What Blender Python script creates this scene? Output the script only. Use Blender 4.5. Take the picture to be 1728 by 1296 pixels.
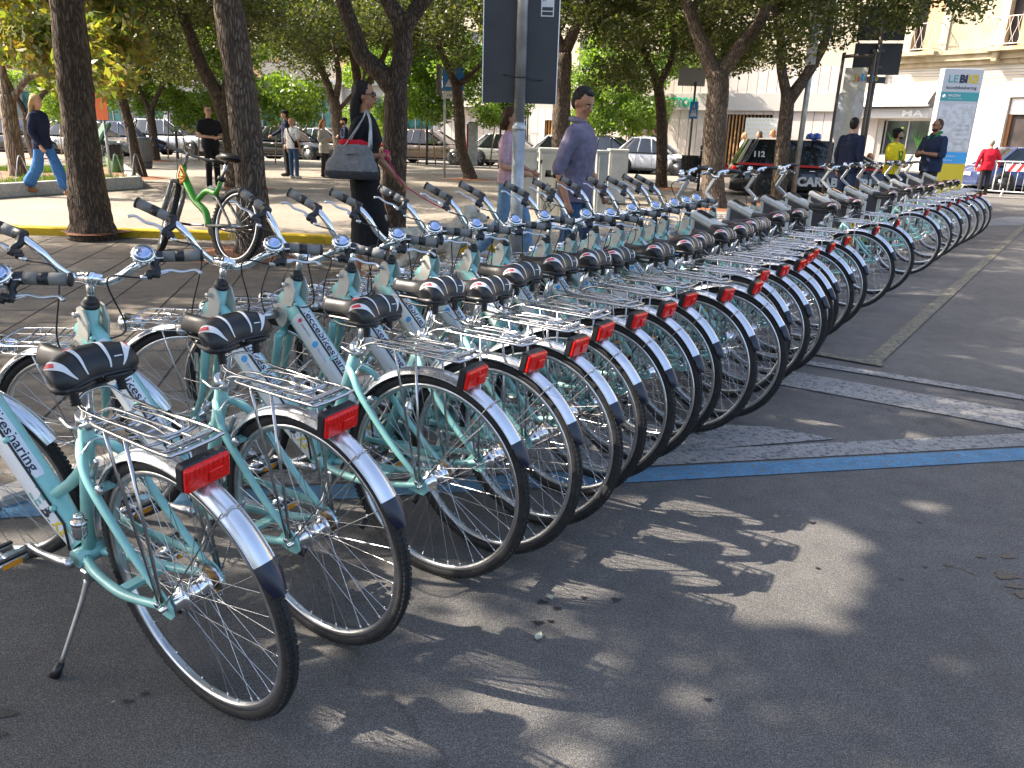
import bpy, bmesh, math, random
import numpy as np
from math import sin, cos, pi, radians as rad
from mathutils import Vector as V, Matrix as M4, Euler
random.seed(7); RNG = np.random.default_rng(11)
for o in list(bpy.data.objects): bpy.data.objects.remove(o)
SC = bpy.context.scene; COL = SC.collection
# ---------------------------------------------------------------- camera
F_PX, PITCH, ROLL, CAMH = 1298.5, rad(17.92), rad(1.75), 1.393
fwd = V((0, cos(PITCH), -sin(PITCH))); up0 = V((0, sin(PITCH), cos(PITCH))); rt0 = V((1, 0, 0))
rt = cos(ROLL)*rt0 + sin(ROLL)*up0; up = -sin(ROLL)*rt0 + cos(ROLL)*up0
CAM = V((0, 0, CAMH))
cd = bpy.data.cameras.new('camera'); co = bpy.data.objects.new('camera', cd); COL.objects.link(co)
cd.sensor_width = 36; cd.lens = F_PX/1728*36; cd.clip_start = .05; cd.clip_end = 600
m = M4.Identity(4)
for i in range(3): m[i][0] = rt[i]; m[i][1] = up[i]; m[i][2] = -fwd[i]; m[i][3] = CAM[i]
co.matrix_world = m; SC.camera = co
# ---------------------------------------------------------------- sky, sun, exposure
SUN_AZ, SUN_EL = rad(171), rad(43)
w = bpy.data.worlds.new('World'); SC.world = w; w.use_nodes = True
nt = w.node_tree; nt.nodes.clear()
sky = nt.nodes.new('ShaderNodeTexSky'); sky.sky_type = 'NISHITA'; sky.sun_disc = False
sky.sun_elevation = SUN_EL; sky.sun_rotation = pi/2-SUN_AZ; sky.air_density = 1.0; sky.dust_density = 4; sky.ozone_density = .6
bg = nt.nodes.new('ShaderNodeBackground'); bg.inputs[1].default_value = 0.15
wo = nt.nodes.new('ShaderNodeOutputWorld'); nt.links.new(sky.outputs[0], bg.inputs[0]); nt.links.new(bg.outputs[0], wo.inputs[0])
sl = bpy.data.lights.new('sun', 'SUN'); sl.energy = 4.2; sl.angle = rad(.5); sl.color = (1, .90, .76)
so = bpy.data.objects.new('sun', sl); COL.objects.link(so)
sdir = V((cos(SUN_AZ)*cos(SUN_EL), sin(SUN_AZ)*cos(SUN_EL), sin(SUN_EL)))
so.rotation_euler = sdir.to_track_quat('Z', 'Y').to_euler(); so.location = sdir*60
SC.view_settings.view_transform = 'Standard'; SC.view_settings.look = 'None'
SC.view_settings.gamma = 1; SC.view_settings.exposure = 1.65; SC.view_settings.use_curve_mapping = False
SC.cycles.max_bounces = 6; SC.cycles.transparent_max_bounces = 8
SC.cycles.caustics_reflective = False; SC.cycles.caustics_refractive = False

def ray(px, py): return fwd*F_PX + rt*(px-864) + up*(648-py)
def G(px, py, z=0.0):            # point on the level z along a line of sight
    d = ray(px, py); return CAM + d*((z-CAMH)/d.z)
def D(px, py, y):                # point on a line of sight at world distance y
    d = ray(px, py); return CAM + d*(y/d.y)

# ---------------------------------------------------------------- materials
MATS = {}
def mat(name, col=(.5,.5,.5), rough=.5, metal=0, spec=.5, vary=0, vscale=20, bump=0, bscale=60, emit=None, alpha=None, trans=0, coat=0, col2=None, ramp=(.4,.6), stretch=None, ior=None):
    if name in MATS: return MATS[name]
    m = bpy.data.materials.new(name); m.use_nodes = True; n = m.node_tree.nodes; l = m.node_tree.links
    p = n['Principled BSDF']; p.inputs['Base Color'].default_value = (*col, 1); p.inputs['Roughness'].default_value = rough
    p.inputs['Metallic'].default_value = metal; p.inputs['Specular IOR Level'].default_value = spec
    p.inputs['Transmission Weight'].default_value = trans; p.inputs['Coat Weight'].default_value = coat
    if ior: p.inputs['IOR'].default_value = ior
    tc = n.new('ShaderNodeTexCoord'); src = tc.outputs['Object']
    if stretch:
        mp = n.new('ShaderNodeMapping'); mp.inputs['Scale'].default_value = stretch; l.new(src, mp.inputs[0]); src = mp.outputs[0]
    if vary or col2:
        nz = n.new('ShaderNodeTexNoise'); nz.inputs['Scale'].default_value = vscale; nz.inputs['Detail'].default_value = 5
        l.new(src, nz.inputs['Vector'])
        cr = n.new('ShaderNodeValToRGB'); l.new(nz.outputs['Fac'], cr.inputs[0])
        cr.color_ramp.elements[0].position = ramp[0]; cr.color_ramp.elements[1].position = ramp[1]
        c2 = col2 or tuple(min(1, c*(1+vary)) for c in col)
        c1 = col if col2 else tuple(c*(1-vary) for c in col)
        cr.color_ramp.elements[0].color = (*c1, 1); cr.color_ramp.elements[1].color = (*c2, 1)
        l.new(cr.outputs[0], p.inputs['Base Color'])
    if bump:
        nb = n.new('ShaderNodeTexNoise'); nb.inputs['Scale'].default_value = bscale; nb.inputs['Detail'].default_value = 6
        l.new(src, nb.inputs['Vector'])
        b = n.new('ShaderNodeBump'); b.inputs['Strength'].default_value = bump; b.inputs['Distance'].default_value = .01
        l.new(nb.outputs['Fac'], b.inputs['Height']); l.new(b.outputs[0], p.inputs['Normal'])
    if emit: p.inputs['Emission Color'].default_value = (*emit[:3], 1); p.inputs['Emission Strength'].default_value = emit[3]
    MATS[name] = m; return m

def mix_rgb(n, l, fac, a, b, mode='MIX'):
    x = n.new('ShaderNodeMix'); x.data_type = 'RGBA'; x.blend_type = mode
    for s, v in ((x.inputs[0], fac), (x.inputs[6], a), (x.inputs[7], b)):
        if hasattr(v, 'links'): l.new(v, s)
        else: s.default_value = v if isinstance(v, (int, float)) else (*v[:3], 1)
    return x.outputs[2]
def noise(n, l, vec, scale, detail=4, rough=.5):
    x = n.new('ShaderNodeTexNoise'); x.inputs['Scale'].default_value = scale; x.inputs['Detail'].default_value = detail
    x.inputs['Roughness'].default_value = rough
    if vec is not None: l.new(vec, x.inputs['Vector'])
    return x.outputs['Fac']
def ramp(n, l, fac, stops):
    x = n.new('ShaderNodeValToRGB'); e = x.color_ramp.elements
    while len(e) < len(stops): e.new(.5)
    for i, (p_, c) in enumerate(stops): e[i].position = p_; e[i].color = (*((c,)*3 if isinstance(c, (int, float)) else c), 1)
    l.new(fac, x.inputs[0]); return x.outputs[0]

def ground_mat(name, c1, c2, speck=.35, worn=None, wear_lo=.5, wear_hi=.62):
    """aggregate surface: broad tone shifts, small stones, fine bump; worn = colour showing through in chips"""
    m = bpy.data.materials.new(name); m.use_nodes = True; n = m.node_tree.nodes; l = m.node_tree.links; p = n['Principled BSDF']
    g = n.new('ShaderNodeNewGeometry').outputs['Position']
    base = ramp(n, l, noise(n, l, g, .9, 6, .6), [(.3, c1), (.7, c2)])
    st = ramp(n, l, noise(n, l, g, 260, 2, .6), [(.38, 1-speck), (.5, 1.0), (.66, 1+speck*1.6)])
    c = mix_rgb(n, l, 1.0, base, st, 'MULTIPLY')
    mid = ramp(n, l, noise(n, l, g, 9, 8, .75), [(.32, .80), (.68, 1.16)])
    c = mix_rgb(n, l, 1.0, c, mid, 'MULTIPLY')
    st2 = ramp(n, l, noise(n, l, g, 85, 4, .8), [(.36, 1-speck*.5), (.5, 1.0), (.64, 1+speck*.7)])
    c = mix_rgb(n, l, 1.0, c, st2, 'MULTIPLY')
    pv = ramp(n, l, noise(n, l, g, 760, 1, .5), [(.60, 0.0), (.72, speck*.28)])
    c = mix_rgb(n, l, pv, c, (.42,.40,.37))
    if worn:
        wf = ramp(n, l, noise(n, l, g, 35, 8, .75), [(wear_lo, 0.0), (wear_hi, 1.0)])
        c = mix_rgb(n, l, wf, c, worn)
    # fine cracks
    vo = n.new('ShaderNodeTexVoronoi'); vo.feature = 'DISTANCE_TO_EDGE'; vo.inputs['Scale'].default_value = .35
    nz = n.new('ShaderNodeTexNoise'); nz.inputs['Scale'].default_value = 2.2; nz.inputs['Detail'].default_value = 6; l.new(g, nz.inputs['Vector'])
    ad = n.new('ShaderNodeVectorMath'); ad.operation = 'ADD'; l.new(g, ad.inputs[0]); l.new(nz.outputs['Color'], ad.inputs[1]); l.new(ad.outputs[0], vo.inputs['Vector'])
    cr = ramp(n, l, vo.outputs['Distance'], [(.0, .55), (.006, 1.0)])
    c = mix_rgb(n, l, .6, c, mix_rgb(n, l, 1.0, c, cr, 'MULTIPLY'))
    l.new(c, p.inputs['Base Color']); p.inputs['Roughness'].default_value = .85; p.inputs['Specular IOR Level'].default_value = .35
    b = n.new('ShaderNodeBump'); b.inputs['Strength'].default_value = .7; b.inputs['Distance'].default_value = .004
    l.new(noise(n, l, g, 210, 3, .7), b.inputs['Height']); l.new(b.outputs[0], p.inputs['Normal'])
    MATS[name] = m; return m

def leaf_mat(name, cols, transl=.45):
    m = bpy.data.materials.new(name); m.use_nodes = True; n = m.node_tree.nodes; l = m.node_tree.links
    n.clear(); out = n.new('ShaderNodeOutputMaterial')
    g = n.new('ShaderNodeNewGeometry')
    c = ramp(n, l, g.outputs['Random Per Island'], [(i/(len(cols)-1), k) for i, k in enumerate(cols)])
    d = n.new('ShaderNodeBsdfPrincipled'); d.inputs['Roughness'].default_value = .42; d.inputs['Specular IOR Level'].default_value = .5; l.new(c, d.inputs['Base Color'])
    t = n.new('ShaderNodeBsdfTranslucent'); c2 = mix_rgb(n, l, 1.0, c, (1.5, 1.7, .55), 'MULTIPLY'); l.new(c2, t.inputs[0])
    ms = n.new('ShaderNodeMixShader'); ms.inputs[0].default_value = transl; l.new(d.outputs[0], ms.inputs[1]); l.new(t.outputs[0], ms.inputs[2])
    l.new(ms.outputs[0], out.inputs[0]); MATS[name] = m; return m

def bark_mat(name, c1, c2, sc=1):
    m = bpy.data.materials.new(name); m.use_nodes = True; n = m.node_tree.nodes; l = m.node_tree.links; p = n['Principled BSDF']
    tc = n.new('ShaderNodeTexCoord'); mp = n.new('ShaderNodeMapping'); mp.inputs['Scale'].default_value = (1, 1, .2); l.new(tc.outputs['Object'], mp.inputs[0])
    vo = n.new('ShaderNodeTexVoronoi'); vo.feature = 'DISTANCE_TO_EDGE'; vo.inputs['Scale'].default_value = 34*sc
    nz = n.new('ShaderNodeTexNoise'); nz.inputs['Scale'].default_value = 10; l.new(mp.outputs[0], nz.inputs['Vector'])
    ad = n.new('ShaderNodeVectorMath'); ad.operation = 'MULTIPLY_ADD'; l.new(nz.outputs['Color'], ad.inputs[0]); ad.inputs[1].default_value = (.12, .12, .12); l.new(mp.outputs[0], ad.inputs[2])
    l.new(ad.outputs[0], vo.inputs['Vector'])
    f = ramp(n, l, vo.outputs['Distance'], [(0, 0.0), (.22, 1.0)])
    base = ramp(n, l, noise(n, l, tc.outputs['Object'], 6, 6, .7), [(.3, c1), (.7, c2)])
    dark = mix_rgb(n, l, 1.0, base, (.35, .33, .3), 'MULTIPLY')
    l.new(mix_rgb(n, l, f, dark, base), p.inputs['Base Color']); p.inputs['Roughness'].default_value = .95
    b = n.new('ShaderNodeBump'); b.inputs['Strength'].default_value = 1; b.inputs['Distance'].default_value = .02; l.new(f, b.inputs['Height']); l.new(b.outputs[0], p.inputs['Normal'])
    MATS[name] = m; return m

# ---------------------------------------------------------------- mesh builder
class MB:
    def __init__(s, T=None): s.v = []; s.f = []; s.sm = []; s.T = T
    def add(s, vs, fs, smooth=True):
        o = len(s.v); s.v += [tuple((s.T @ V(p)) if s.T else p) for p in vs]
        s.f += [tuple(i+o for i in f) for f in fs]; s.sm += [smooth]*len(fs); return s
    def box(s, c, d, R=None, bev=0):
        hx, hy, hz = d[0]/2, d[1]/2, d[2]/2
        if bev:
            b = min(bev, hx*.9, hy*.9, hz*.9); vs = []; fs = []
            for sx in (-1, 1):
                for sy in (-1, 1):
                    for sz in (-1, 1):
                        vs += [(sx*hx, sy*(hy-b), sz*(hz-b)), (sx*(hx-b), sy*hy, sz*(hz-b)), (sx*(hx-b), sy*(hy-b), sz*hz)]
            I = lambda a, b_, c_, k: (a*4+b_*2+c_)*3+k
            fs += [(I(a,0,0,0), I(a,1,0,0), I(a,1,1,0), I(a,0,1,0)) for a in (0,1)]
            fs += [(I(0,a,0,1), I(1,a,0,1), I(1,a,1,1), I(0,a,1,1)) for a in (0,1)]
            fs += [(I(0,0,a,2), I(1,0,a,2), I(1,1,a,2), I(0,1,a,2)) for a in (0,1)]
            for a in (0,1):
                for b_ in (0,1):
                    fs += [(I(a,b_,0,0), I(a,b_,1,0), I(a,b_,1,1), I(a,b_,0,1)), (I(a,0,b_,0), I(a,1,b_,0), I(a,1,b_,2), I(a,0,b_,2)), (I(0,a,b_,1), I(1,a,b_,1), I(1,a,b_,2), I(0,a,b_,2))]
            fs += [(I(a,b_,c_,0), I(a,b_,c_,1), I(a,b_,c_,2)) for a in (0,1) for b_ in (0,1) for c_ in (0,1)]
        else:
            vs = [(x*hx, y*hy, z*hz) for x in (-1,1) for y in (-1,1) for z in (-1,1)]
            fs = [(0,1,3,2), (4,6,7,5), (0,4,5,1), (2,3,7,6), (0,2,6,4), (1,5,7,3)]
        c = V(c); R = R or M4.Identity(3)
        return s.add([tuple(c + R @ V(p)) for p in vs], fs, False)
    def tube(s, pts, r, n=8, closed=False, cap=True, sq=None, upv=None, smooth=True):
        """sq=(a,b) scales the section across / along upv"""
        P = [V(p) for p in pts]; k = len(P); rs = r if isinstance(r, (list, tuple)) else [r]*k
        vs = []; prev = None
        for i in range(k):
            if closed: t = P[(i+1) % k]-P[i-1]
            else: t = P[min(i+1, k-1)]-P[max(i-1, 0)]
            if t.length < 1e-9: t = V((0,0,1))
            t.normalize()
            if upv: u = V(upv); u = u-t*u.dot(t)
            elif prev is None: u = V((0,0,1)) if abs(t.z) < .9 else V((1,0,0)); u = u-t*u.dot(t)
            else: u = prev-t*prev.dot(t)
            u.normalize(); prev = u; w_ = t.cross(u)
            a, b = sq if sq else (1, 1)
            for j in range(n):
                th = 2*pi*(j+.5)/n; vs.append(tuple(P[i] + (w_*cos(th)*a + u*sin(th)*b)*rs[i]))
        fs = []
        for i in range(k if closed else k-1):
            i2 = (i+1) % k
            for j in range(n): j2 = (j+1) % n; fs.append((i*n+j, i*n+j2, i2*n+j2, i2*n+j))
        s.add(vs, fs, smooth)
        if cap and not closed:
            o = len(s.v)-len(vs)
            s.f += [tuple(o+j for j in reversed(range(n))), tuple(o+(k-1)*n+j for j in range(n))]; s.sm += [False, False]
        return s
    def curve(s, pts, r, n=8, sub=5, **kw):
        return s.tube(smooth_pts(pts, sub), r if not isinstance(r, (list, tuple)) else lerp_list(r, sub), n, **kw)
    def lathe(s, prof, c=(0,0,0), axis=(0,0,1), n=24, smooth=True, close=False):
        ax = V(axis).normalized(); u = V((1,0,0)) if abs(ax.x) < .9 else V((0,1,0)); u = (u-ax*u.dot(ax)).normalized(); w_ = ax.cross(u); c = V(c)
        vs = [tuple(c + ax*h + (u*cos(2*pi*j/n)+w_*sin(2*pi*j/n))*r) for (r, h) in prof for j in range(n)]
        k = len(prof); fs = []
        for i in range(k if close else k-1):
            i2 = (i+1) % k
            for j in range(n): j2 = (j+1) % n; fs.append((i*n+j, i*n+j2, i2*n+j2, i2*n+j))
        if not close:
            if prof[0][0] > 1e-4: fs.append(tuple(reversed(range(n))))
            if prof[-1][0] > 1e-4: fs.append(tuple((k-1)*n+j for j in range(n)))
        return s.add(vs, fs, smooth)
    def cyl(s, a, b, r, n=12): return s.tube([a, b], r, n)
    def prism(s, poly, T, th):
        """poly in the xy plane of T, thickness th along +z"""
        k = len(poly); vs = [tuple(T @ V((x, y, 0))) for x, y in poly]+[tuple(T @ V((x, y, th))) for x, y in poly]
        fs = [tuple(reversed(range(k))), tuple(range(k, 2*k))]+[(i, (i+1) % k, k+(i+1) % k, k+i) for i in range(k)]
        return s.add(vs, fs, False)
    def ell(s, c, r, R=None, n=14, m_=9):
        R = R or M4.Identity(3); c = V(c); vs = []; fs = []
        for i in range(m_+1):
            ph = pi*i/m_
            for j in range(n): vs.append(tuple(c + R @ V((r[0]*sin(ph)*cos(2*pi*j/n), r[1]*sin(ph)*sin(2*pi*j/n), r[2]*cos(ph)))))
        for i in range(m_):
            for j in range(n): j2 = (j+1) % n; fs.append((i*n+j, (i+1)*n+j, (i+1)*n+j2, i*n+j2))
        return s.add(vs, fs, True)
    def grid(s, f, nu, nv, smooth=True, closev=False):
        vs = [tuple(f(i/(nu-1), j/(nv-1) if not closev else j/nv)) for i in range(nu) for j in range(nv)]
        fs = [(i*nv+j, (i+1)*nv+j, (i+1)*nv+(j+1) % nv, i*nv+(j+1) % nv) for i in range(nu-1) for j in range(nv if closev else nv-1)]
        return s.add(vs, fs, smooth)
    def mesh(s, name):
        me = bpy.data.meshes.new(name); me.from_pydata(s.v, [], s.f); me.polygons.foreach_set('use_smooth', s.sm)
        me.validate(); me.update(); return me
    def build(s, name, m, parent=None, kind=None):
        me = s.mesh(name); me.materials.append(MATS[m] if isinstance(m, str) else m)
        o = bpy.data.objects.new(name, me); COL.objects.link(o); o.parent = parent
        if kind: o['kind'] = kind
        return o
def fix_normals(o):
    b = bmesh.new(); b.from_mesh(o.data); bmesh.ops.recalc_face_normals(b, faces=b.faces); b.to_mesh(o.data); b.free(); return o
def smooth_pts(pts, sub=5):
    P = [V(p) for p in pts]; out = []
    for i in range(len(P)-1):
        a, b = P[i], P[i+1]; p0 = P[i-1] if i else a*2-b; p3 = P[i+2] if i+2 < len(P) else b*2-a
        for k in range(sub):
            t = k/sub; out.append(.5*((2*a) + (b-p0)*t + (2*p0-5*a+4*b-p3)*t*t + (3*a-p0-3*b+p3)*t**3))
    return out+[P[-1]]
def lerp_list(r, sub):
    out = []
    for i in range(len(r)-1): out += [r[i]+(r[i+1]-r[i])*k/sub for k in range(sub)]
    return out+[r[-1]]
def empty(name, loc=(0,0,0), rz=0):
    o = bpy.data.objects.new(name, None); COL.objects.link(o); o.location = loc; o.rotation_euler = (0, 0, rz); o.empty_display_size = .2; return o
def tag(o, label, cat, group=None, kind=None):
    o['label'] = label; o['category'] = cat
    if group: o['group'] = group
    if kind: o['kind'] = kind
    return o
def thing(name, label, cat, loc=(0,0,0), rz=0, group=None): return tag(empty(name, loc, rz), label, cat, group)
def copy_tree(o, parent=None):
    c = o.copy(); COL.objects.link(c); c.parent = parent
    for ch in o.children: copy_tree(ch, c)
    return c
def frame(o, x, y):              # matrix with origin o, axes x, y, x cross y
    x = V(x).normalized(); y = V(y); y = (y-x*y.dot(x)).normalized(); z = x.cross(y); m = M4.Identity(4)
    for i in range(3): m[i][0] = x[i]; m[i][1] = y[i]; m[i][2] = z[i]; m[i][3] = o[i]
    return m
def text(body, T, height, width, m, parent, name='lettering', bold=0, ext=.0006, align='CENTER'):
    """flat lettering laid in the xy plane of T; height in metres of the capitals, width fits the line"""
    c = bpy.data.curves.new('t', 'FONT'); c.body = body; c.align_x = 'LEFT'; c.size = 1; c.offset = bold; c.resolution_u = 3
    o = bpy.data.objects.new('t', c); COL.objects.link(o); dg = bpy.context.evaluated_depsgraph_get(); dg.update()
    me = bpy.data.meshes.new_from_object(o.evaluated_get(dg)); bpy.data.objects.remove(o); bpy.data.curves.remove(c)
    k = len(me.vertices); a = np.zeros(k*3); me.vertices.foreach_get('co', a); a = a.reshape(-1, 3)
    x0, x1 = a[:,0].min(), a[:,0].max(); sx = (width/(x1-x0)) if width else height/.7
    a[:,0] = (a[:,0]-(x0+x1)/2)*sx; a[:,1] = (a[:,1]-.35)*height/.7; a[:,2] = a[:,2]*0+ext
    Tm = np.array(T); a = a @ Tm[:3,:3].T + Tm[:3,3]; me.vertices.foreach_set('co', a.ravel().copy()); me.update()
    me.name = name; me.materials.clear(); me.materials.append(MATS[m])
    ob = bpy.data.objects.new(name, me); COL.objects.link(ob); ob.parent = parent; return ob

# palette
mat('mint paint', (.29,.61,.575), .28, spec=.5, coat=.4, vary=.07, vscale=14)
mat('white sticker', (.74,.77,.80), .3, vary=.03, vscale=10)
mat('cream plastic', (.56,.54,.48), .38, vary=.06, vscale=12)
mat('chrome', (.82,.83,.85), .10, metal=1)
mat('satin alloy', (.62,.63,.65), .30, metal=1, vary=.06, vscale=30)
mat('fender silver', (.72,.73,.76), .24, metal=.85, vary=.04, vscale=15)
mat('steel wire', (.55,.55,.57), .22, metal=1)
mat('spoke steel', (.70,.70,.72), .25, metal=1)
mat('tyre rubber', (.016,.016,.017), .72, vary=.3, vscale=40, bump=.2, bscale=200)
mat('black plastic', (.014,.014,.017), .42, vary=.2, vscale=20)
mat('saddle black', (.012,.012,.014), .38, vary=.25, vscale=8, bump=.12, bscale=700)
mat('grip grey', (.19,.185,.175), .6, bump=.3, bscale=400, vary=.1)
mat('navy flap', (.012,.015,.035), .25)
mat('red reflector', (.80,.014,.010), .25, spec=.4, coat=.15, vary=.2, vscale=160)
mat('amber reflector', (.80,.30,.02), .2)
mat('text navy', (.02,.025,.06), .5)
mat('text teal', (.08,.36,.36), .5); mat('text gold', (.62,.46,.04), .5); mat('text blue', (.05,.35,.75), .5)
mat('print red', (.62,.03,.05), .4); mat('print white', (.72,.72,.72), .35)
mat('brass cog', (.30,.20,.10), .4, metal=.8)
mat('bell face', (.45,.55,.78), .18, metal=.8)
mat('galvanised', (.42,.44,.45), .45, metal=.6, vary=.18, vscale=6)
mat('glass dark', (.02,.025,.03), .05, spec=.8); mat('lamp glass', (.6,.62,.64), .08, spec=.8)
mat('skin', (.50,.27,.17), .5, vary=.08, vscale=6); mat('skin tan', (.38,.18,.10), .5, vary=.08)
# ================================================================ bicycle
R_W = .345
def axis_rot(p0, ax, th): return M4.Translation(V(p0)) @ M4.Rotation(th, 4, V(ax)) @ M4.Translation(-V(p0))
HEAD = V((.93, 0, .845)); SAX = V((-.33, 0, .944)).normalized()
def make_wheel(parent, c, T=None, rear=False):
    c = V(c)
    b = MB(T); k = 20   # rim
    b.lathe([(.303,-.011),(.3,-.004),(.3,.004),(.303,.011),(.318,.0125),(.318,-.0125)], c, (0,1,0), 72, close=True)
    rim = b.build('wheel', 'satin alloy', parent)
    t = MB(T); prof = [(.3275+.0170*cos(a), .0170*sin(a)) for a in [2*pi*i/12 for i in range(12)]]
    t.lathe([(.345-.001, y) if False else (r_, y) for r_, y in prof], c, (0,1,0), 84, close=True)
    for i in range(132):        # tread blocks
        a = 2*pi*i/132
        for y, da, hw in ((-.0115, 0, .003), (0, .5, .003), (.0115, 0, .003)):
            aa = a+da*2*pi/132; rr = .3445 if y == 0 else .3398
            R = M4.Rotation(-aa, 3, 'Y')
            t.box(c + R @ V((rr, y, 0)), (.005, hw*2, .0105), R)
    t.build('tyre', 'tyre rubber', rim)
    s = MB(T)
    for i in range(36):
        a = 2*pi*i/36; side = 1 if i % 2 else -1; off = (.62 if (i//2) % 2 else -.62)
        hr = .024 if rear else .018
        p0 = c+V((hr*cos(a+off*1.6), side*(.029 if rear else .03), hr*sin(a+off*1.6))); p1 = c+V((.302*cos(a), side*.003, .302*sin(a)))
        s.tube([p0, p1], .00115, 3, cap=False)
        s.tube([p1, p1+(p0-p1).normalized()*.012], .0022, 4)
    s.build('spokes', 'spoke steel', rim)
    h = MB(T)
    pr = [(.006,-.072),(.006,-.045),(.016,-.044),(.016,-.036),(.031,-.034),(.031,-.030),(.0165,-.028),(.0165,.028),(.031,.030),(.031,.034),(.016,.036),(.016,.044),(.006,.045),(.006,.072)]
    if rear: pr = [(.006,-.088),(.006,-.06),(.02,-.058),(.021,-.036),(.034,-.034),(.034,-.030),(.021,-.028),(.021,.028),(.034,.030),(.034,.034),(.021,.036),(.020,.056),(.006,.058),(.006,.088)]
    h.lathe(pr, c, (0,1,0), 20); h.build('hub', 'chrome', rim)
    v = MB(T); a = 2.1; v.tube([c+V((.3*cos(a),0,.3*sin(a))), c+V((.268*cos(a),0,.268*sin(a)))], .0035, 6); v.build('valve', 'black plastic', rim)
    return rim
def fender_strip(b, c, r, a0, a1, w_, n=40, crown=.012):
    c = V(c)
    def f(u, v):
        a = a0+(a1-a0)*u; y = (v*2-1)*w_/2; rr = r - crown*abs(v*2-1)**2.2; return c+V((rr*cos(a), y, rr*sin(a)))
    def g(u, v): 
        a = a0+(a1-a0)*u; y = (v*2-1)*w_/2; rr = r-.0016 - crown*abs(v*2-1)**2.2; return c+V((rr*cos(a), y, rr*sin(a)))
    b.grid(f, n, 9); b.grid(lambda u, v: g(u, 1-v), n, 9)
    for v in (0, 1): b.tube([f(i/(n-1), v) for i in range(n)], .0018, 4)
def frame_tube(b, p0, p1, h0, h1, w_, n=16):
    """rounded-rectangle section tube, deep in the xz plane"""
    P0, P1 = V(p0), V(p1); t = (P1-P0).normalized(); u = V((0,1,0)).cross(t); u = u if u.z > 0 else -u
    def f(k, v):
        a = 2*pi*v; c_, s_ = cos(a), sin(a); q = lambda x: math.copysign(abs(x)**.42, x)
        h = h0+(h1-h0)*k; return P0+(P1-P0)*k+V((0,1,0))*q(c_)*w_/2+u*q(s_)*h/2
    b.grid(f, 8, n*2, closev=True); return t, u
def make_bike():
    root = empty('bicycle')
    ST = axis_rot(HEAD, SAX, rad(26))        # fork and front wheel turned to the left
    BT = axis_rot(HEAD, SAX, rad(124))       # handlebar turned round
    FH = V((1.10, 0, R_W))
    make_wheel(root, (0,0,R_W), None, True)
    make_wheel(root, FH, ST)
    # frame
    fr = MB(); bb = V((.47,0,.285))
    dt0 = V((.975,0,.765)); dt1 = V((.50,0,.30)); t = (dt1-dt0).normalized(); u = V((0,1,0)).cross(t); u = u if u.z > 0 else -u; L = (dt1-dt0).length; TA, TB = .040, .052
    def surf(s0, th, off=0, hgt=None):
        k_ = 1-.42*max(0, (s0-.50)/.18)**1.3 if s0 > .50 else 1-.12*max(0, (.08-s0)/.08)
        return dt0+t*s0+V((0,1,0))*(TA*k_+off)*cos(th)+u*((TB*k_+off)*sin(th)-(1-k_)*.012)
    fr.grid(lambda a, b_: surf(-.02+(L+.02)*a, 2*pi*b_), 30, 28, closev=True)
    fr.cyl((.47,-.04,.285), (.47,.04,.285), .026, 20)
    fr.tube([(.475,0,.285), (.305,0,.725)], .0185, 14)
    fr.tube([HEAD+SAX*.0, HEAD-SAX*.215], .025, 16)
    fr.curve([(.36,0,.585), (.47,0,.50), (.60,0,.42)], .016, 10)        # brace between seat tube and main tube
    for s in (-1, 1):
        fr.curve([(.45,s*.022,.285), (.36,s*.045,.287), (.2,s*.066,.30), (.05,s*.07,.335), (0.012,s*.069,.345)], [.013,.0135,.012,.010,.009], 10)
        fr.curve([(.335,s*.012,.66), (.29,s*.04,.64), (.24,s*.058,.585), (.12,s*.064,.455), (.012,s*.066,.36)], [.011,.012,.0115,.010,.008], 10)
        T = frame((0, s*.069-.0025, 0), (1,0,0), (0,0,1)) 
        T = M4.Translation((0, s*.069+.0025, 0)) @ M4.Rotation(pi/2, 4, 'X')
        a = [(.02+.0*i, .0) for i in range(0)]
        poly = [(.048,.322),(.055,.345),(.03,.375),(.012,.385),(-.004,.375),(-.022,.352),(-.022,.328),(-.008,.314),(.012,.316)]
        fr.prism(poly, T, .005)
    fr.box((.215,0,.30), (.03,.11,.012)); fr.box((.23,0,.575), (.03,.115,.014), bev=.004)
    # chain guard
    frame_o = fix_normals(fr.build('frame', 'mint paint', root))
    sk = MB()
    def patch(s0, s1, h0, h1, off=.0012):     # sticker wrapped on the tube between two angles, rounded ends
        def f(a, b_):
            hm = (h0+h1)/2; hh = (h1-h0)/2; v_ = b_*2-1; sr = .016; inset = sr*(1-math.sqrt(max(0, 1-abs(v_)**6)))
            return surf(s0+inset+(s1-s0-2*inset)*a, rad(hm+hh*v_), off)
        sk.grid(f, 26, 13)
    patch(.075, .455, 54, 96); patch(.095, .655, -24, 45)
    sticker = sk.build('sticker', 'white sticker', root)
    def lett(txt, s0, th, hh, ww, m, bold=.0):
        o = text(txt, M4.Identity(4), hh, ww, m, sticker, 'lettering', bold)
        k_ = len(o.data.vertices); co_ = np.zeros(k_*3); o.data.vertices.foreach_get('co', co_); co_ = co_.reshape(-1, 3)
        for q in range(k_): co_[q] = surf(s0+co_[q][0], rad(th)+co_[q][1]/.047, .0022)
        o.data.vertices.foreach_set('co', co_.ravel().copy()); o.data.update(); return o
    lett('leccebikesharing', .270, 74, .026, .33, 'text navy', .014)
    lett('LE', .495, 25, .034, .047, 'text teal', .015); lett('BI', .548, 25, .034, .043, 'text navy', .05); lett('KE', .600, 25, .034, .047, 'text gold', .05)
    lett('Bike in Citta', .285, 22, .008, .06, 'text blue'); lett('COMUNE DI LECCE', .165, 22, .007, .06, 'text navy')
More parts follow.
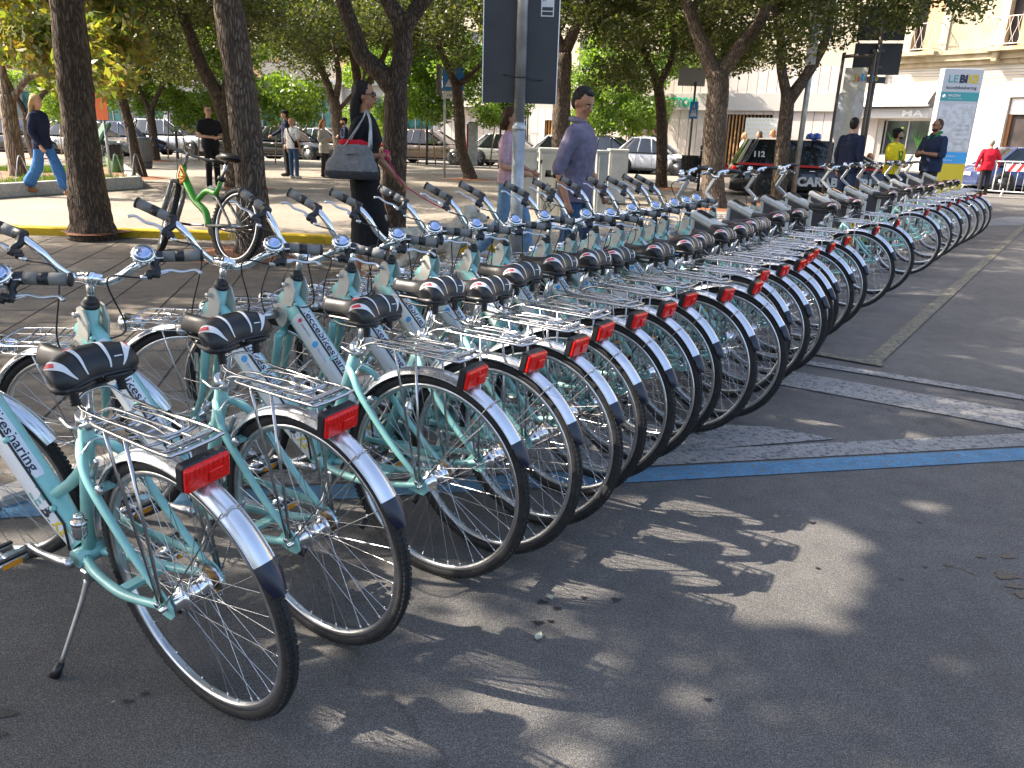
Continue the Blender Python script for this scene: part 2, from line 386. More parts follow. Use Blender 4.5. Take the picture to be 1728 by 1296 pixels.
    def disc(s0, th, r_, m, nm):
        d = MB(); n_ = 20; d.add([tuple(surf(s0, rad(th), .0022))]+[tuple(surf(s0+r_*cos(2*pi*i/n_), rad(th)+r_*sin(2*pi*i/n_)/.047, .0022)) for i in range(n_)], [(0, 1+i, 1+(i+1) % n_) for i in range(n_)]); d.build(nm, m, sticker)
    disc(.235, 22, .012, 'text blue', 'logo'); disc(.122, 25, .008, 'print red', 'emblem')
    # cable along the tube and clips
    cb = MB(); cb.tube([surf(x, rad(50), .003) for x in (.03,.1,.2,.3,.4,.5,.6)]+[V((.5,.035,.30))], .0034, 6)
    cb.build('brake_cable', 'black plastic', root)
    for x in (.06, .32, .55): cl = MB(); cl.ell(surf(x, rad(50), .002), (.010,.010,.010), None, 8, 5); cl.build('cable_clip', 'mint paint', root)
    # seat post, clamp
    sd = (V((.305,0,.725))-V((.475,0,.285))).normalized()
    sp = MB(); sp.tube([V((.305,0,.70)), V((.305,0,.725))+sd*.135], .0145, 16); sp.tube([V((.305,0,.725))+sd*.12, V((.305,0,.725))+sd*.145], .019, 14)
    sp.build('seat_post', 'chrome', root)
    sc = MB(); sc.tube([V((.305,0,.725))-sd*.02, V((.305,0,.725))+sd*.012], .0235, 16); sc.box(V((.275,0,.722)), (.03,.022,.026), bev=.004); sc.cyl((.272,-.03,.722), (.272,.035,.722), .0045, 8)
    sc.curve([(.272,.035,.722), (.285,.05,.724), (.33,.046,.735)], .0042, 6); sc.build('seat_clamp', 'satin alloy', root)
    # saddle
    SO = V((.300, 0, .886)); Ls = .262
    def halfw(u_):   # u 0 rear ->1 nose
        q = max(0, (u_-.20)/.40); return .020+.086*math.exp(-(q**2)*1.9)*(1-.22*max(0, (.10-u_)/.10)**2)+.010*math.exp(-((u_-.9)/.2)**2)-(.012 if u_ > .97 else 0)
    def sad(u_, v_, off=0):
        hw = halfw(u_)*.93; a = v_*1.5; ub = .30
        lobe = .5+.5*math.exp(-((abs(v_)-.55)/.38)**2)
        z0 = .030*math.exp(-((u_-.22)/.26)**2)*(.72+.36*lobe)+.004+.012*max(0,u_-.75)
        x = -.13+Ls*u_; dz = 0
        if u_ < ub:
            ph = (1-u_/ub)*rad(88); x = -.13+Ls*ub-.066*sin(ph); dz = -.044*(1-cos(ph))
        x += .022*(1-lobe)*max(0, 1-u_/.35)
        z = z0+dz-(1-cos(a))*(.040*(1 if u_ > ub else .45+.55*u_/ub)); y = hw*sin(a)/sin(1.5)
        P = V((x, y, z)); c_ = V((x*.6+.02, y*.35, z-.05))
        if off: P = P+(P-c_).normalized()*off
        return SO+P
    def under(a, b_):
        P = sad(a, (b_*2-1)); return V((P.x*.97+SO.x*.03+.004, P.y*.9, min(P.z-.004, SO.z-.036)))
    sb = MB()
    sb.grid(lambda a, b_: sad(a, b_*2-1), 40, 37)
    sb.grid(lambda a, b_: under(a, 1-b_), 26, 9)
    for e in (0, 1):
        sb.grid(lambda a, b_: sad(e, (b_*2-1)).lerp(under(e, b_), a) + V(((-.012 if e == 0 else .006)*sin(pi*a), 0, 0)), 6, 25)
    for sgn in (0, 1): sb.grid(lambda a, b_: sad(a, sgn*2-1).lerp(under(a, sgn), b_), 26, 3)
    saddle = fix_normals(sb.build('saddle', 'saddle black', root))
    def band(pts, ws, m, nm, off=.0022):
        P = smooth_pts([(a, b_, 0) for a, b_ in pts], 8); k = len(P); g_ = MB(); W = lerp_list(ws, 8); vs = []
        for i in range(k):
            hw = halfw(P[i].x)*1.25; tt = P[min(i+1,k-1)]-P[max(i-1,0)]; tx, ty = tt.x*Ls, tt.y*hw; q_ = math.hypot(tx, ty) or 1
            nx, ny = -ty/q_, tx/q_
            for q in (-.5,-.25,0,.25,.5):
                vs.append(tuple(sad(min(1,max(.0,P[i].x+nx*W[i]*q/Ls)), max(-1,min(1,P[i].y+ny*W[i]*q/hw)), off)))
        fs = [(i*5+j, i*5+j+1, (i+1)*5+j+1, (i+1)*5+j) for i in range(k-1) for j in range(4)]
        g_.add(vs, fs); return g_.build(nm, m, saddle)
    for s in (-1, 1):
        band([(.36,s*.97),(.30,s*.84),(.21,s*.68),(.12,s*.52),(.02,s*.42)], [.010,.028,.026,.014,.003], 'print white', 'white_band')
        band([(.47,s*.03),(.41,s*.16),(.30,s*.22),(.16,s*.20),(.02,s*.20)], [.007,.014,.010,.007,.003], 'print white', 'white_band')
        band([(.285,s*.84),(.245,s*.76),(.19,s*.64)], [.012,.015,.012], 'print red', 'red_print', .0030)
    band([(.40,0),(.46,0),(.53,0)], [.024,.042,.020], 'print red', 'red_badge', .0032)
    band([(.09,-.42),(.09,-.28)], [.0022,.0022], 'print white', 'back_print', .002)
    bp = MB()
    for s in (-1, 1): bp.curve([(SO.x-.10,s*.012,SO.z-.040), (SO.x-.112,s*.055,SO.z-.042), (SO.x-.09,s*.088,SO.z-.040), (SO.x-.03,s*.080,SO.z-.040)], [.008,.010,.010,.005], 8)
    bp.box((SO.x+.0,0,SO.z-.052), (.2,.05,.008), bev=.003)
    for s in (-1, 1): bp.curve([(SO.x-.1,s*.03,SO.z-.05), (SO.x-.04,s*.022,SO.z-.07), (SO.x+.06,s*.022,SO.z-.07), (SO.x+.13,s*.01,SO.z-.04)], .0035, 6)
    for s in (-1, 1):
        bp.tube([(SO.x-.085+.028*0,s*.055,SO.z-.085+.004*q) for q in range(10)], [.012,.009]*5, 8)
    bp.build('saddle_underside', 'black plastic', saddle)
    # head set, stem, docking bracket
    hs = MB(); hs.lathe([(.0255,0),(.027,.003),(.027,.011),(.022,.013),(.023,.019),(.019,.027),(.013,.034)], HEAD, SAX, 20); hs.build('headset', 'black plastic', root)
    CL = HEAD+SAX*.099
    st = MB(); st.tube([HEAD+SAX*.02, CL], .0125, 14); stem = st.build('stem', 'chrome', root)
    fwx = V((SAX.z, 0, -SAX.x)); lat = V((0,1,0))
    stc = MB(BT); stc.tube([CL-lat*.035, CL+lat*.035], .0195, 14); stc.tube([CL-lat*.012, CL+lat*.012], .0225, 14); stc.cyl(CL-fwx*.026+SAX*0, CL-fwx*.02, .006, 8)
    stc.build('clamp', 'chrome', stem)
    br = MB()    # docking bracket: two cream plates either side of the head and a collar below
    for s in (-1, 1):
        T = M4.Translation((0, s*.033+.0035, 0)) @ M4.Rotation(pi/2, 4, 'X')
        poly = [(.900,.80),(.914,.845),(.932,.853),(.948,.845),(.957,.82),(.957,.79),(.972,.76),(.990,.735),(1.010,.71),(1.010,.68),(.995,.66),(.97,.655),(.955,.67),(.942,.70),(.926,.73),(.910,.765)]
        br.prism(poly, T, .007)
    br.tube([(.985,-.036,.69), (.985,.036,.69)], .024, 14); br.cyl((.945,-.046,.825), (.945,.046,.825), .008, 10); br.tube([(1.0,-.028,.72), (1.0,.028,.72)], .024, 12)
    brk = fix_normals(br.build('docking_bracket', 'cream plastic', root))
    pn = MB(); pn.lathe([(.017,0),(.017,.05),(.014,.052),(.014,.066),(.017,.068),(.017,.082),(.010,.086),(.010,.092)], (1.0,.042,.705), (.15,1,-.05), 18)
    for z in (.825,): pn.lathe([(.009,0),(.009,.006)], (.945,.046,z), (0,1,0), 8)
    pn.build('docking_pin', 'satin alloy', brk)
    # handlebar
    hb = MB(BT)
    def HP(f_, l_, u_): return CL+fwx*f_+lat*l_+SAX*u_
    for s in (-1, 1):
        hb.curve([HP(0,0,0), HP(.006,s*.04,-.002), HP(.02,s*.085,.03), HP(.018,s*.13,.075), HP(-.002,s*.18,.10), HP(-.018,s*.22,.112), HP(-.032,s*.30,.122)], .0128, 12, sub=6)
    bar = hb.build('handlebar', 'chrome', root)
    for s in (-1, 1):
        g_ = MB(BT); a, b_ = HP(-.011,s*.20,.108), HP(-.034,s*.312,.123); dd = (b_-a)
        g_.lathe([(.0175,0),(.0175,.004)], a, dd, 16)
        N = dd.length
        g_.lathe([(.0168,0),(.0172,N*.30),(.0160,N*.305),(.0160,N*.52),(.0172,N*.525),(.0174,N*.93)], a, dd, 16)
        gr = g_.build('grip', 'grip grey', bar)
        for nm_, pf in (('grip_band', [(.0176,N*.30),(.0176,N*.525)]), ('grip_end', [(.0180,N*.925),(.0193,N*.94),(.0193,N*.99),(.012,N*1.01)]), ('lever_clamp', [(.0165,-.030),(.0175,-.027),(.0175,.001)])):
            g2 = MB(BT); g2.lathe(pf, a, dd, 16); g2.build(nm_, 'black plastic', gr)
        # brake lever
        lv = MB(BT); o = HP(-.004,s*.182,.104); dn = fwx*.86-SAX*.5; ou = (HP(-.034,s*.312,.123)-a).normalized()
        lv.curve([o, o+dn*.028, o+dn*.05+ou*.012, o+dn*.07+ou*.012], [.016,.012,.011,.011], 8); lv.box(o+dn*.06+ou*.0, (.020,.030,.020), bev=.004)
        lv.box(o+dn*.066-ou*.01, (.018,.022,.018), bev=.003)
        le = lv.build('brake_lever', 'black plastic', bar)
        bl = MB(BT); p = o+dn*.055+ou*.018
        bl.curve([p, p+ou*.03-dn*.006, p+ou*.065+dn*.002, p+ou*.10-dn*.004, p+ou*.122+dn*.010], [.0066,.006,.0055,.005,.0064], 8, sq=(1,.8))
        bl.tube([p+dn*.012, p+ou*.03-dn*.004], .003, 6)
        bl.lathe([(.0065,0),(.0065,.02)], o+dn*.072-ou*.012, -ou, 10); bl.build('lever_blade', 'satin alloy', le)
        # cable loop
        cb = MB(); q0 = BT @ (o+dn*.072-ou*.03); q1 = BT @ (o+dn*.078-ou*.12)
        en = V((1.02,.045,.64)) if s < 0 else V((.93,.030,.735))
        md = q1.lerp(en, .5)+V((-.02,.06*(-s),-.075 if s > 0 else -.03))
        cb.curve([q0, q1, md, en], .0027, 6, sub=12); cb.build('brake_cable', 'black plastic', bar)
    be = MB(BT); o = HP(.010,.150,.104)
    BAX = (SAX*.8+fwx*.5)
    be.lathe([(.0,.034),(.016,.033),(.028,.028)], o, BAX, 24)
    bell = be.build('bell', 'bell face', bar); b2 = MB(BT)
    b2.lathe([(.028,.028),(.0335,.023),(.0335,.013),(.030,.006),(.012,.0),(.012,-.012)], o, BAX, 32)
    for q in range(14):
        a_ = 2*pi*q/14; ux = BAX.normalized(); uy = lat; uz = ux.cross(uy)
        b2.ell(o+ux*.018+(uy*cos(a_)+uz*sin(a_))*.033, (.0045,.0045,.0045), None, 6, 4)
    b2.curve([o+lat*.02, o+lat*.045+SAX*.008, o+lat*.055+SAX*.012], .0035, 6); b2.build('bell_body', 'chrome', bell)
    # fork
    fk = MB(ST); FB = HEAD-SAX*.225
    fk.tube([HEAD-SAX*.2, FB], .02, 14); fk.tube([FB+V((0,-.055,-.005)), FB+V((0,.055,-.005))], .016, 12)
    for s in (-1, 1):
        fk.curve([FB+V((0,s*.052,0)), FB+V((.012,s*.056,-.06)), FB+V((.05,s*.056,-.19)), V((1.10,s*.056,.36))], [.016,.017,.013,.0085], 12)
        T = M4.Translation((0, s*.058+.0025, 0)) @ M4.Rotation(pi/2, 4, 'X'); fk.prism([(1.085,.37),(1.115,.37),(1.118,.335),(1.10,.325),(1.084,.335)], T, .005)
    fork = fix_normals(fk.build('fork', 'mint paint', root))
    fb = MB(ST)
    for s in (-1, 1):
        p = FB+V((.03,s*.05,-.045)); fb.box(p+V((.018,0,-.012)), (.014,.012,.075), M4.Rotation(-.2, 3, 'Y'), bev=.003)
    fb.curve([FB+V((.045,-.05,.03)), FB+V((.05,0,.04)), FB+V((.045,.05,.03))], .0025, 5); fb.build('front_brake', 'satin alloy', fork)
    ff = MB(ST); fender_strip(ff, FH, .364, rad(-8), rad(158), .05, 44); 
    for s in (-1, 1):
        for a in (rad(10), rad(140)): ff.tube([FH+V((0,s*.056,0)), FH+V((.36*cos(a),s*.024,.36*sin(a)))], .002, 5)
    ff.build('front_fender', 'fender silver', root)
    # front rack and lamp
    rk = MB(ST); z = .735; x0, x1 = 1.01, 1.27
    rk.curve([(x0,.0,z+.0), (x0,.05,z), (x0+.03,.068,z), (x1-.03,.068,z), (x1,.05,z), (x1,-.05,z), (x1-.03,-.068,z), (x0+.03,-.068,z), (x0,-.05,z), (x0,0,z)], .0036, 6, sub=4)
    rk.curve([(x0+.02,.0,z-.03), (x0+.04,.06,z-.03), (x1-.02,.06,z-.03), (x1,.0,z-.03), (x1-.02,-.06,z-.03), (x0+.04,-.06,z-.03), (x0+.02,0,z-.03)], .003, 6, sub=4)
    for x in (1.06,1.11,1.16,1.21): rk.tube([(x,-.068,z), (x-.012,0,z-.004), (x,.068,z)], .0028, 5)
    for y in (-.03,.03): rk.tube([(x0,y,z-.004), (x1,y,z-.004)], .0028, 5)
    for s in (-1, 1):
        for x in (1.06, 1.2): rk.tube([(x,s*.068,z), (x+.01,s*.06,z-.03)], .0028, 5)
        rk.tube([(1.15,s*.06,z-.03), (1.11,s*.062,.37)], .003, 5)
    frk = rk.build('front_rack', 'steel wire', root)
    lp = MB(ST); lp.lathe([(.0,-.075),(.018,-.07),(.028,-.05),(.034,-.02),(.036,0),(.033,.004)], (x1+.055,.0,z-.03), (1,0,.0), 20); lp.box((x1,0,z-.02),(.05,.014,.01)); lamp = lp.build('headlamp', 'chrome', frk)
    lg = MB(ST); lg.lathe([(.033,.002),(.030,.010),(.0,.014)], (x1+.055,0,z-.03), (1,0,0), 20); lg.build('lens', 'lamp glass', lamp)
    # rear rack
    rr = MB(); z = .768; a0, a1 = .175, -.135
    rr.curve([(a0,.045,z-.005), (a0-.03,.06,z), (a1+.03,.066,z), (a1,.05,z), (a1-.004,0,z), (a1,-.05,z), (a1+.03,-.066,z), (a0-.03,-.06,z), (a0,-.045,z-.005)], .0045, 8, sub=4)
    rr.curve([(.33,.0,.70), (.25,.02,.75), (a0,.022,z-.004), (-.02,.022,z-.004), (-.06,.022,z-.004), (a1,.022,z-.004)], .0038, 6, sub=3)
    rr.curve([(.33,-.0,.70), (.25,-.02,.75), (a0,-.022,z-.004), (-.02,-.022,z-.004), (a1,-.022,z-.004)], .0038, 6, sub=3)
    for x in (a0-.02, .09, .02, -.05, -.105): rr.tube([(x,-.062,z), (x,-.03,z-.005), (x,.03,z-.005), (x,.062,z)], .0038, 6)
    rr.curve([(a0+.03,-.05,z+.02), (a0+.055,-.03,z+.045), (a0+.055,.03,z+.045), (a0+.03,.05,z+.02), (.03,.045,z+.014), (-.055,.04,z+.014), (-.075,0,z+.014), (-.055,-.04,z+.014), (.03,-.045,z+.014), (a0+.03,-.05,z+.02)], .0034, 6, sub=4)
    for y in (-.02, .02): rr.curve([(.12,y,z+.016), (.0,y,z+.022), (-.07,y,z+.012)], .003, 5)
    for i in range(46):     # spring coils at the back
        pass
    rr.tube([(a1+.022, -.05+.0022*i, z+.006) if False else (a1+.022+.006*cos(i*1.2), -.052+.00075*i, z+.008+.006*sin(i*1.2)) for i in range(140)], .0013, 4)
    for s in (-1, 1):
        rr.tube([(.10,s*.064,z), (.085,s*.07,z-.05), (.012,s*.079,.365)], .0042, 7); rr.tube([(.02,s*.066,z), (.0,s*.078,.365)], .0042, 7)
        rr.lathe([(.007,0),(.007,.008)], (.006,s*.083,.362), (0,s,0), 8)
    rr.build('rear_rack', 'steel wire', root)
    cp = MB(); cp.box((.03,0,z-.012), (.11,.05,.003), bev=.001); cp.build('rack_plate', 'satin alloy', root)
    # reflector
    rf = MB(); rf.box((-.135,0,.712), (.03,.112,.066), M4.Rotation(rad(-12), 3, 'Y'), bev=.006); rfl = rf.build('reflector_housing', 'black plastic', root)
    rf = MB(); R = M4.Rotation(rad(-12), 3, 'Y'); rf.box(V((-.135,0,.712))+R @ V((-.016,0,0)), (.016,.108,.060), R, bev=.005)
    rf.box(V((-.135,0,.712))+R @ V((-.026,-.015,-.004)), (.006,.035,.026), R, bev=.002)
    for k_ in range(9): rf.box(V((-.135,0,.712))+R @ V((-.0245,-.046+.0115*k_,.017)), (.0012,.0009,.022), R)
    rf.build('reflector', 'red reflector', rfl)
    # rear fender
    rd = MB(); fender_strip(rd, (0,0,R_W), .368, rad(8), rad(149), .054, 50, .019)
    fen = rd.build('rear_fender', 'fender silver', root)
    fl = MB(); c = V((0,0,R_W))
    fl.grid(lambda a, b_: c+V(((.371-.018*abs(b_*2-1)**2)*cos(rad(147+12*a)), (b_*2-1)*.029*(1-.45*a**3), (.371-.018*abs(b_*2-1)**2)*sin(rad(147+12*a)))), 9, 9)
    fl.grid(lambda a, b_: c+V(((.368-.018*abs(b_*2-1)**2)*cos(rad(147+12*a)), (1-b_*2)*.029*(1-.45*a**3), (.368-.018*abs(b_*2-1)**2)*sin(rad(147+12*a)))), 9, 9)
    fl.build('mud_flap', 'navy flap', fen)
    sy = MB()
    for a in (rad(126),):
        for s in (-1, 1):
            sy.curve([V((.0,s*.076,.35)), V((.33*cos(a),s*.034,R_W+.33*sin(a))), V((.372*cos(a),s*.026,R_W+.372*sin(a)))], .002, 5, sub=3)
        sy.tube([V((.373*cos(a),-.027,R_W+.365*sin(a))), V((.373*cos(a),0,R_W+.376*sin(a))), V((.373*cos(a),.027,R_W+.365*sin(a)))], .002, 5)
    sy.build('fender_stay', 'steel wire', fen)
    # rear brake
    vb = MB()
    for s in (-1, 1):
        vb.box((.235,s*.046,.62), (.012,.012,.10), M4.Rotation(rad(-38), 3, 'Y'), bev=.003); vb.lathe([(.012,0),(.012,.010),(.007,.012)], (.205,s*.052,.585), (0,s,0), 12)
    vb.curve([(.275,-.046,.655), (.285,0,.675), (.275,.046,.655)], .0025, 5); vb.build('rear_brake', 'satin alloy', root)
    # dynamo bottle
    dy = MB(); dy.lathe([(.010,0),(.012,.006),(.012,.012),(.017,.02),(.018,.055),(.014,.066)], (.30,.075,.50), (.1,.1,-1), 18); dy.lathe([(.0185,.018),(.0185,.028)], (.30,.075,.50), (.1,.1,-1), 18)
    dy.build('dynamo', 'chrome', root)
    # drive train on the right
    cr = MB(); cr.lathe([(.03,0),(.075,.001),(.088,.002),(.088,.005),(.075,.006),(.03,.006)], (.47,-.055,.285), (0,1,0), 44)
    for i in range(22): a = 2*pi*i/22; cr.box(V((.47+.091*cos(a),-.052,.285+.091*sin(a))), (.007,.003,.007), M4.Rotation(-a, 3, 'Y'))
    chr_ = cr.build('crankset', 'satin alloy', root)
    sp_ = MB(); sp_.lathe([(.018,0),(.036,.0),(.036,.003),(.018,.003)], (0,-.056,R_W), (0,1,0), 24)
    for i in range(16): a = 2*pi*i/16; sp_.box(V((.038*cos(a),-.0545,R_W+.038*sin(a))), (.006,.003,.006), M4.Rotation(-a, 3, 'Y'))
    sp_.build('sprocket', 'brass cog', root)
    ch = MB(); N = 46
    for side_, (p, q) in enumerate((((.47,.375),(0,.383)), ((.47,.195),(0,.307)))):
        for i in range(N):
            f_ = (i+.5)/N; x = p[0]+(q[0]-p[0])*f_; zz = p[1]+(q[1]-p[1])*f_
            ch.box((x,-.053,zz), (.0078,.007 if i % 2 else .0045,.0065), M4.Rotation(-math.atan2(q[1]-p[1], q[0]-p[0]), 3, 'Y'))
    for (cx_, cz_, cr_, a0_, a1_) in ((.47,.285,.090,-95,92), (0,R_W,.038,86,268)):
        n_ = int(abs(a1_-a0_)*pi/180*cr_/.0065)
        for i in range(n_+1): a_ = rad(a0_+(a1_-a0_)*i/n_); ch.box((cx_+cr_*cos(a_),-.053,cz_+cr_*sin(a_)), (.0065,.007 if i % 2 else .0045,.0090), M4.Rotation(-a_, 3, 'Y'))
    ch.build('chain', 'steel wire', root)
    cg = MB(); T = M4.Translation((0,-.062,0)) @ M4.Rotation(pi/2, 4, 'X'); poly = [(.50,.385),(.47,.392),(.30,.392),(.05,.402),(.05,.385),(.30,.368),(.42,.36),(.52,.33),(.545,.31),(.56,.32),(.545,.36)]
    cg.prism(poly, T, .006); fix_normals(cg.build('chain_guard', 'mint paint', root))
    for s in (1, -1):
        ck = MB(); e = V((.47+s*.168, s*.088, .285+s*.004))
        ck.curve([V((.47,s*.058,.285)), V((.47+s*.03,s*.068,.288)), V((.47+s*.1,s*.074,.285)), e+V((0,-s*.012,0))], [.016,.014,.0105,.012], 10, sq=(.8,1)); ck.lathe([(.017,0),(.015,.02)], (.47,s*.05,.285), (0,s,0), 14)
        crk = ck.build('crank', 'satin alloy', root)
        pd = MB(); c_ = e+V((0,s*.055,0))
        pd.cyl(e-V((0,s*.01,0)), c_+V((0,s*.04,0)), .007, 10); pd.lathe([(.013,-.03),(.010,0),(.013,.03)], c_, (0,1,0), 10)
        pd.curve([c_+V((.042,-.042,0)), c_+V((.044,.035,0)), c_+V((.02,.05,0)), c_+V((-.02,.05,0)), c_+V((-.044,.035,0)), c_+V((-.042,-.042,0))], .006, 6, sub=3, sq=(.7,1.7))
        pd.box(c_, (.084,.01,.02), bev=.002)
        ped = pd.build('pedal', 'satin alloy', crk)
        pb = MB(); pb.box(c_+V((.0,0,.014)), (.096,.096,.003)); 
        for x in (-.040,.040): pb.box(c_+V((x,0,.013)), (.012,.09,.006), bev=.001)
        for x in (-.040,.040): MBx = MB(); MBx.box(c_+V((x,0,.0125)), (.013,.088,.007), bev=.001); MBx.build('pedal_rim', 'black plastic', ped)
        for x in (-.0495,.0495): am = MB(); am.box(c_+V((x,0,-.001)), (.004,.05,.015), bev=.001); am.build('pedal_reflector', 'amber reflector', ped)
    # kickstand
    ks = MB(); ks.box((.40,.045,.268), (.03,.03,.04), bev=.004); ks.curve([(.40,.05,.262), (.405,.085,.19), (.42,.17,.035)], [.009,.0075,.0065], 10)
    kst = ks.build('kickstand', 'satin alloy', root); kf = MB(); kf.tube([(.418,.16,.052), (.425,.185,.022)], [.009,.015], 8); kf.build('rubber_foot', 'black plastic', kst)
    return root
BIKES = [(-.722,1.60,147.0,5.1),(-.521,1.894,146.9,3.5),(-.238,2.242,150.4,0.),(-.072,2.406,148.3,-2.8),(.089,2.619,147.5,-1.9),(.223,2.877,145.9,.9),(.353,3.042,145.9,-2.7),
 (.508,3.256,144.5,-3.6),(.663,3.508,142.7,-1.4),(.855,3.641,141.9,-4.),(1.066,3.856,146.,-1.8),(1.198,4.204,144.1,-4.),(1.381,4.413,143.6,-3.),(1.577,4.67,144.9,0),(1.722,4.95,145.9,0),(1.844,5.177,146.5,0),
 (2.118,5.586,147.6,3.),(2.365,5.95,145,-1),(2.98,6.82,147,3.),(3.50,7.55,149,3),(4.43,8.85,150,.6),(4.98,9.64,150,.5),(5.46,10.3,149.5,.3),(5.97,11.02,149.2,.3),(6.44,11.65,149,.2),(6.84,12.17,148.6,.1),(7.3,12.81,148.5,.2)]
ORD = ['Nearest','Second','Third','Fourth','Fifth','Sixth','Seventh','Eighth','Ninth','Tenth','Eleventh','Twelfth','Thirteenth','Fourteenth']
BG = 'mint hire bicycles parked in a row'
proto = make_bike()
HLIFT = {}
def finish_bike(o, i, b):
    o.location = (b[0], b[1], 0); o.rotation_euler = (-rad(b[3]), 0, rad(b[2]))
    n = len(BIKES)
    if i == 0: lab = 'nearest mint hire bicycle, its saddle, red reflector and kickstand at the lower left'
    elif i == 13: lab = 'middle bicycle of the mint row, with thirteen bicycles nearer and thirteen farther'
    elif i < 13: lab = ORD[i].lower()+' mint hire bicycle from the near end of the row'
    elif i == n-1: lab = 'farthest mint hire bicycle, at the far end of the row towards the man in red'
    else: lab = ORD[n-1-i].lower()+' mint hire bicycle from the far end of the row, beside the docks'
    tag(o, lab, 'bicycle', BG)
for i, b in enumerate(BIKES):
    o = proto if i == 0 else copy_tree(proto)
    finish_bike(o, i, b)
    if i:
        # each saddle and pedal set stands a little differently
        for ch in o.children:
            if ch.name.startswith('saddle') or ch.name.startswith('seat_post'): 
                if ch.name.startswith('saddle'): ch.location.z = random.uniform(-.015, .02)
    dsteer = {1: 12, 2: 5, 3: -16}.get(i, random.gauss(0, 7)); dcr = random.choice((0, 0, 35, -50, 80, 120, -20, 160)) if i > 1 else 0
    for ch in o.children_recursive:
        n_ = ch.name.split('.')[0]
        if n_ == 'handlebar' or n_ == 'clamp': ch.matrix_local = axis_rot(HEAD, SAX, rad(dsteer if i else 0))
        if n_ in ('crank', 'crankset') and dcr: ch.matrix_local = axis_rot((.47,0,.285), (0,1,0), rad(dcr))
# ================================================================ ground
NRM = V((-.815, .58, 0)); ALG = V((.58, .815, 0))          # across / along the bicycle row
def na(n, a, z=0): return NRM*n+ALG*a+V((0,0,z))
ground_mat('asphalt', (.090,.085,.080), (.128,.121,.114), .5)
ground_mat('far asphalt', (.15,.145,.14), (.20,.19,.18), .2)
ground_mat('plaza stone', (.22,.19,.155), (.29,.255,.21), .2)
ground_mat('slab stone', (.115,.097,.080), (.165,.140,.112), .28)
ground_mat('kerb stone', (.38,.36,.33), (.50,.47,.43), .15)
ground_mat('yellow paint', (.55,.37,.02), (.62,.43,.03), .08, worn=(.30,.27,.2), wear_lo=.60, wear_hi=.66)
ground_mat('white line paint', (.23,.225,.22), (.30,.295,.285), .25, worn=(.085,.085,.088), wear_lo=.50, wear_hi=.60)
ground_mat('blue line paint', (.065,.185,.31), (.10,.24,.38), .3, worn=(.15,.16,.17), wear_lo=.50, wear_hi=.62)
ground_mat('yellow line paint', (.18,.165,.115), (.23,.205,.145), .25, worn=(.085,.083,.08), wear_lo=.45, wear_hi=.58)
ground_mat('pit soil', (.19,.075,.035), (.30,.13,.065), .4)
ground_mat('litter', (.14,.075,.04), (.26,.16,.09), .5)
mat('wet stain', (.012,.012,.014), .35, bump=.3, bscale=200)
def sheet(name, pts, m, z=0, parent=None, kind='structure', sub=0):
    b = MB(); b.add([(p[0], p[1], z) for p in pts], [tuple(range(len(pts)))], False); o = b.build(name, m, parent)
    if kind: o['kind'] = kind
    return o
g_ = MB(); g_.add([(-400,-200,0),(400,-200,0),(400,500,0),(-400,500,0)], [(0,1,2,3)], False); g_.build('road', 'asphalt', None, 'structure')
# pavement of diagonal slabs between the docks and the yellow kerb
PZ, QZ = .035, .115        # pavement and plaza levels
YK = [V((-14,10.4,0)), V((-9.5,9.95,0)), V((-6.49,9.75,0)), V((-4.5,9.80,0)), V((-2.65,9.80,0)), V((-1.2,9.45,0)), V((.25,9.2,0)), V((1.7,9.9,0)), V((3.2,11.5,0)), V((5.6,14.9,0)), V((9.2,19.9,0)), V((12.5,24.6,0))]
KN = 3.06
def k_(a): return na(KN, a)
pav = empty('pavement'); pav['kind'] = 'structure'
side_pts = [na(KN+.12, a) for a in (-9, 27.2)]
YS = smooth_pts(YK, 6)
poly = [tuple(p) for p in YS]+[tuple(na(KN+.12, 27.0)), tuple(na(KN+.12,-8)), (-14, 0, 0)]
b = MB(); b.add([(p[0], p[1], PZ-.006) for p in poly]+[(p[0], p[1], -.2) for p in poly], [tuple(range(len(poly)))][:1], False); pb_ = b.build('bedding', 'slab stone', pav)
def inside(x, y, P):
    c = False; j = len(P)-1
    for i in range(len(P)):
        if (P[i][1] > y) != (P[j][1] > y) and x < (P[j][0]-P[i][0])*(y-P[i][1])/(P[j][1]-P[i][1])+P[i][0]: c = not c
        j = i
    return c
S = .42; rot = rad(12); slabs = []
for i in range(-30, 60):
    for j in range(-30, 60):
        x = -3+ (i*S)*cos(rot)-(j*S)*sin(rot); y = 6+(i*S)*sin(rot)+(j*S)*cos(rot)
        cs = [(x+a*S*.5*cos(rot)-b_*S*.5*sin(rot), y+a*S*.5*sin(rot)+b_*S*.5*cos(rot)) for a, b_ in ((1,1),(1,-1),(-1,-1),(-1,1))]
        if not all(inside(px, py, poly) for px, py in cs): continue
        ang = math.degrees(math.atan2(x, y)); 
        if y < .5 or abs(ang) > 40: continue
        slabs.append((math.hypot(x, y), x, y))
slabs.sort(); bm_ = [MB() for _ in range(4)]
for k in range(4):
    bm_[k].box((0,0,0), (S-.012, S-.012, .02), bev=.004)
    bm_[k].v = [(x+random.uniform(-.001,.001), y, z) for x, y, z in bm_[k].v]
mes = [q.mesh('paving_slab') for q in bm_]
for q in mes: q.materials.append(MATS['slab stone'])
rest = MB()
for idx, (d, x, y) in enumerate(slabs):
    z = PZ-.010+random.uniform(-.0015, .0015)
    if idx < 290:
        o = bpy.data.objects.new('paving_slab', mes[idx % 4]); COL.objects.link(o); o.parent = pav; o.location = (x, y, z); o.rotation_euler = (0, 0, rot)
    else: rest.box((x, y, z), (S-.012, S-.012, .02), M4.Rotation(rot, 3, 'Z'), bev=.004)
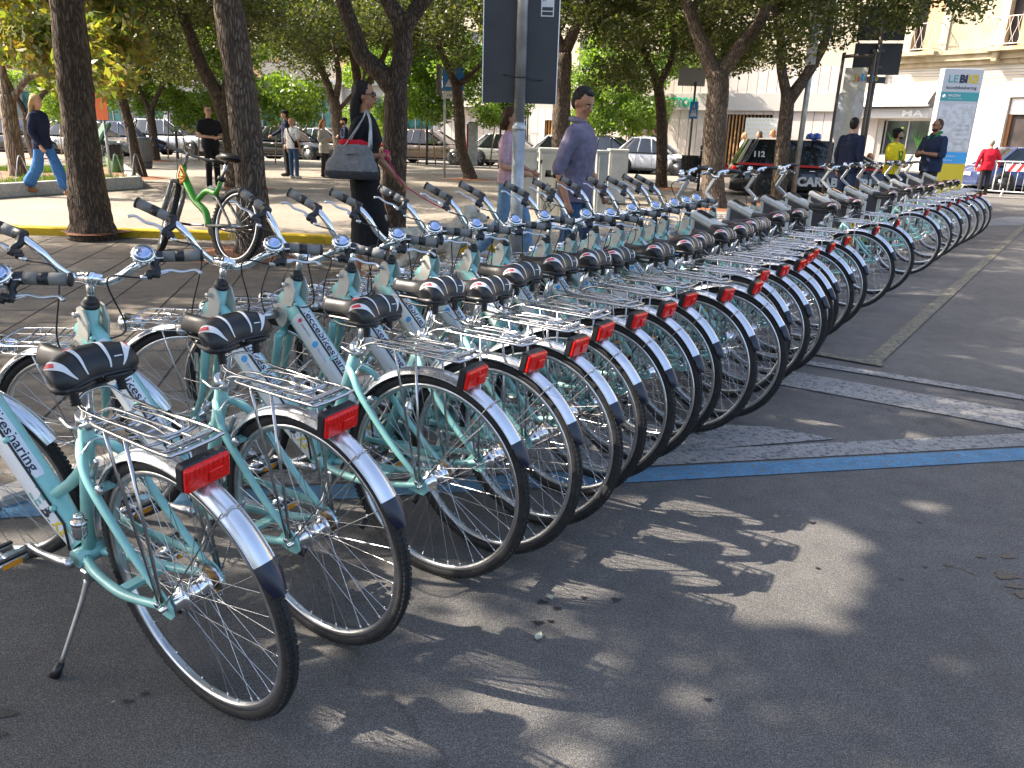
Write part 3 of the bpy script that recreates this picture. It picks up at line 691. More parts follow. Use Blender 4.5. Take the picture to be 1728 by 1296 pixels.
if rest.v: rest.build('paving_slabs', 'slab stone', pav, 'stuff')
kb = empty('stone_kerb'); kb['kind'] = 'structure'
a = -2.0
while a < 26.5:
    L_ = 1.0; b = MB(); b.box((0,0,0), (.988, .13, .14), bev=.012); c = na(KN+.055, a+L_/2, -.028); o = b.build('kerb_stone', 'kerb stone', kb); o.location = c; o.rotation_euler = (random.uniform(-.01,.01), 0, math.atan2(ALG.y, ALG.x)); a += L_
# plaza with yellow kerb
far = [(12.5,24.6), (14.2,27.4), (-2, 33.6), (-30, 36), (-60,37), (-60,10.4)]
b = MB(); pl = [(p[0], p[1], QZ) for p in YS]+[(x, y, QZ) for x, y in far[2:]]
pl = [(p[0], p[1], QZ) for p in YS]+[(13.2, 25.6, QZ), (3.2,31.2,QZ), (-5,33.9,QZ), (-16,35.3,QZ), (-60,37.5,QZ), (-60,10.6,QZ)]
b.add(pl, [tuple(range(len(pl)))], False); b.build('plaza', 'plaza stone', None, 'structure')
yk = empty('yellow_kerb'); yk['kind'] = 'structure'
acc = 0; P = smooth_pts(YK, 12)
i = 0
while i < len(P)-1:
    st = P[i]; j = i+1
    while j < len(P)-1 and (P[j]-st).length < .92: j += 1
    e = P[j]; d = (e-st); L_ = d.length; mid = (st+e)/2; b = MB(); b.box((0,0,0), (L_-.01, .17, .16), bev=.014)
    o = b.build('kerb_stone', 'yellow paint', yk); o.location = (mid.x, mid.y, QZ-.065); o.rotation_euler = (0, 0, math.atan2(d.y, d.x)); i = j
# far street, far pavement
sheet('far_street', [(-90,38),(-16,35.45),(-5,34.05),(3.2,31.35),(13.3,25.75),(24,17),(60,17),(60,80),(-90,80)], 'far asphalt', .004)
# painted road marks
def line(a, b_, w_, m, z, nm='road_marking'):
    a, b_ = V(a), V(b_); d = (b_-a).normalized(); n_ = V((-d.y, d.x, 0))*w_/2
    return sheet(nm, [a-n_, b_-n_, b_+n_, a+n_], m, z)
def quadpx(pts, m, z=.004, nm='road_marking'): return sheet(nm, [G(*p) for p in pts], m, z)
bd = V((cos(rad(11.3)), sin(rad(11.3)), 0)); B0 = G(1110, 801)
o = line(B0-bd*3.6, B0+bd*9, .135, 'blue line paint', .004)
B1 = V((.88,3.30,0)); o = line(B1-bd*3.4, B1+bd*9, .155, 'white line paint', .004)
quadpx([(1345,662),(1395,640),(1728,697),(1728,727)], 'white line paint'); 
m1a, m1b = (G(1370,651)+G(1352,630))/2, (G(1728,726)+G(1728,694))/2
for o in list(bpy.data.objects):
    if o.name.startswith('road_marking') and o == bpy.data.objects.get('road_marking.002'): bpy.data.objects.remove(o)
d1 = (G(1728,725)-G(1330,652)).normalized()
line(G(1335,640)-d1*1.6, G(1728,711)+d1*3, .34, 'white line paint', .006)
line(G(1360,615)-d1*1.2, G(1728,667)+d1*3, .11, 'white line paint', .008)
sheet('road_marking', [G(1150,770)-V((.75,.16,0)), G(1410,742), G(1300,722), G(1235,712)-V((1.3,.0,0))], 'white line paint', .006)
line(G(1468,616), G(1728,392)+V((2.5,3.6,0)), .105, 'yellow line paint', .010)
line(G(1376,598), G(1490,618), .10, 'yellow line paint', .012)
for (x0, y0, x1, y1, hw) in ((1600,372,1760,372,9),): quadpx([(1590,382),(1700,366),(1760,366),(1760,380)], 'white line paint', .004)
# stains and drips
def blob(px, py, r, sx=1.6, rz=0):
    c = G(px, py); pts = []
    ph = random.random()*6
    for k in range(22):
        a = 2*pi*k/22; q = .55*r*(1+.22*sin(3*a+ph)+.13*sin(7*a+ph*2)+random.uniform(-.1,.1)); x, y = q*cos(a)*sx, q*sin(a)
        pts.append((c.x+x*cos(rz)-y*sin(rz), c.y+x*sin(rz)+y*cos(rz)))
    sheet('oil_stain', pts, 'wet stain', .0035)
for q in ((1697,972,.045),(1712,990,.03),(1640,968,.012),(1625,962,.010),(1600,955,.016),(1560,957,.012),(1700,940,.028),(1655,940,.02),(1553,882,.014),(1522,978,.010),(1370,883,.016),(915,1017,.018),(940,1028,.014),(1040,1013,.018),(985,1010,.012),(908,1052,.018),(930,1050,.012),(8,1205,.028),(0,1240,.02),(215,1185,.014),(245,1172,.013),(1606,650,.035),(1195,1182,.012),(1725,1005,.03),(1380,960,.01)): blob(*q)
# fallen leaves on the asphalt
mat('pale leaf', (.42,.44,.34), .6); mat('brown leaf', (.20,.12,.05), .7)
def leaf(px, py, L_, rz, m, z=.006):
    c = G(px, py); b = MB(); n_ = 7; vs = []; fs = []
    for i in range(n_+1):
        u = i/n_; w_ = L_*.26*sin(pi*u**.8); vs += [(u*L_-L_/2, -w_, .004+.006*abs(u-.5)), (u*L_-L_/2, 0, .002), (u*L_-L_/2, w_, .006)]
    for i in range(n_): fs += [(i*3, i*3+3, i*3+4, i*3+1), (i*3+1, i*3+4, i*3+5, i*3+2)]
    b.add(vs, fs); o = b.build('fallen_leaf', m); o.location = (c.x, c.y, z); o.rotation_euler = (0, 0, rz); return o
tag(leaf(909,1078,.042,1.25,'pale leaf'), 'pale upturned leaf lying alone on the dark asphalt below the row', 'leaf')
tag(leaf(928,1012,.030,2.0,'pale leaf'), 'small narrow pale leaf on the asphalt beside dark drips', 'leaf')
tag(leaf(192,1190,.010,.4,'pale leaf'), 'tiny pale leaf scrap on the asphalt left of two dark drips', 'leaf')
# tree-pit soil
def soil(c, rx, ry, z, nm='tree_pit_soil', m='pit soil', h=.03):
    b = MB(); n_ = 26; ph = random.random()*6
    rings = [(0,1),(.5,.9),(.8,.45),(1,0)]
    vs = []
    for rr, hh in rings:
        for k in range(n_):
            a = 2*pi*k/n_; q = rr*(1+.12*sin(3*a+ph)+.07*sin(5*a+ph)); vs.append((c.x+rx*q*cos(a), c.y+ry*q*sin(a), z+h*hh+.002))
    fs = [(i*n_+k, (i+1)*n_+k, (i+1)*n_+(k+1) % n_, i*n_+(k+1) % n_) for i in range(3) for k in range(n_)]
    b.add(vs, fs); o = b.build(nm, m, None, 'stuff'); return o
# ================================================================ trees
leaf_mat('oak leaves', [(.030,.042,.014),(.060,.075,.024),(.105,.115,.038),(.072,.088,.028),(.18,.16,.06)], .42)
leaf_mat('lime leaves', [(.09,.15,.025),(.16,.24,.045),(.24,.32,.07),(.12,.18,.035)], .5)
leaf_mat('magnolia leaves', [(.08,.11,.03),(.16,.19,.05),(.28,.26,.07),(.22,.13,.04),(.12,.16,.05)], .45)
leaf_mat('grass blades', [(.05,.10,.02),(.09,.15,.03),(.16,.17,.06)], .4)
leaf_mat('hedge leaves', [(.015,.03,.008),(.03,.055,.015),(.05,.08,.02)], .3)
bark_mat('oak bark', (.13,.095,.07), (.25,.19,.145)); bark_mat('dark bark', (.085,.06,.042), (.18,.13,.092)); bark_mat('pale bark', (.22,.17,.13), (.36,.29,.22), .5)
SUNV = np.array(tuple(sdir)); BEAMS = []
for q in ((1255,955,.16),(1330,985,.15),(1180,890,.16),(1110,935,.12),(1100,860,.10),(1385,1000,.07),(1270,1000,.11),(960,990,.07),(1200,850,.09),(1040,960,.09),(640,1215,.07),(700,1232,.05),(860,1190,.06),(880,1205,.04),(955,1280,.045),(20,925,.08),(1560,855,.03),(1540,735,.04),(1390,715,.05),(1330,705,.04),(500,1090,.05),(610,860,.06),(820,700,.07)):
    p_ = G(q[0], q[1]); BEAMS.append((np.array(tuple(p_)), q[2]))
for q in ((892,600,.16),(967,578,.17),(1013,556,.15),(850,590,.12),(800,470,.14)): BEAMS.append((np.array(tuple(G(q[0], q[1], .74))), q[2]))
_r = random.Random(5)
for q in range(26): BEAMS.append((np.array((_r.uniform(-1.2,3.5), _r.uniform(.9,5.5), 0)), _r.uniform(.015,.04)))
def leaf_cloud(name, m, centres, rads, n_leaf, size, seed=1, aspect=.5, hang=.0, gaps=None):
    """many separate leaves gathered in clumps; one mesh, built with arrays"""
    r = np.random.default_rng(seed); C = np.array([tuple(c) for c in centres], float); Rr = np.array(rads, float)
    wts = Rr**2/np.sum(Rr**2); idx = r.choice(len(C), n_leaf, p=wts)
    d = r.normal(size=(n_leaf, 3)); d /= np.linalg.norm(d, axis=1)[:,None]; q = r.random(n_leaf)**.45
    P = C[idx]+d*(q*Rr[idx])[:,None]*np.array([1,1,.8])
    if gaps is not None:      # openings in the crown that let the sun through to the road
        W_ = P+np.array(tuple(gaps)); keep = np.ones(n_leaf, bool)
        for b0, br in BEAMS:
            d_ = W_-b0; al = d_@SUNV; dist = np.linalg.norm(d_-al[:,None]*SUNV, axis=1); keep &= dist > br+size*.3
        P = P[keep]; n_leaf = len(P)
    t = r.normal(size=(n_leaf,3)); t[:,2] -= hang; t /= np.linalg.norm(t, axis=1)[:,None]
    u = np.cross(t, r.normal(size=(n_leaf,3))); u /= np.linalg.norm(u, axis=1)[:,None]; nn = np.cross(t, u)
    s = size*(.65+.7*r.random(n_leaf))[:,None]
    v = np.stack([P-t*s*.5, P+u*s*aspect*.5+nn*s*.08, P+t*s*.5, P-u*s*aspect*.5+nn*s*.08], 1).reshape(-1, 3)
    me = bpy.data.meshes.new(name); me.vertices.add(4*n_leaf); me.vertices.foreach_set('co', v.ravel())
    me.loops.add(4*n_leaf); me.loops.foreach_set('vertex_index', np.arange(4*n_leaf, dtype=np.int32))
    me.polygons.add(n_leaf); me.polygons.foreach_set('loop_start', np.arange(0, 4*n_leaf, 4, dtype=np.int32)); me.polygons.foreach_set('loop_total', np.full(n_leaf, 4, dtype=np.int32))
    me.update(); me.validate(); me.materials.append(MATS[m]); return me
def crown_centres(seed, rx, rz, n_, flat=.0):
    r = random.Random(seed); out = []; rads = []
    for k in range(n_):
        a = r.random()*2*pi; cz = r.uniform(-1, 1); q = (.55+.45*r.random()) if r.random() < .8 else r.random()*.6
        c = math.sqrt(1-cz*cz); out.append((rx*q*c*cos(a), rx*q*c*sin(a), rz*q*cz)); rads.append(r.uniform(.32, .62)*rx/3)
    return out, rads
CROWNS = []
for k in range(3):
    c, rr_ = crown_centres(40+k, 3.2, 2.1, 88); CROWNS.append(leaf_cloud('crown', 'oak leaves', c, rr_, 42000, .085, 5+k, .55, .4))
LIME = []
for k in range(2):
    c, rr_ = crown_centres(60+k, 1.7, 2.2, 44); LIME.append(leaf_cloud('crown', 'lime leaves', c, [q*1.7 for q in rr_], 16000, .11, 15+k, .6, .3))
CROWNT = []
for k in range(2):
    c, rr_ = crown_centres(80+k, 3.2, 1.6, 46); CROWNT.append(leaf_cloud('crown', 'oak leaves', c, rr_, 22000, .085, 25+k, .55, .4))
def add_crown(parent, me, loc, sc=(1,1,1), rz=0, nm='crown'):
    o = bpy.data.objects.new(nm, me); COL.objects.link(o); o.parent = parent; o.location = loc; o.scale = sc; o.rotation_euler = (0, 0, rz); return o
def limb(b, pts, r0, r1, n=12, wob=.0, sub=5, seed=0):
    P = smooth_pts(pts, sub); k = len(P); r = random.Random(seed+k); rs = []
    for i in range(k):
        u = i/(k-1); rs.append((r0+(r1-r0)*u)*(1+r.uniform(-1,1)*wob))
    b.tube(P, rs, n)
TREES = []
def oak(label, base, trunk, branches, r0_, r1_, crown=None, m='oak bark', flare=1.5, group='holm oaks of the square', nm='oak_tree', soilr=.7, z=QZ):
    """trunk and branches are (px,py[,depth shift]) picked on the tree's own distance; base is its foot on the plaza"""
    B = G(*base, z); y = B.y; r0, r1 = r0_*.83, r1_*.83
    t = thing(nm, label, 'tree', (B.x, B.y, z), 0, group); O = V((B.x, B.y, z))
    tp = [V((0,0,-.08)), V((0,0,.12))]+[D(q[0], q[1], y+(q[2] if len(q) > 2 else 0))-O for q in trunk]
    b = MB(); P = smooth_pts(tp, 6); k = len(P); rr_ = random.Random(int(B.x*100)); rs = []
    for i, p in enumerate(P):
        u = i/(k-1); fl = 1+(flare-1)*math.exp(-max(0, p.z)/.28); rs.append((r0+(r1-r0)*u)*fl*(1+rr_.uniform(-.05,.05)))
    n_ = 26; b.tube(P, rs, n_)
    # fluting of the lower trunk
    vs = []
    for i in range(len(b.v)):
        ring, j = divmod(i, n_); c = P[min(ring, k-1)]; a = 2*pi*j/n_; p = V(b.v[i]); f = 1+.08*sin(5*a+ring*.12)*math.exp(-max(0,c.z)/1.2)+.025*sin(9*a+ring*.5); vs.append(tuple(c+(p-c)*f))
    b.v = vs; b.build('trunk', m, t)
    tips = []
    for bi, br in enumerate(branches):
        r_a, r_b, pts = br; r_a *= .86; r_b *= .86; pp = [D(q[0], q[1], y+(q[2] if len(q) > 2 else 0))-O for q in pts]
        b = MB(); limb(b, pp, r_a, r_b, 12, .05, 6, bi); 
        e = pp[-1]; d = (pp[-1]-pp[-2]).normalized()
        for s in range(3):
            dd = (d+V((random.uniform(-.7,.7), random.uniform(-.7,.7), random.uniform(-.1,.6)))).normalized(); L_ = random.uniform(1.0, 1.9)
            limb(b, [e-d*.1, e+dd*L_*.5+V((0,0,.1)), e+dd*L_+V((0,0,.25))], r_b*.8, r_b*.25, 7, .05, 3, s)
        b.build('branch', m, t)
    if crown:
        cz, sx, sz, off = crown
        add_crown(t, CROWNS[len(TREES) % 3], (off[0], off[1], cz-z-.15), (sx*1.08, sx*1.08, sz*1.05), random.uniform(0, 6))
    TREES.append(t)
    if soilr: soil(O, soilr, soilr*.9, z)
    return t
oak('thick brown trunk leaning left by the yellow kerb, in front of the walking blonde woman', (158,392), [(145,300),(128,150),(112,0),(104,-90)], [(.13,.06,[(106,-60),(60,-160),(0,-240)]),(.13,.06,[(106,-60),(150,-180),(240,-260)])], .26, .20, (5.6,1.0,.95,(-.3,.4)), 'dark bark', 1.25, soilr=.36)
oak('tall grooved trunk rising behind the green bicycle', (432,430), [(425,330),(412,200),(396,80),(380,-30),(370,-110)], [(.13,.06,[(374,-80),(330,-190),(260,-270)]),(.12,.06,[(374,-80),(440,-200),(500,-280)])], .215, .165, (5.5,1.0,.92,(-.1,.5)), 'oak bark', 1.35, soilr=.75, z=PZ)
oak('forked oak trunk just left of the tall grooved trunk, right of the man in black', (400,318), [(397,270),(385,210),(372,165)], [(.17,.08,[(374,172),(340,110),(318,50),(295,0),(270,-60)]),(.16,.08,[(378,175),(392,110),(382,40),(390,-20)])], .27, .23, (5.0,1.1,.9,(0,.6)), 'dark bark', 1.15)
oak('slender oak with a V fork beside the grey litter bin', (262,272), [(258,225),(253,188)], [(.10,.05,[(253,190),(240,160),(222,110),(215,60)]),(.10,.05,[(254,190),(266,160),(285,120),(290,70)])], .20,.16, (4.55,1.0,.9,(0,0)), 'dark bark', 1.2)
oak('leaning dark oak behind the orange sign', (238,300), [(228,260),(215,200),(198,145)], [(.11,.05,[(199,150),(185,100),(190,40)]),(.10,.05,[(198,148),(215,100),(235,60)])], .16,.13, (4.4,1.0,.85,(0,0)), 'dark bark', 1.2)
oak('dark oak half hidden at the far left behind the blonde woman', (62,268), [(50,230),(45,190)], [(.12,.06,[(46,195),(20,150),(0,110)]),(.12,.06,[(46,195),(80,150),(110,120)])], .22,.18, (5.0,1.1,.9,(0,0)), 'dark bark', 1.2)
oak('sunlit oak forking low between the white-shirt man and the woman with a bag', (577,292), [(572,240),(567,190),(562,165)], [(.14,.07,[(562,170),(548,130),(530,95),(505,45),(485,0)]),(.12,.07,[(566,172),(572,130),(566,90),(560,50)]),(.08,.05,[(572,185),(590,165),(612,135),(618,80)])], .25,.20, (5.3,1.15,.95,(0,0)), 'oak bark', 1.15)
oak('big twisted oak whose limbs sweep left behind the dark-haired woman', (662,402), [(664,330),(666,250),(668,190),(668,140)], [(.15,.08,[(666,152),(640,120),(612,95),(600,60),(578,0),(560,-60)]),(.15,.09,[(668,145),(680,90),(676,40),(655,0),(640,-60)]),(.13,.08,[(676,60),(700,20),(740,-30)])], .185,.165, (5.3,1.05,.9,(0,.6)), 'dark bark', 1.2, soilr=.55)
oak('straight oak behind the dark-haired woman, between the twisted oak and the sunlit oak', (612,290), [(612,220),(606,150)], [(.17,.09,[(607,155),(596,90),(588,30),(590,-20)]),(.12,.07,[(609,160),(640,110),(660,60),(668,0)])], .28,.22, (5.6,1.1,.9,(0,0)), 'dark bark', 1.1)
oak('curved dark oak right of the blue crossing sign', (792,303), [(778,250),(775,190),(770,140)], [(.13,.06,[(770,145),(752,105),(738,70),(722,40),(705,0)]),(.10,.05,[(742,85),(732,40),(745,10)]),(.11,.06,[(773,145),(795,125),(818,95),(812,50)])], .21,.17, (5.3,1.1,.85,(0,0)), 'dark bark', 1.25)
oak('thick straight oak behind the purple-shirted man', (948,322), [(946,250),(948,170),(950,90)], [(.18,.09,[(950,95),(930,40),(900,0)]),(.18,.09,[(951,92),(975,40),(1000,-10)])], .27,.25, (4.9,1.15,1.0,(.2,-.2)), 'oak bark', 1.15)
oak('narrow forked oak beside the green shop lettering', (1115,318), [(1117,260),(1116,190),(1110,140)], [(.12,.06,[(1110,145),(1092,100),(1078,60),(1060,0)]),(.11,.06,[(1113,142),(1133,100),(1138,50),(1130,0)])], .19,.165, (5.2,1.05,.9,(.2,0)), 'dark bark', 1.2)
oak('broad Y shaped oak in front of the police car tail', (1203,352), [(1203,290),(1207,210),(1212,150),(1210,120)], [(.19,.10,[(1207,128),(1185,75),(1165,20),(1150,-40)]),(.18,.10,[(1213,128),(1245,85),(1280,40),(1305,-20)])], .27,.235, (5.2,1.1,.9,(.3,0)), 'oak bark', 1.2)
oak('oak standing before the middle of the police car', (1312,345), [(1316,300),(1324,220),(1330,160)], [(.13,.07,[(1329,168),(1318,110),(1316,50),(1300,0)]),(.15,.08,[(1332,168),(1365,120),(1392,70),(1405,10)])], .19,.175, (5.0,1.0,.95,(.4,-.3)), 'oak bark', 1.2)
# the oaks whose shade falls on the bicycles, standing left of the photographer's view
def shade_tree(x, y, ox, oy, cz, sx, sz, dense, label, k):
    t = thing('oak_tree', label, 'tree', (x, y, 0), 0, 'holm oaks of the square'); b = MB()
    limb(b, [(0,0,-.1), (.1,.05,1.2), (.05,.0,2.6)], .24, .19, 16, .03); b.build('trunk', 'dark bark', t)
    for a in range(4):
        b = MB(); limb(b, [(.05,0,2.5), (ox*.4+.6*cos(a*1.6),oy*.4+.6*sin(a*1.6),3.7), (ox+1.4*cos(a*1.6),oy+1.4*sin(a*1.6),cz-.9)], .12, .04, 8, .05); b.build('branch', 'dark bark', t)
    c, rr_ = crown_centres(90+k, 3.2*sx, 2.1*sz, 70); O = V((x, y, 0)); c = [V(q)+V((ox, oy, cz)) for q in c]
    me = leaf_cloud('crown', 'oak leaves', c, [q*1.25 for q in rr_], 46000 if dense else 38000, .092, 95+k, .6, .4, O)
    add_crown(t, me, (0,0,0)); TREES.append(t); return t
SH = [(-7.6,3.9,.9,0,5.9,.92,.8,0),(-8.4,.6,.6,0,5.8,.95,.8,1),(-2.8,-2.6,-.6,5.2,6.0,.85,.6,1),(-2.6,-5.5,-1.2,4.6,5.8,.85,.6,1),(-9.6,7.4,4.2,-.9,6.3,1.0,.6,0),(-12.5,7.3,2.2,.2,6.0,1.05,.7,0)]
for k, q in enumerate(SH): shade_tree(*q, ['dense oak left of the view shading the near bicycles','oak left of the view shading the asphalt','oak behind the view shading the near asphalt','oak behind the photographer reaching over the road','oak beyond the left edge of the view','oak far beyond the left edge of the view, shading the slab pavement'][k], k)
# magnolia with pale trunk in the planter
t = thing('magnolia_tree', 'pale smooth-barked magnolia with yellow-green leaves in the planter at far left', 'tree', (0,0,0)); B = G(30,292,QZ+.25); y = B.y; t.location = B
b = MB(); pp = [V((0,0,-.2))]+[D(*q, y)-B for q in ((24,250),(15,190),(12,160))]; limb(b, pp, .17, .14, 14, .03); b.build('trunk', 'pale bark', t)
for r_a, pts in ((.10,[(12,168),(2,110),(-10,50)]),(.07,[(20,168),(45,135),(75,118),(110,80)]),(.05,[(60,125),(95,125),(125,112)])):
    b = MB(); limb(b, [D(*q, y)-B for q in pts], r_a, r_a*.4, 9, .04); b.build('branch', 'pale bark', t)
r_ = random.Random(3); cs = []; rs_ = []
for k in range(46):
    px, py = r_.uniform(-40, 215), r_.uniform(-60, 150); 
    if py > 95+ (40 if px > 110 else 0)*r_.random() and px < 90: continue
    cs.append(D(px, py, y+r_.uniform(-2.0, 1.2))-B); rs_.append(r_.uniform(.3,.6))
add_crown(t, leaf_cloud('crown', 'magnolia leaves', cs, rs_, 5200, .21, 77, .42, .2), (0,0,0))
# young street trees with stakes
mat('stake wood', (.36,.24,.13), .7, vary=.2)
for k, (px, py, sc_) in enumerate(((482,278,1.15),(300,268,1.0),(352,272,.95),(720,278,1.05),(655,276,.9),(842,282,.95),(1062,283,1.2),(1335,286,1.0),(120,262,1.1),(1005,283,.9))):
    B = G(px, py, QZ); t = thing('street_tree', ['bright green young tree behind the man in the white shirt','bright green young tree left of the man in black','young staked tree behind the man in black','bright green young tree beside the brown car and crossing sign','young street tree behind the dark-haired woman','young street tree behind the big grey panel','bushy bright green tree left of the green shop lettering','small green tree behind the police car','young street tree at the left behind the thick trunk','small young tree between the purple-shirted man and the shop'][k], 'tree', B, 0, 'young street trees with stakes')
    b = MB(); limb(b, [(0,0,-.05), (.03,0,1.2), (0,.02,2.6)], .055, .04, 8, .03); b.build('trunk', 'oak bark', t)
    for s in (-1, 1): b = MB(); b.tube([(s*.38,0,-.02), (s*.16,.02,2.1)], .028, 6); b.build('stake', 'stake wood', t)
    add_crown(t, LIME[k % 2], (0,0,3.7*sc_), (sc_*1.25, sc_*1.25, sc_*1.15), k)
# ================================================================ buildings
mat('cream render', (.47,.41,.32), .8, vary=.10, vscale=.7, bump=.2, bscale=20)
mat('stone upper', (.30,.25,.17), .85, col2=(.43,.37,.27), vscale=.8, ramp=(.35,.65), bump=.4, bscale=12)
mat('white wall', (.56,.51,.43), .8, vary=.05, vscale=.8, bump=.1, bscale=30)
mat('cornice stone', (.34,.27,.16), .85, col2=(.45,.37,.25), vscale=2.5, bump=.4, bscale=15)
mat('pink cladding', (.50,.44,.40), .55, vary=.06, vscale=1.2); mat('sign band', (.42,.40,.37), .5, vary=.03)
mat('peach render', (.62,.40,.22), .8, vary=.12, vscale=.8); mat('terracotta shutter', (.52,.30,.16), .7, vary=.08)
mat('shop glass', (.05,.16,.15), .06, spec=.9, vary=.5, vscale=1.5); mat('window glass', (.10,.13,.14), .08, spec=.8, vary=.4, vscale=1)
mat('interior dark', (.03,.02,.018), .6, vary=.4, vscale=2); mat('brown wood', (.17,.075,.035), .5, vary=.25, vscale=4, stretch=(1,1,.1))
mat('slat wood', (.42,.22,.08), .5, vary=.15, vscale=4); mat('green letters', (.02,.40,.22), .4); mat('grey wood', (.35,.33,.30), .6)
mat('railing', (.62,.56,.48), .5, vary=.1); mat('awning white', (.56,.54,.51), .6); mat('sign grey', (.45,.45,.46), .4)
mat('lattice blue', (.09,.11,.42), .5); mat('pane dots', (.60,.62,.58), .4)
mat('door brown', (.30,.13,.05), .45, vary=.15); mat('leaf green', (.06,.20,.04), .6, vary=.3); mat('cable black', (.03,.03,.03), .5)
class Plane:
    def __init__(s, o, d): s.o = V((*o, 0)); s.e = V((*d, 0)).normalized(); s.n = V((s.e.y, -s.e.x, 0)); s.rz = math.atan2(s.e.y, s.e.x)
    def sz(s, px, py):
        d = ray(px, py); k = (s.o-CAM).dot(s.n)/d.dot(s.n); p = CAM+d*k; return ((p-s.o).dot(s.e), p.z)
    def P(s, a, z, out=0): return s.o+s.e*a+s.n*out+V((0,0,z))
    # local frame of the building Empty: x along the wall, y = inward, z up
    def box(s, b, a0, a1, z0, z1, o0, o1, bev=0): b.box(((a0+a1)/2, -(o0+o1)/2, (z0+z1)/2), (a1-a0, abs(o1-o0), z1-z0), bev=bev)
def wall_holes(b, a0, a1, z0, z1, holes, dep=.25):
    xs = sorted({a0, a1, *[h[0] for h in holes], *[h[1] for h in holes]}); zs = sorted({z0, z1, *[h[2] for h in holes], *[h[3] for h in holes]})
    xs = [x for x in xs if a0 <= x <= a1]; zs = [z for z in zs if z0 <= z <= z1]
    for i in range(len(xs)-1):
        for j in range(len(zs)-1):
            cx, cz = (xs[i]+xs[i+1])/2, (zs[j]+zs[j+1])/2
            if any(h[0] < cx < h[1] and h[2] < cz < h[3] for h in holes): continue
            b.add([(xs[i],0,zs[j]),(xs[i+1],0,zs[j]),(xs[i+1],0,zs[j+1]),(xs[i],0,zs[j+1])], [(0,1,2,3)], False)
    for h in holes:
        x0, x1, y0, y1 = h[:4]
        b.add([(x0,0,y0),(x0,dep,y0),(x0,dep,y1),(x0,0,y1)], [(0,1,2,3)], False); b.add([(x1,0,y0),(x1,0,y1),(x1,dep,y1),(x1,dep,y0)], [(0,1,2,3)], False)
        b.add([(x0,0,y1),(x0,dep,y1),(x1,dep,y1),(x1,0,y1)], [(0,1,2,3)], False); b.add([(x0,0,y0),(x1,0,y0),(x1,dep,y0),(x0,dep,y0)], [(0,1,2,3)], False)
def window(par, h, glass, frm, dep=.2, nx=2, nz=1, fw=.07):
    x0, x1, z0, z1 = h[:4]; b = MB(); y = dep-.03
    for (p, q, r_, s_) in ((x0,x0+fw,z0,z1),(x1-fw,x1,z0,z1)): b.box(((p+q)/2, y, (r_+s_)/2), (q-p, .06, s_-r_))
    for (r_, s_) in ((z0,z0+fw),(z1-fw,z1)): b.box(((x0+x1)/2, y, (r_+s_)/2), (x1-x0-2*fw, .06, s_-r_))
    for i in range(1, nx): b.box((x0+(x1-x0)*i/nx, y+.002, (z0+z1)/2), (fw*.7, .05, z1-z0-2*fw))
    for i in range(1, nz): b.box(((x0+x1)/2, y+.004, z0+(z1-z0)*i/nz), (x1-x0-2*fw, .04, fw*.7))
    f = b.build('window', frm, par); g = MB(); g.box(((x0+x1)/2, dep+.02, (z0+z1)/2), (x1-x0, .02, z1-z0)); g.build('pane', glass, f); return f
def building(nm, label, pl, length, a0=0):
    t = thing(nm, label, 'building', pl.o, pl.rz); return t
# --- right building
PC = Plane((15.4, 34.4), (.61, -.79)); tC = building('stone_building', 'pale building at right with a stone cornice, iron balconies and a brown framed shop door', PC, 24)
zc0, zc1 = PC.sz(1600,112)[1], PC.sz(1600,90)[1]
s_b0, s_b1 = PC.sz(1546,30)[0], PC.sz(1594,30)[0]; zb = PC.sz(1565,88)[1]
sd0 = PC.sz(1690,230)[0]; zd1 = PC.sz(1700,164)[1]; s2 = PC.sz(1697,60)[0]
sw0, sw1, zw0, zw1 = PC.sz(1452,225)[0], PC.sz(1566,225)[0], PC.sz(1500,262)[1], PC.sz(1500,201)[1]
up_h = [(s_b0, s_b1, zb, zb+2.6), (s2, s2+(s_b1-s_b0)*1.0, zb, zb+2.6)]
b = MB(); wall_holes(b, -.5, 22, zc1, 14, up_h, .3); b.add([(-.5,0,14),(22,0,14),(22,9,14),(-.5,9,14)], [(0,1,2,3)], False); b.add([(22,0,0),(22,9,0),(22,9,14),(22,0,14)], [(0,1,2,3)], False); b.build('wall', 'stone upper', tC)
b = MB(); lo_h = [(sw0, sw1, zw0, zw1), (sd0, sd0+2.6, .0, zd1)]; wall_holes(b, -.5, 22, 0, zc0, lo_h, .35); b.build('wall', 'white wall', tC)
b = MB(); h_ = zc1-zc0
PC.box(b, -.5, 22, zc0, zc0+h_*.35, -.02, .16); PC.box(b, -.5, 22, zc0+h_*.35, zc0+h_*.8, -.02, .30); PC.box(b, -.5, 22, zc0+h_*.8, zc1+.06, -.02, .42); b.build('cornice', 'cornice stone', tC)
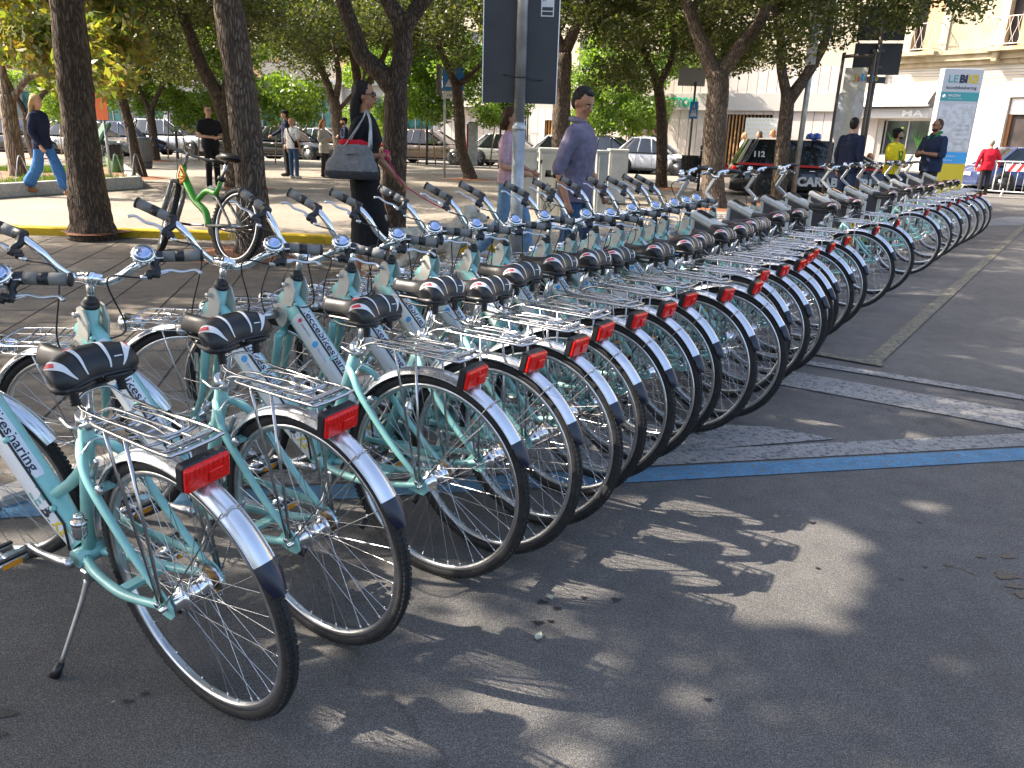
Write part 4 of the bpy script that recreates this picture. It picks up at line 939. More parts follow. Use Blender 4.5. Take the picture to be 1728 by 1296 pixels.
for h in up_h:
    b = MB()
    for (p, q) in ((h[0]-.28, h[0]-.003), (h[1]+.003, h[1]+.28)): PC.box(b, p, q, zc1+.06, h[3]+.2, -.01, .07)
    b.build('door_surround', 'cream render', tC)
    b = MB(); b.box(((h[0]*.35+h[1]*.65), .27, (h[2]+h[3])/2), ((h[1]-h[0])*.66, .05, h[3]-h[2])); b.build('shutter', 'terracotta shutter', tC)
    b = MB(); b.box(((h[0]*.85+h[1]*.15), .31, (h[2]+h[3])/2), ((h[1]-h[0])*.36, .03, h[3]-h[2])); b.build('shutter', 'interior dark', tC)
    b = MB(); a0, a1 = h[0]-.28, h[1]+.10; dp = .62
    PC.box(b, a0-.05, a1+.05, zb-.16, zb-.03, .0, dp+.06); sl_ = b.build('balcony_slab', 'cornice stone', tC)
    b = MB(); zt = zb+.98
    def rail(p, q):
        b.tube([p, q], .022, 6)
    c = [(a0,-.02), (a0,-dp), (a1,-dp), (a1,-.02)]
    for i in range(3):
        p, q = V((*c[i], 0)), V((*c[i+1], 0)); L_ = (q-p).length; k = max(3, int(L_/.13))
        for z in (zb+.06, zt): b.tube([p+V((0,0,z)), q+V((0,0,z))], .02, 6)
        for j in range(k+1):
            c0 = p.lerp(q, j/k); ph = 1 if j % 2 else -1; dr = (q-p).normalized()
            b.curve([c0+V((0,0,zb+.06)), c0+dr*.05*ph+V((0,0,zb+.28)), c0-dr*.05*ph+V((0,0,zb+.65)), c0+V((0,0,zt))], .009, 4, sub=3)
    b.build('balcony_railing', 'railing', tC)
for s_ in (s2-.15, s2+1.2):
    b = MB(); PC.box(b, s_, s_+.22, zc0+.05, zc1+.0, .17, .50, .03); b.build('corbel', 'cornice stone', tC)
window(tC, lo_h[0], 'window glass', 'awning white', .3, 3, 1, .06)
window(tC, lo_h[1], 'interior dark', 'door brown', .25, 2, 1, .14)
b = MB(); z_ = PC.sz(1710,178)[1]; b.box((sd0+1.3, .16, zd1-.32), (2.5, .05, .55)); b.build('shop_sign', 'print white', tC)
def wall_text(par, txt, a, z, h, w_, m, out=.05, bold=.02, dpt=0):
    T = M4.Identity(4); T[0][3] = a; T[1][3] = -out; T[2][3] = z; T[1][1] = 0; T[2][1] = 1; T[1][2] = -1; T[2][2] = 0
    return text(txt, T, h, w_, m, par, 'lettering', bold)
wall_text(tC, 'ARTU', sd0+1.25, zd1-.32, .36, 1.75, 'sign grey', -.12, .05)
b = MB(); PC.box(b, sw0-.2, sw1+.25, zw1+.02, zw1+.40, .02, .75, .02); b.build('shop_canopy', 'sign grey', tC)
wall_text(tC, 'MA', PC.sz(1556,194)[0], zw1+.20, .24, .85, 'print white', .78, .02)
b = MB(); za = zw1+1.25
b.grid(lambda u, v: V((sw0-.2+(sw1-sw0+.45)*u, -.10-.95*v, za-.72*v+.12*sin(pi*v))), 8, 6); PC.box(b, sw0-.2, sw1+.25, za+.0, za+.10, .0, .14)
PC.box(b, sw0-.25, sw1+.3, za-.80, za-.72, .95, 1.10); b.build('awning', 'awning white', tC)
b = MB()
for q in range(3): b.curve([(-.3, -.20-.02*q, zc0-.12-.1*q), (6, -.22, zc0-.22-.1*q), (12, -.2, zc0-.12-.05*q), (21, -.22, zc0-.2)], .012, 4)
b.curve([(PC.sz(1640,120)[0], -.2, zc0-.2), (PC.sz(1645,150)[0], -.08, zc0-.9), (PC.sz(1636,140)[0], -.06, zc0-1.1), (PC.sz(1632,180)[0], -.05, 1.0)], .014, 4); b.build('cable', 'cable black', tC)
for k in range(3):      # things on the shop shelves and plants behind the glass
    b = MB(); s_ = sw0+.5+k*1.0
    for q in range(12): a_ = q*.55; b.curve([(s_, .22, zw0+.2), (s_+.15*cos(a_), .22-.05, zw0+.6), (s_+.42*cos(a_), .18, zw0+.9+.2*sin(a_))], [.01,.03,.004], 4)
    b.build('potted_plant', 'leaf green', tC)
# --- middle building with the green lettering
PBp = Plane((15.4, 34.4), (-.85, .53)); PBp = Plane((15.4-.85*24, 34.4+.53*24), (.85, -.53))
tB = building('clad_building', 'building with pale vertical cladding and green shop lettering behind the oaks', PBp, 24)
LB = 24.0
SZ = PBp.sz
zs0, zs1 = SZ(1170,186)[1], SZ(1170,158)[1]
wood = (SZ(1225,220)[0], SZ(1310,220)[0]); dor = (SZ(1060,220)[0], SZ(1127,220)[0]); fen = (SZ(862,220)[0], SZ(892,220)[0]); sl2 = (SZ(918,220)[0], SZ(945,220)[0])
zt = SZ(1240,193)[1]
g_h = [(fen[0],fen[1],.9,2.6), (sl2[0],sl2[1],0,zt-.4), (dor[0],dor[1],0,zt), (wood[0],wood[1],0,zt)]
u_h = []
for px, py, w_, h_ in ((790,95,1.7,2.4), (700,92,1.3,1.6), (880,95,1.5,2.0), (1000,95,1.5,2.0)):
    s_, z_ = SZ(px, py); u_h.append((s_-w_/2, s_+w_/2, z_-h_/2, z_+h_/2))
u_h2 = [(q[0], q[1], q[2]+3.6, q[3]+3.6) for q in u_h]
zf = zs1+1.1
b = MB(); wall_holes(b, 0, LB, zf, 14, u_h+u_h2, .22); b.add([(0,0,14),(LB,0,14),(LB,9,14),(0,9,14)], [(0,1,2,3)], False); b.build('wall', 'cream render', tB)
b = MB(); wall_holes(b, 0, LB, 0, zf, g_h, .5); b.build('wall', 'grey wood', tB)
# cladding boards, each one its own
xs = 0.0
while xs < LB-.3:
    w_ = .44; x1 = min(xs+w_, LB)
    for z0, z1 in ((0, zs0-.003), (zs1+.003, zf)):
        segs = [(z0, z1)]
        for h in g_h:
            if h[0] < xs+w_/2 < h[1] and h[3] > z0: segs = [(max(h[3], z0), z1)] + ([(z0, h[2])] if h[2] > z0+.1 else [])
        for p, q in segs:
            if q-p < .1: continue
            b = MB(); b.box(((xs+x1)/2, -.025+random.uniform(-.003,.003), (p+q)/2), (x1-xs-.022, .05, q-p)); b.build('cladding_panel', 'pink cladding', tB)
    xs += w_
b = MB(); PBp.box(b, SZ(1090,170)[0]-2.0, LB-.1, zs0, zs1, .0, .22); b.build('shop_fascia', 'sign band', tB)
wall_text(tB, 'BENETTON.', (SZ(1098,170)[0]+SZ(1182,170)[0])/2, (zs0+zs1)/2-.02, .40, SZ(1182,170)[0]-SZ(1098,170)[0], 'green letters', .24, .03)
for (a, c_) in (wood, sl2):
    n_ = int((c_-a)/.16)
    for i in range(n_):
        b = MB(); b.box((a+(i+.5)*(c_-a)/n_, .12, zt/2), (.06, .08, zt-.02)); b.build('wood_slat', 'slat wood', tB)
    b = MB(); b.box(((a+c_)/2, .42, zt/2), (c_-a, .04, zt)); b.build('slat_backing', 'interior dark', tB)
b = MB(); b.box(((dor[0]+dor[1])/2, .4, zt/2), (dor[1]-dor[0], .05, zt)); b.build('wooden_door', 'brown wood', tB)
n_ = int((dor[1]-dor[0])/.5)
for i in range(n_+1): b = MB(); b.box((dor[0]+i*(dor[1]-dor[0])/n_, .34, zt/2), (.07, .06, zt)); b.build('door_rib', 'brown wood', tB)
b = MB(); b.box(((fen[0]+fen[1])/2, .4, 1.75), (fen[1]-fen[0], .05, 1.7)); b.build('window_back', 'interior dark', tB)
for i in range(9): b = MB(); b.tube([(fen[0]+(i+.5)*(fen[1]-fen[0])/9, .1, .9), (fen[0]+(i+.5)*(fen[1]-fen[0])/9, .1, 2.6)], .015, 5); b.build('window_bar', 'sign grey', tB)
c0 = SZ(1258,222)[0]; c1 = SZ(1312,222)[0]; zA, zB = SZ(1285,245)[1], SZ(1285,199)[1]
b = MB(); b.box(((c0+c1)/2, -.12, (zA+zB)/2), (c1-c0, .04, zB-zA)); pn_ = b.build('display_board', 'pane dots', tB)
b = MB()
for i in range(8):
    for j in range(6): b.box((c0+(i+.5+.5*(j % 2))*(c1-c0)/8.6, -.143, zA+(j+.5)*(zB-zA)/6), (.04,.006,.05))
b.build('printed_dots', 'text gold', pn_, 'stuff')
for h in u_h+u_h2:
    f = window(tB, h, 'window glass', 'awning white', .2, 2, 1, .08)
h = u_h[0]; b = MB(); n1, n2 = 9, 13
for i in range(n1):
    for j in range(n2):
        cx, cz = h[0]+(i+.5)*(h[1]-h[0])/n1, h[2]+(j+.5)*(h[3]-h[2])/n2
        for s in (-1, 1): b.box((cx, .08, cz), (.15, .02, .035), M4.Rotation(s*rad(42), 3, 'Y'))
b.build('lattice_screen', 'lattice blue', tB, 'stuff')
b = MB(); s0_, z0_ = SZ(770,178); PBp.box(b, SZ(735,178)[0], SZ(850,178)[0], z0_-.1, z0_+.1, 0, 1.1); b.build('balcony_slab', 'white wall', tB)
b = MB(); A0, A1 = SZ(735,178)[0], SZ(850,178)[0]
for i in range(26): b.tube([(A0+(A1-A0)*i/25, -1.05, z0_+.1), (A0+(A1-A0)*i/25, -1.05, z0_+1.0)], .012, 4)
b.tube([(A0,-1.05,z0_+1.0),(A1,-1.05,z0_+1.0)], .022, 6); b.build('balcony_railing', 'sign grey', tB)
# --- left building
PA_ = Plane((15.4-.85*24-.97*42, 34.4+.53*24+.24*42), (.97, -.24)); tA = building('arcade_building', 'long building behind the trees at left with teal shop glass and grey pillars', PA_, 42)
LA = 42.0; holes = []; hu = []
nb = 14
for i in range(nb):
    a = .5+i*3.0; holes.append((a, a+2.3, .4, 3.3)); 
    for fl in range(3): hu.append((a+.5, a+1.8, 5.0+fl*3.4, 6.9+fl*3.4))
b = MB(); wall_holes(b, 0, LA, 3.9, 15, hu, .25); b.add([(0,0,15),(LA,0,15),(LA,9,15),(0,9,15)], [(0,1,2,3)], False); b.build('wall', 'cream render', tA)
b = MB(); wall_holes(b, 0, LA, 0, 3.9, holes, .6); b.build('wall', 'sign band', tA)
b = MB(); PA_.box(b, 0, LA, 3.9, 4.15, 0, .5); b.build('canopy', 'sign grey', tA)
for i, h in enumerate(holes): window(tA, h, 'shop glass', 'sign grey', .5, 2, 1, .08)
for i, h in enumerate(hu):
    window(tA, h, 'window glass' if i % 2 else 'terracotta shutter', 'awning white', .2, 2, 1, .08)
for i in range(0, nb+1, 1):
    b = MB(); PA_.box(b, .5+i*3.0-.52, .5+i*3.0-.16, 0, 3.9, .0, .28, .02); b.build('pillar', 'sign grey' if i % 3 else 'white wall', tA)
for i in (1,4,6,9,12):
    for fl in range(2):
        b = MB(); a = .5+i*3.0; PA_.box(b, a, a+2.4, 4.75+fl*3.4, 4.9+fl*3.4, 0, 1.1); PA_.box(b, a, a+2.4, 4.9+fl*3.4, 5.75+fl*3.4, 1.04, 1.1); b.build('balcony', 'peach render', tA)
for i in (3,7,10): 
    b = MB(); a = i*3.0; PA_.box(b, a+.05, a+.95, 4.2, 15, .0, .06); b.build('render_bay', 'peach render', tA)
# backs behind the street corner so that nothing is open to the horizon
sheet('far_pavement', [tuple(PA_.P(0,0,2.6))[:2], tuple(PA_.P(LA,0,2.6))[:2], tuple(PBp.P(LB-2,0,2.6))[:2], tuple(PBp.P(LB,0,2.0))[:2], tuple(PC.P(22,0,2.2))[:2], tuple(PC.P(22,0,-3))[:2], tuple(PC.P(0,0,-3))[:2], tuple(PA_.P(0,0,-3))[:2]], 'kerb stone', .10)

# ================================================================ street furniture
mat('sign back', (.035,.038,.045), .45, vary=.15, vscale=3); mat('sign blue', (.03,.22,.55), .35); mat('orange plate', (.75,.14,.02), .4)
mat('bin green', (.10,.24,.06), .45, vary=.08); mat('bin grey', (.09,.10,.11), .5, vary=.15); mat('dark green plastic', (.02,.09,.035), .35)
mat('cabinet grey', (.42,.42,.38), .55, vary=.12, vscale=3); mat('cast iron', (.035,.032,.03), .5, vary=.3, vscale=10); mat('concrete', (.42,.40,.36), .85, vary=.12, bump=.3)
mat('post brown', (.10,.085,.075), .5); mat('dock grey', (.50,.50,.47), .5, vary=.06); mat('dock panel', (.045,.045,.055), .4); mat('screen', (.02,.02,.025), .1)
mat('totem white', (.50,.52,.56), .35); mat('totem teal', (.05,.33,.36), .4); mat('totem yellow', (.62,.50,.03), .4); mat('map print', (.50,.52,.54), .4, col2=(.60,.63,.68), vscale=7, ramp=(.45,.52))
mat('poster', (.52,.52,.50), .35, col2=(.60,.60,.52), vscale=4, ramp=(.4,.55)); mat('red stripe', (.65,.03,.03), .4); mat('barrier white', (.72,.72,.70), .4)
# centre pole with the big panel
B = G(868,475,PZ); t = thing('sign_pole', 'galvanised pole in front of the woman in pink, carrying a big dark panel', 'pole', B)
b = MB(); b.tube([(0,0,-.05),(0,0,1.42)], .060, 20); b.lathe([(.060,0),(.064,.01),(.064,.03),(.050,.07)], (0,0,1.40), (0,0,1), 20); b.tube([(0,0,1.45),(0,0,4.2)], .049, 20); b.build('shaft', 'galvanised', t)
def plate(par, nm, m, P, w_, h_, th=.02, face=(0,-1,0), bev=.0):
    f = V(face).normalized(); R = M4.Rotation(math.atan2(f.x, -f.y), 3, 'Z'); b = MB(); b.box(P, (w_, th, h_), R, bev=bev); return b.build(nm, m, par)
y = B.y; pl_, pr_ = D(816,100,y+.10), D(940,100,y+.10); zt_, zb_ = D(870,-190,y+.1).z, D(870,181,y+.1).z
cx = (pl_.x+pr_.x)/2-B.x; wd = pr_.x-pl_.x; ps = (zt_+zb_)/2
t2 = thing('information_panel', 'big dark grey back of a sign panel strapped to the galvanised pole', 'sign', B)
plate(t2, 'panel', 'sign back', (cx, .085, ps), wd, zt_-zb_, .03); b = MB()
for s in (-1, 1): b.box((cx+s*(wd/2+.004), .085, ps), (.008, .044, zt_-zb_+.02))
b.build('panel_edge', 'satin alloy', t2)
q = D(924,18,y+.06); w_ = .13*wd/.75
st_ = plate(t2, 'sticker', 'print white', (q.x-B.x, .066, q.z), .115, .165, .004); 
for k, (dz, hh, m_, tx) in enumerate(((.045,.03,None,'A'),(-.02,.028,'sign back',''),(-.058,.028,'sign back',''))):
    if m_: plate(st_, 'print_bar', m_, (q.x-B.x, .0625, q.z+dz), .095, hh, .003)
T = M4.Identity(4); T[0][3] = q.x-B.x-.03; T[1][3] = .0625; T[2][3] = q.z+.055; T[1][1] = 0; T[2][1] = 1; T[1][2] = -1; T[2][2] = 0
text('A', T, .035, .03, 'text navy', st_)
b = MB(); zz = D(870,138,y).z; b.tube([(.055*cos(a_), .055*sin(a_), zz) for a_ in [2*pi*i/20 for i in range(20)]], .004, 6, closed=True); b.tube([(-.05,-.03,zz), (-.16,.06,zz+.03)], .0035, 5); b.tube([(.04,-.045,zz), (.16,.05,zz-.012), (.20,.06,zz-.01)], .0035, 5); b.build('cable_tie', 'black plastic', t2)
def post(px, py, toppy, r, m, nm, label, cat, topx=None, z=QZ, lean=True):
    B = G(px, py, z); t = thing(nm, label, cat, B); P1 = D(topx if topx is not None else px, toppy, B.y)-B
    b = MB(); b.tube([(0,0,-.05), (0,0,P1.z)], r, 10); b.build('post', m, t); return t, B, P1.z
# crossing sign
t, B, H = post(750,300,112,.03,'galvanised','crossing_sign','blue square pedestrian crossing sign with a small plate, left of the curved dark oak','sign')
c = D(765,133,B.y)-B; S_ = .62; plate(t, 'sign_plate', 'sign blue', (c.x, -.03, c.z), S_, S_, .015, bev=.005); plate(t, 'sign_back', 'sign back', (D(741,135,B.y).x-B.x, .02, c.z-.03), .2, .85, .03, (.8,-.6,0))
b = MB(); T = M4.Identity(4); T[0][3] = c.x; T[1][3] = -.042; T[2][3] = c.z-.02; T[1][1] = 0; T[2][1] = 1; T[1][2] = -1; T[2][2] = 0
b.prism([(-.24,-.2),(.24,-.2),(0,.24)], T, .002); tri = b.build('white_triangle', 'print white', t)
def figure(par, T, s, m, nm='walking_figure'):
    b = MB()
    b.lathe([(.030*s,0),(.030*s,.002)], T @ V((0,.13*s,0)), (T.to_3x3() @ V((0,0,1))), 12)
    for poly in ([(-.03,.10),(.03,.10),(.025,.0),(-.025,.0)], [(-.025,.0),(0,0),(-.05,-.15),(-.08,-.15)], [(0,0),(.025,0),(.085,-.14),(.055,-.15)], [(-.03,.10),(-.03,.075),(-.09,.0),(-.10,.02)], [(.03,.10),(.03,.075),(.08,.02),(.095,.035)]):
        b.prism([(x*s, y_*s) for x, y_ in poly], T, .002)
    return fix_normals(b.build(nm, m, par))
T2 = T.copy(); T2[1][3] = -.0455; figure(t, T2, .95, 'sign back')
plate(t, 'supplementary_plate', 'print white', (c.x, -.03, c.z-.44), .60, .2, .012)
T3 = T.copy(); T3[2][3] = c.z-.44; T3[1][3] = -.038; text('rialzato', T3, .07, .34, 'sign back', t)
# small pedestrian sign by the shop and the square board above it
t, B, H = post(1157,318,138,.03,'post brown','pedestrian_sign','small blue pedestrian sign low on a dark post behind the iron litter bin','sign', 1166)
c = D(1170,186,B.y)-B; plate(t, 'sign_plate', 'sign blue', (c.x, -.05, c.z), .22, .44, .012); T = M4.Identity(4); T[0][3] = c.x; T[1][3] = -.058; T[2][3] = c.z; T[1][1] = 0; T[2][1] = 1; T[1][2] = -1; T[2][2] = 0
b = MB(); b.prism([(-.09,-.16),(.09,-.16),(0,.17)], T, .002); b.build('white_triangle', 'print white', t); T2 = T.copy(); T2[1][3] -= .003; figure(t, T2, .5, 'text navy')
c = D(1168,130,B.y)-B; plate(t, 'board', 'grey wood', (c.x, .03, c.z), .72, .45, .03)
# grey pole with small plates left of the frame board
B = G(1335,352,PZ); B = V((B.x, B.y, PZ)); t = thing('notice_pole', 'grey pole with two narrow tilted plates in front of the police car door', 'sign', B)
b = MB(); b.tube([(0,0,-.05),(0,0,4.4)], .055, 12); b.build('post', 'galvanised', t)
c = D(1378,18,B.y)-B; plate(t, 'upper_plate', 'poster', (c.x+.02, -.08, c.z), .34, .62, .015, (-.5,-.86,0)); c = D(1370,72,B.y)-B; plate(t, 'lower_plate', 'totem white', (c.x, -.08, c.z), .20, .85, .015, (-.5,-.86,0))
T = M4.Translation((c.x-.005, -.095, c.z+.15)) @ M4.Rotation(-.53, 4, 'Z') @ M4.Rotation(pi/2, 4, 'X'); text('A1', T, .30, .12, 'text blue', t)
# framed map board
B = G(1385,352,PZ); t = thing('map_board', 'tall framed board with a faded map, left of the man in the navy jacket', 'sign', B)
a0 = D(1418,95,B.y)-B; a1 = D(1444,108,B.y-.5)-B
fx0, fx1 = V((0,0,0)), V((.50,-.36,0)); h_ = a0.z; b = MB()
b.curve([fx0, fx0+V((0,0,h_-.18)), fx0+V((.02,-.02,h_-.04)), fx0.lerp(fx1,.12)+V((0,0,h_)), fx0.lerp(fx1,.88)+V((0,0,h_)), fx1+V((-.02,.02,h_-.04)), fx1+V((0,0,h_-.18)), fx1], .035, 10, sub=4); b.tube([fx0+V((0,0,.9)), fx1+V((0,0,.9))], .02, 8); b.tube([fx0+V((0,0,.8)), fx1+V((0,0,.8))], .02, 8); b.build('tube_frame', 'post brown', t)
mid = (fx0+fx1)/2; dr = (fx1-fx0).normalized(); fc = V((dr.y, -dr.x, 0))
pn_ = plate(t, 'map_panel', 'poster', (mid.x, mid.y, .95+(h_-1.15)/2), (fx1-fx0).length-.16, h_-1.2, .02, fc)
pm = MB(); R = M4.Rotation(math.atan2(fc.x, -fc.y), 3, 'Z')
for dx_, wz in ((-.22,.5),(.14,.7)):
    T = frame(mid+dr*dx_+fc*.013+V((0,0,1.9)), dr, (0,0,1)); pts = [( .10*cos(a_)*(1+.2*sin(3*a_)), wz*sin(a_)*(1+.12*sin(4*a_))) for a_ in [2*pi*i/24 for i in range(24)]]; pm.prism(pts, T, .002)
pm.build('map_print', 'map print', pn_)
T = frame(mid+dr*.22+fc*.014+V((0,0,h_-.42)), dr, (0,0,1))
for k_, (ch_, m_) in enumerate((('S','text gold'),('a','orange plate'),('l','text blue'),('e','totem teal'),('n','print red'),('t','text blue'),('o','text gold'))):
    T_ = T.copy(); o_ = V((T[0][3], T[1][3], T[2][3]))+dr*(-.22+.07*k_); T_[0][3], T_[1][3], T_[2][3] = o_; text(ch_, T_, .14, .055, m_, pn_, 'lettering', .03)
# double sign seen from behind
B = G(1440,352,PZ); t = thing('road_sign', 'back of two stacked square signs on a dark post, above the navy-jacket man', 'sign', B)
b = MB(); b.tube([(0,0,-.05),(0,0,(D(1487,18,B.y)-B).z)], .045, 12); b.build('post', 'post brown', t)
for (p, q, r_, s_, nm) in ((1455,8,1510,70,'upper_sign'),(1445,71,1503,128,'lower_sign')):
    A_, C_ = D((p+1462)/2 if 0 else p+4, q, B.y+.07)-B, D(r_, s_, B.y+.07)-B; wz = abs(C_.x-A_.x); w_ = .95; z0_, z1_ = C_.z, A_.z
    plate(t, nm, 'sign back', (0.02, .075, (z0_+z1_)/2), w_, z1_-z0_-.02, .02, (-.25,-.97,0), .006)
    for k_ in (.25,.75): b = MB(); b.box((0,.035,z0_+(z1_-z0_)*k_), (.26,.05,.05)); b.build('clamp', 'post brown', t)
cz_ = D(1492,97,B.y).z-B.z
T = M4.Identity(4); T[0][3] = .27; T[1][3] = .05; T[2][3] = cz_; T[1][1] = 0; T[2][1] = 1; T[1][2] = -1; T[2][2] = 0; text('50', T, .09, .14, 'sign grey', t)
cc = D(1465,135,B.y).z-B.z; plate(t, 'name_plate', 'sign back', (.0,-.06,cc), .42, .13, .02)
# totem
B = G(1583,330,.0); t = thing('bike_share_totem', 'tall leaning-looking white totem lettered LEBIKE with a yellow foot', 'sign', B)
zt_ = D(1610,116,B.y).z; w_ = 1.12; rzt = math.atan2(-B.x, B.y)*.15; R = M4.Rotation(rzt, 3, 'Z')
def tot(nm, z0, z1, m, d=.30, ww=None): b = MB(); b.box((0,0,(z0+z1)/2), (ww or w_, d, z1-z0), R, bev=.01); return b.build(nm, m, t)
body = tot('body', .95, zt_, 'totem white'); tot('foot', 0, .947, 'totem yellow', .30); tot('blue_band', .96, 1.30, 'text blue', .306, w_*.98)
zk = D(1600,163,B.y).z; tot('teal_band', zk-.13, zk+.13, 'totem teal', .306, w_*.99)
mp = MB(); mp.box((0,-.154,(1.32+zk-.2)/2), (w_*.9,.006,zk-.22-1.32), R); mp.build('map_print', 'map print', t)
def tt(txt, x, z, h, ww, m, bold=.02, out=.1555):
    T = M4.Rotation(rzt, 4, 'Z') @ M4.Translation((x, -out, z)) @ M4.Rotation(pi/2, 4, 'X'); return text(txt, T, h, ww, m, body, 'lettering', bold)
zl = D(1600,133,B.y).z
tt('LE', -.27, zl, .20, .27, 'text teal', .02); tt('BI', 0.02, zl, .20, .22, 'text navy', .06); tt('KE', .30, zl, .20, .28, 'text gold', .06); tt('leccebikesharing', 0, zl-.24, .085, .86, 'text navy', .01)
tt('MAZZINI', -.16, zk+.03, .06, .34, 'print white', .02, .158); tt('stazione bike sharing', -.13, zk-.05, .03, .40, 'print white', 0, .158)
for r_ in range(5): tt('Via Roma 12  h 7-24', .25, 2.05-.13*r_, .03, .36, 'text navy', 0, .16)
tt('Comune di Lecce', -.1, 1.18, .05, .6, 'print white', .01, .158); tt('www', .0, 1.06, .04, .3, 'print white', .01, .158)
b = MB(); T = M4.Rotation(rzt, 4, 'Z'); b.lathe([(.05,0),(.05,.002)], T @ V((-.44,-.156,zk)), T.to_3x3() @ V((0,-1,0)), 16); b.build('round_logo', 'print white', t)
# docking stations
PB_ = [(1200,368),(1256,348),(1310,338),(1350,333),(1388,330),(1418,326),(1445,321),(1470,318),(1500,312),(1520,307),(1545,299),(1570,295)]
def make_dock():
    t = empty('docking_station'); b = MB()
    T = M4.Translation((0,.055,0)) @ M4.Rotation(pi/2, 4, 'X')
    b.prism([(-.26,0),(.26,0),(.26,.95),(.20,1.0),(-.26,.80)], T, .11); b = MB()
    # rim of the slab: x forward (away), high at the far end
    prof = [(-.30,.80),(-.27,.845),(.22,1.02),(.27,.99),(.27,0),(.17,0),(.17,.86),(-.14,.75),(-.14,0),(-.22,0),(-.22,.70),(-.30,.68)]
    o = MB(); o.prism([(-.10,0),(.10,0),(.10,.93),(-.10,.85)], M4.Translation((0,.035,0)) @ M4.Rotation(pi/2, 4, 'X'), .07); o = fix_normals(o.build('panel', 'dock panel', t))
    c = MB(); R = M4.Rotation(-math.atan2(.22,.52), 3, 'Y'); c.box((.0,0,.90), (.26,.10,.055), R, bev=.015); c.box((.105,0,.46), (.03,.09,.92), bev=.012); c.box((-.105,0,.41), (.03,.09,.83), bev=.012); c.build('casing', 'dock grey', t)
    s = MB(); s.box(V((.05,0,.921))+R @ V((0,0,.034)), (.10,.07,.006), R); s.build('screen', 'screen', t)
    k = MB(); k.box(V((-.09,0,.862))+R @ V((0,0,.034)), (.05,.05,.006), R, bev=.002); k.build('keypad', 'satin alloy', t)
    f = MB(); f.box((0,0,.012), (.38,.20,.024), bev=.004); f.build('foot_plate', 'galvanised', t)
    T = M4.Translation((-.02,.0465,.42)) @ M4.Rotation(-pi/2, 4, 'Z') if False else frame((.0,.0462,.38), (0,0,-1), (-1,0,0))
    text('BIKE', frame((-.01,.0362,.46), (0,0,1), (1,0,0)), .085, .26, 'text gold', o, 'lettering', .05)
    text('SHARING', frame((.055,.0362,.46), (0,0,1), (1,0,0)), .03, .22, 'print white', o, 'lettering', .01)
    return t
dk = make_dock(); DL = ['nearest grey bike dock with a dark side panel, left of the others','second grey bike dock from the near end','third grey bike dock from the near end','fourth grey bike dock from the near end','fifth grey bike dock from the near end','sixth grey bike dock from the near end','seventh grey bike dock from the near end','fifth grey bike dock from the far end','fourth grey bike dock from the far end','third grey bike dock from the far end','second grey bike dock from the far end','farthest grey bike dock, behind the man in the blue shirt']
DP = []
for i, (px, py) in enumerate(PB_):
    o = dk if i == 0 else copy_tree(dk); p = G(px, py, .93); o.location = (p.x, p.y, 0); o.rotation_euler = (0, 0, rad(146)); DP.append(p); tag(o, DL[i], 'docking station', 'grey bike docking stations')
# the docked bicycles of the far half have tall jointed stems and straight bars
def tall_bar(par, dst):
    T = axis_rot(HEAD, SAX, rad(dst)); b = MB(T); b.tube([HEAD+SAX*.02, HEAD+SAX*.075], .016, 10)
    b.box(HEAD+V((.035,0,.105)), (.030,.028,.12), M4.Rotation(.85, 3, 'Y'), bev=.006); b.box(HEAD+V((.045,0,.20)), (.034,.03,.15), M4.Rotation(-.5, 3, 'Y'), bev=.006); st_ = b.build('folding_stem', 'satin alloy', par)
    cl_ = HEAD+V((.0,0,.275)); b = MB(T)
    for s in (-1, 1): b.curve([cl_, cl_+V((.01,s*.06,0)), cl_+V((.02,s*.13,.035)), cl_+V((-.03,s*.21,.045)), cl_+V((-.09,s*.29,.04))], .0125, 8, sub=3)
    hb_ = b.build('handlebar', 'chrome', par)
    for s in (-1, 1):
        b = MB(T); b.tube([cl_+V((-.025,s*.20,.045)), cl_+V((-.09,s*.29,.04))], .018, 8); b.build('grip', 'black plastic', hb_)
        b = MB(T); b.curve([cl_+V((-.01,s*.16,.035)), cl_+V((.055,s*.19,.02)), cl_+V((.02,s*.28,.012))], [.014,.009,.006], 6, sub=3); b.build('brake_lever', 'satin alloy', hb_)
    b = MB(T); b.lathe([(.0,.0),(.03,.01),(.032,.035),(.028,.04)], cl_+V((.04,0,.035)), (1,0,.1), 12); b.build('headlamp', 'chrome', hb_)
    b = MB(T); b.curve([cl_+V((.055,.19,.02)), cl_+V((.12,.08,-.04)), cl_+V((.07,.02,-.2)), HEAD+V((.04,.02,-.1))], .0027, 5); b.build('brake_cable', 'black plastic', hb_)
ROW = [o for o in bpy.data.objects if o.get('group') == BG]
rx = lambda o: o.location.y
for o in sorted(ROW, key=rx)[16:]:
    for ch in list(o.children):
        n = ch.name.split('.')[0]
        if n in ('handlebar', 'stem'):
            for c2 in list(ch.children_recursive): bpy.data.objects.remove(c2)
            bpy.data.objects.remove(ch)
    tall_bar(o, random.uniform(-14, 14))
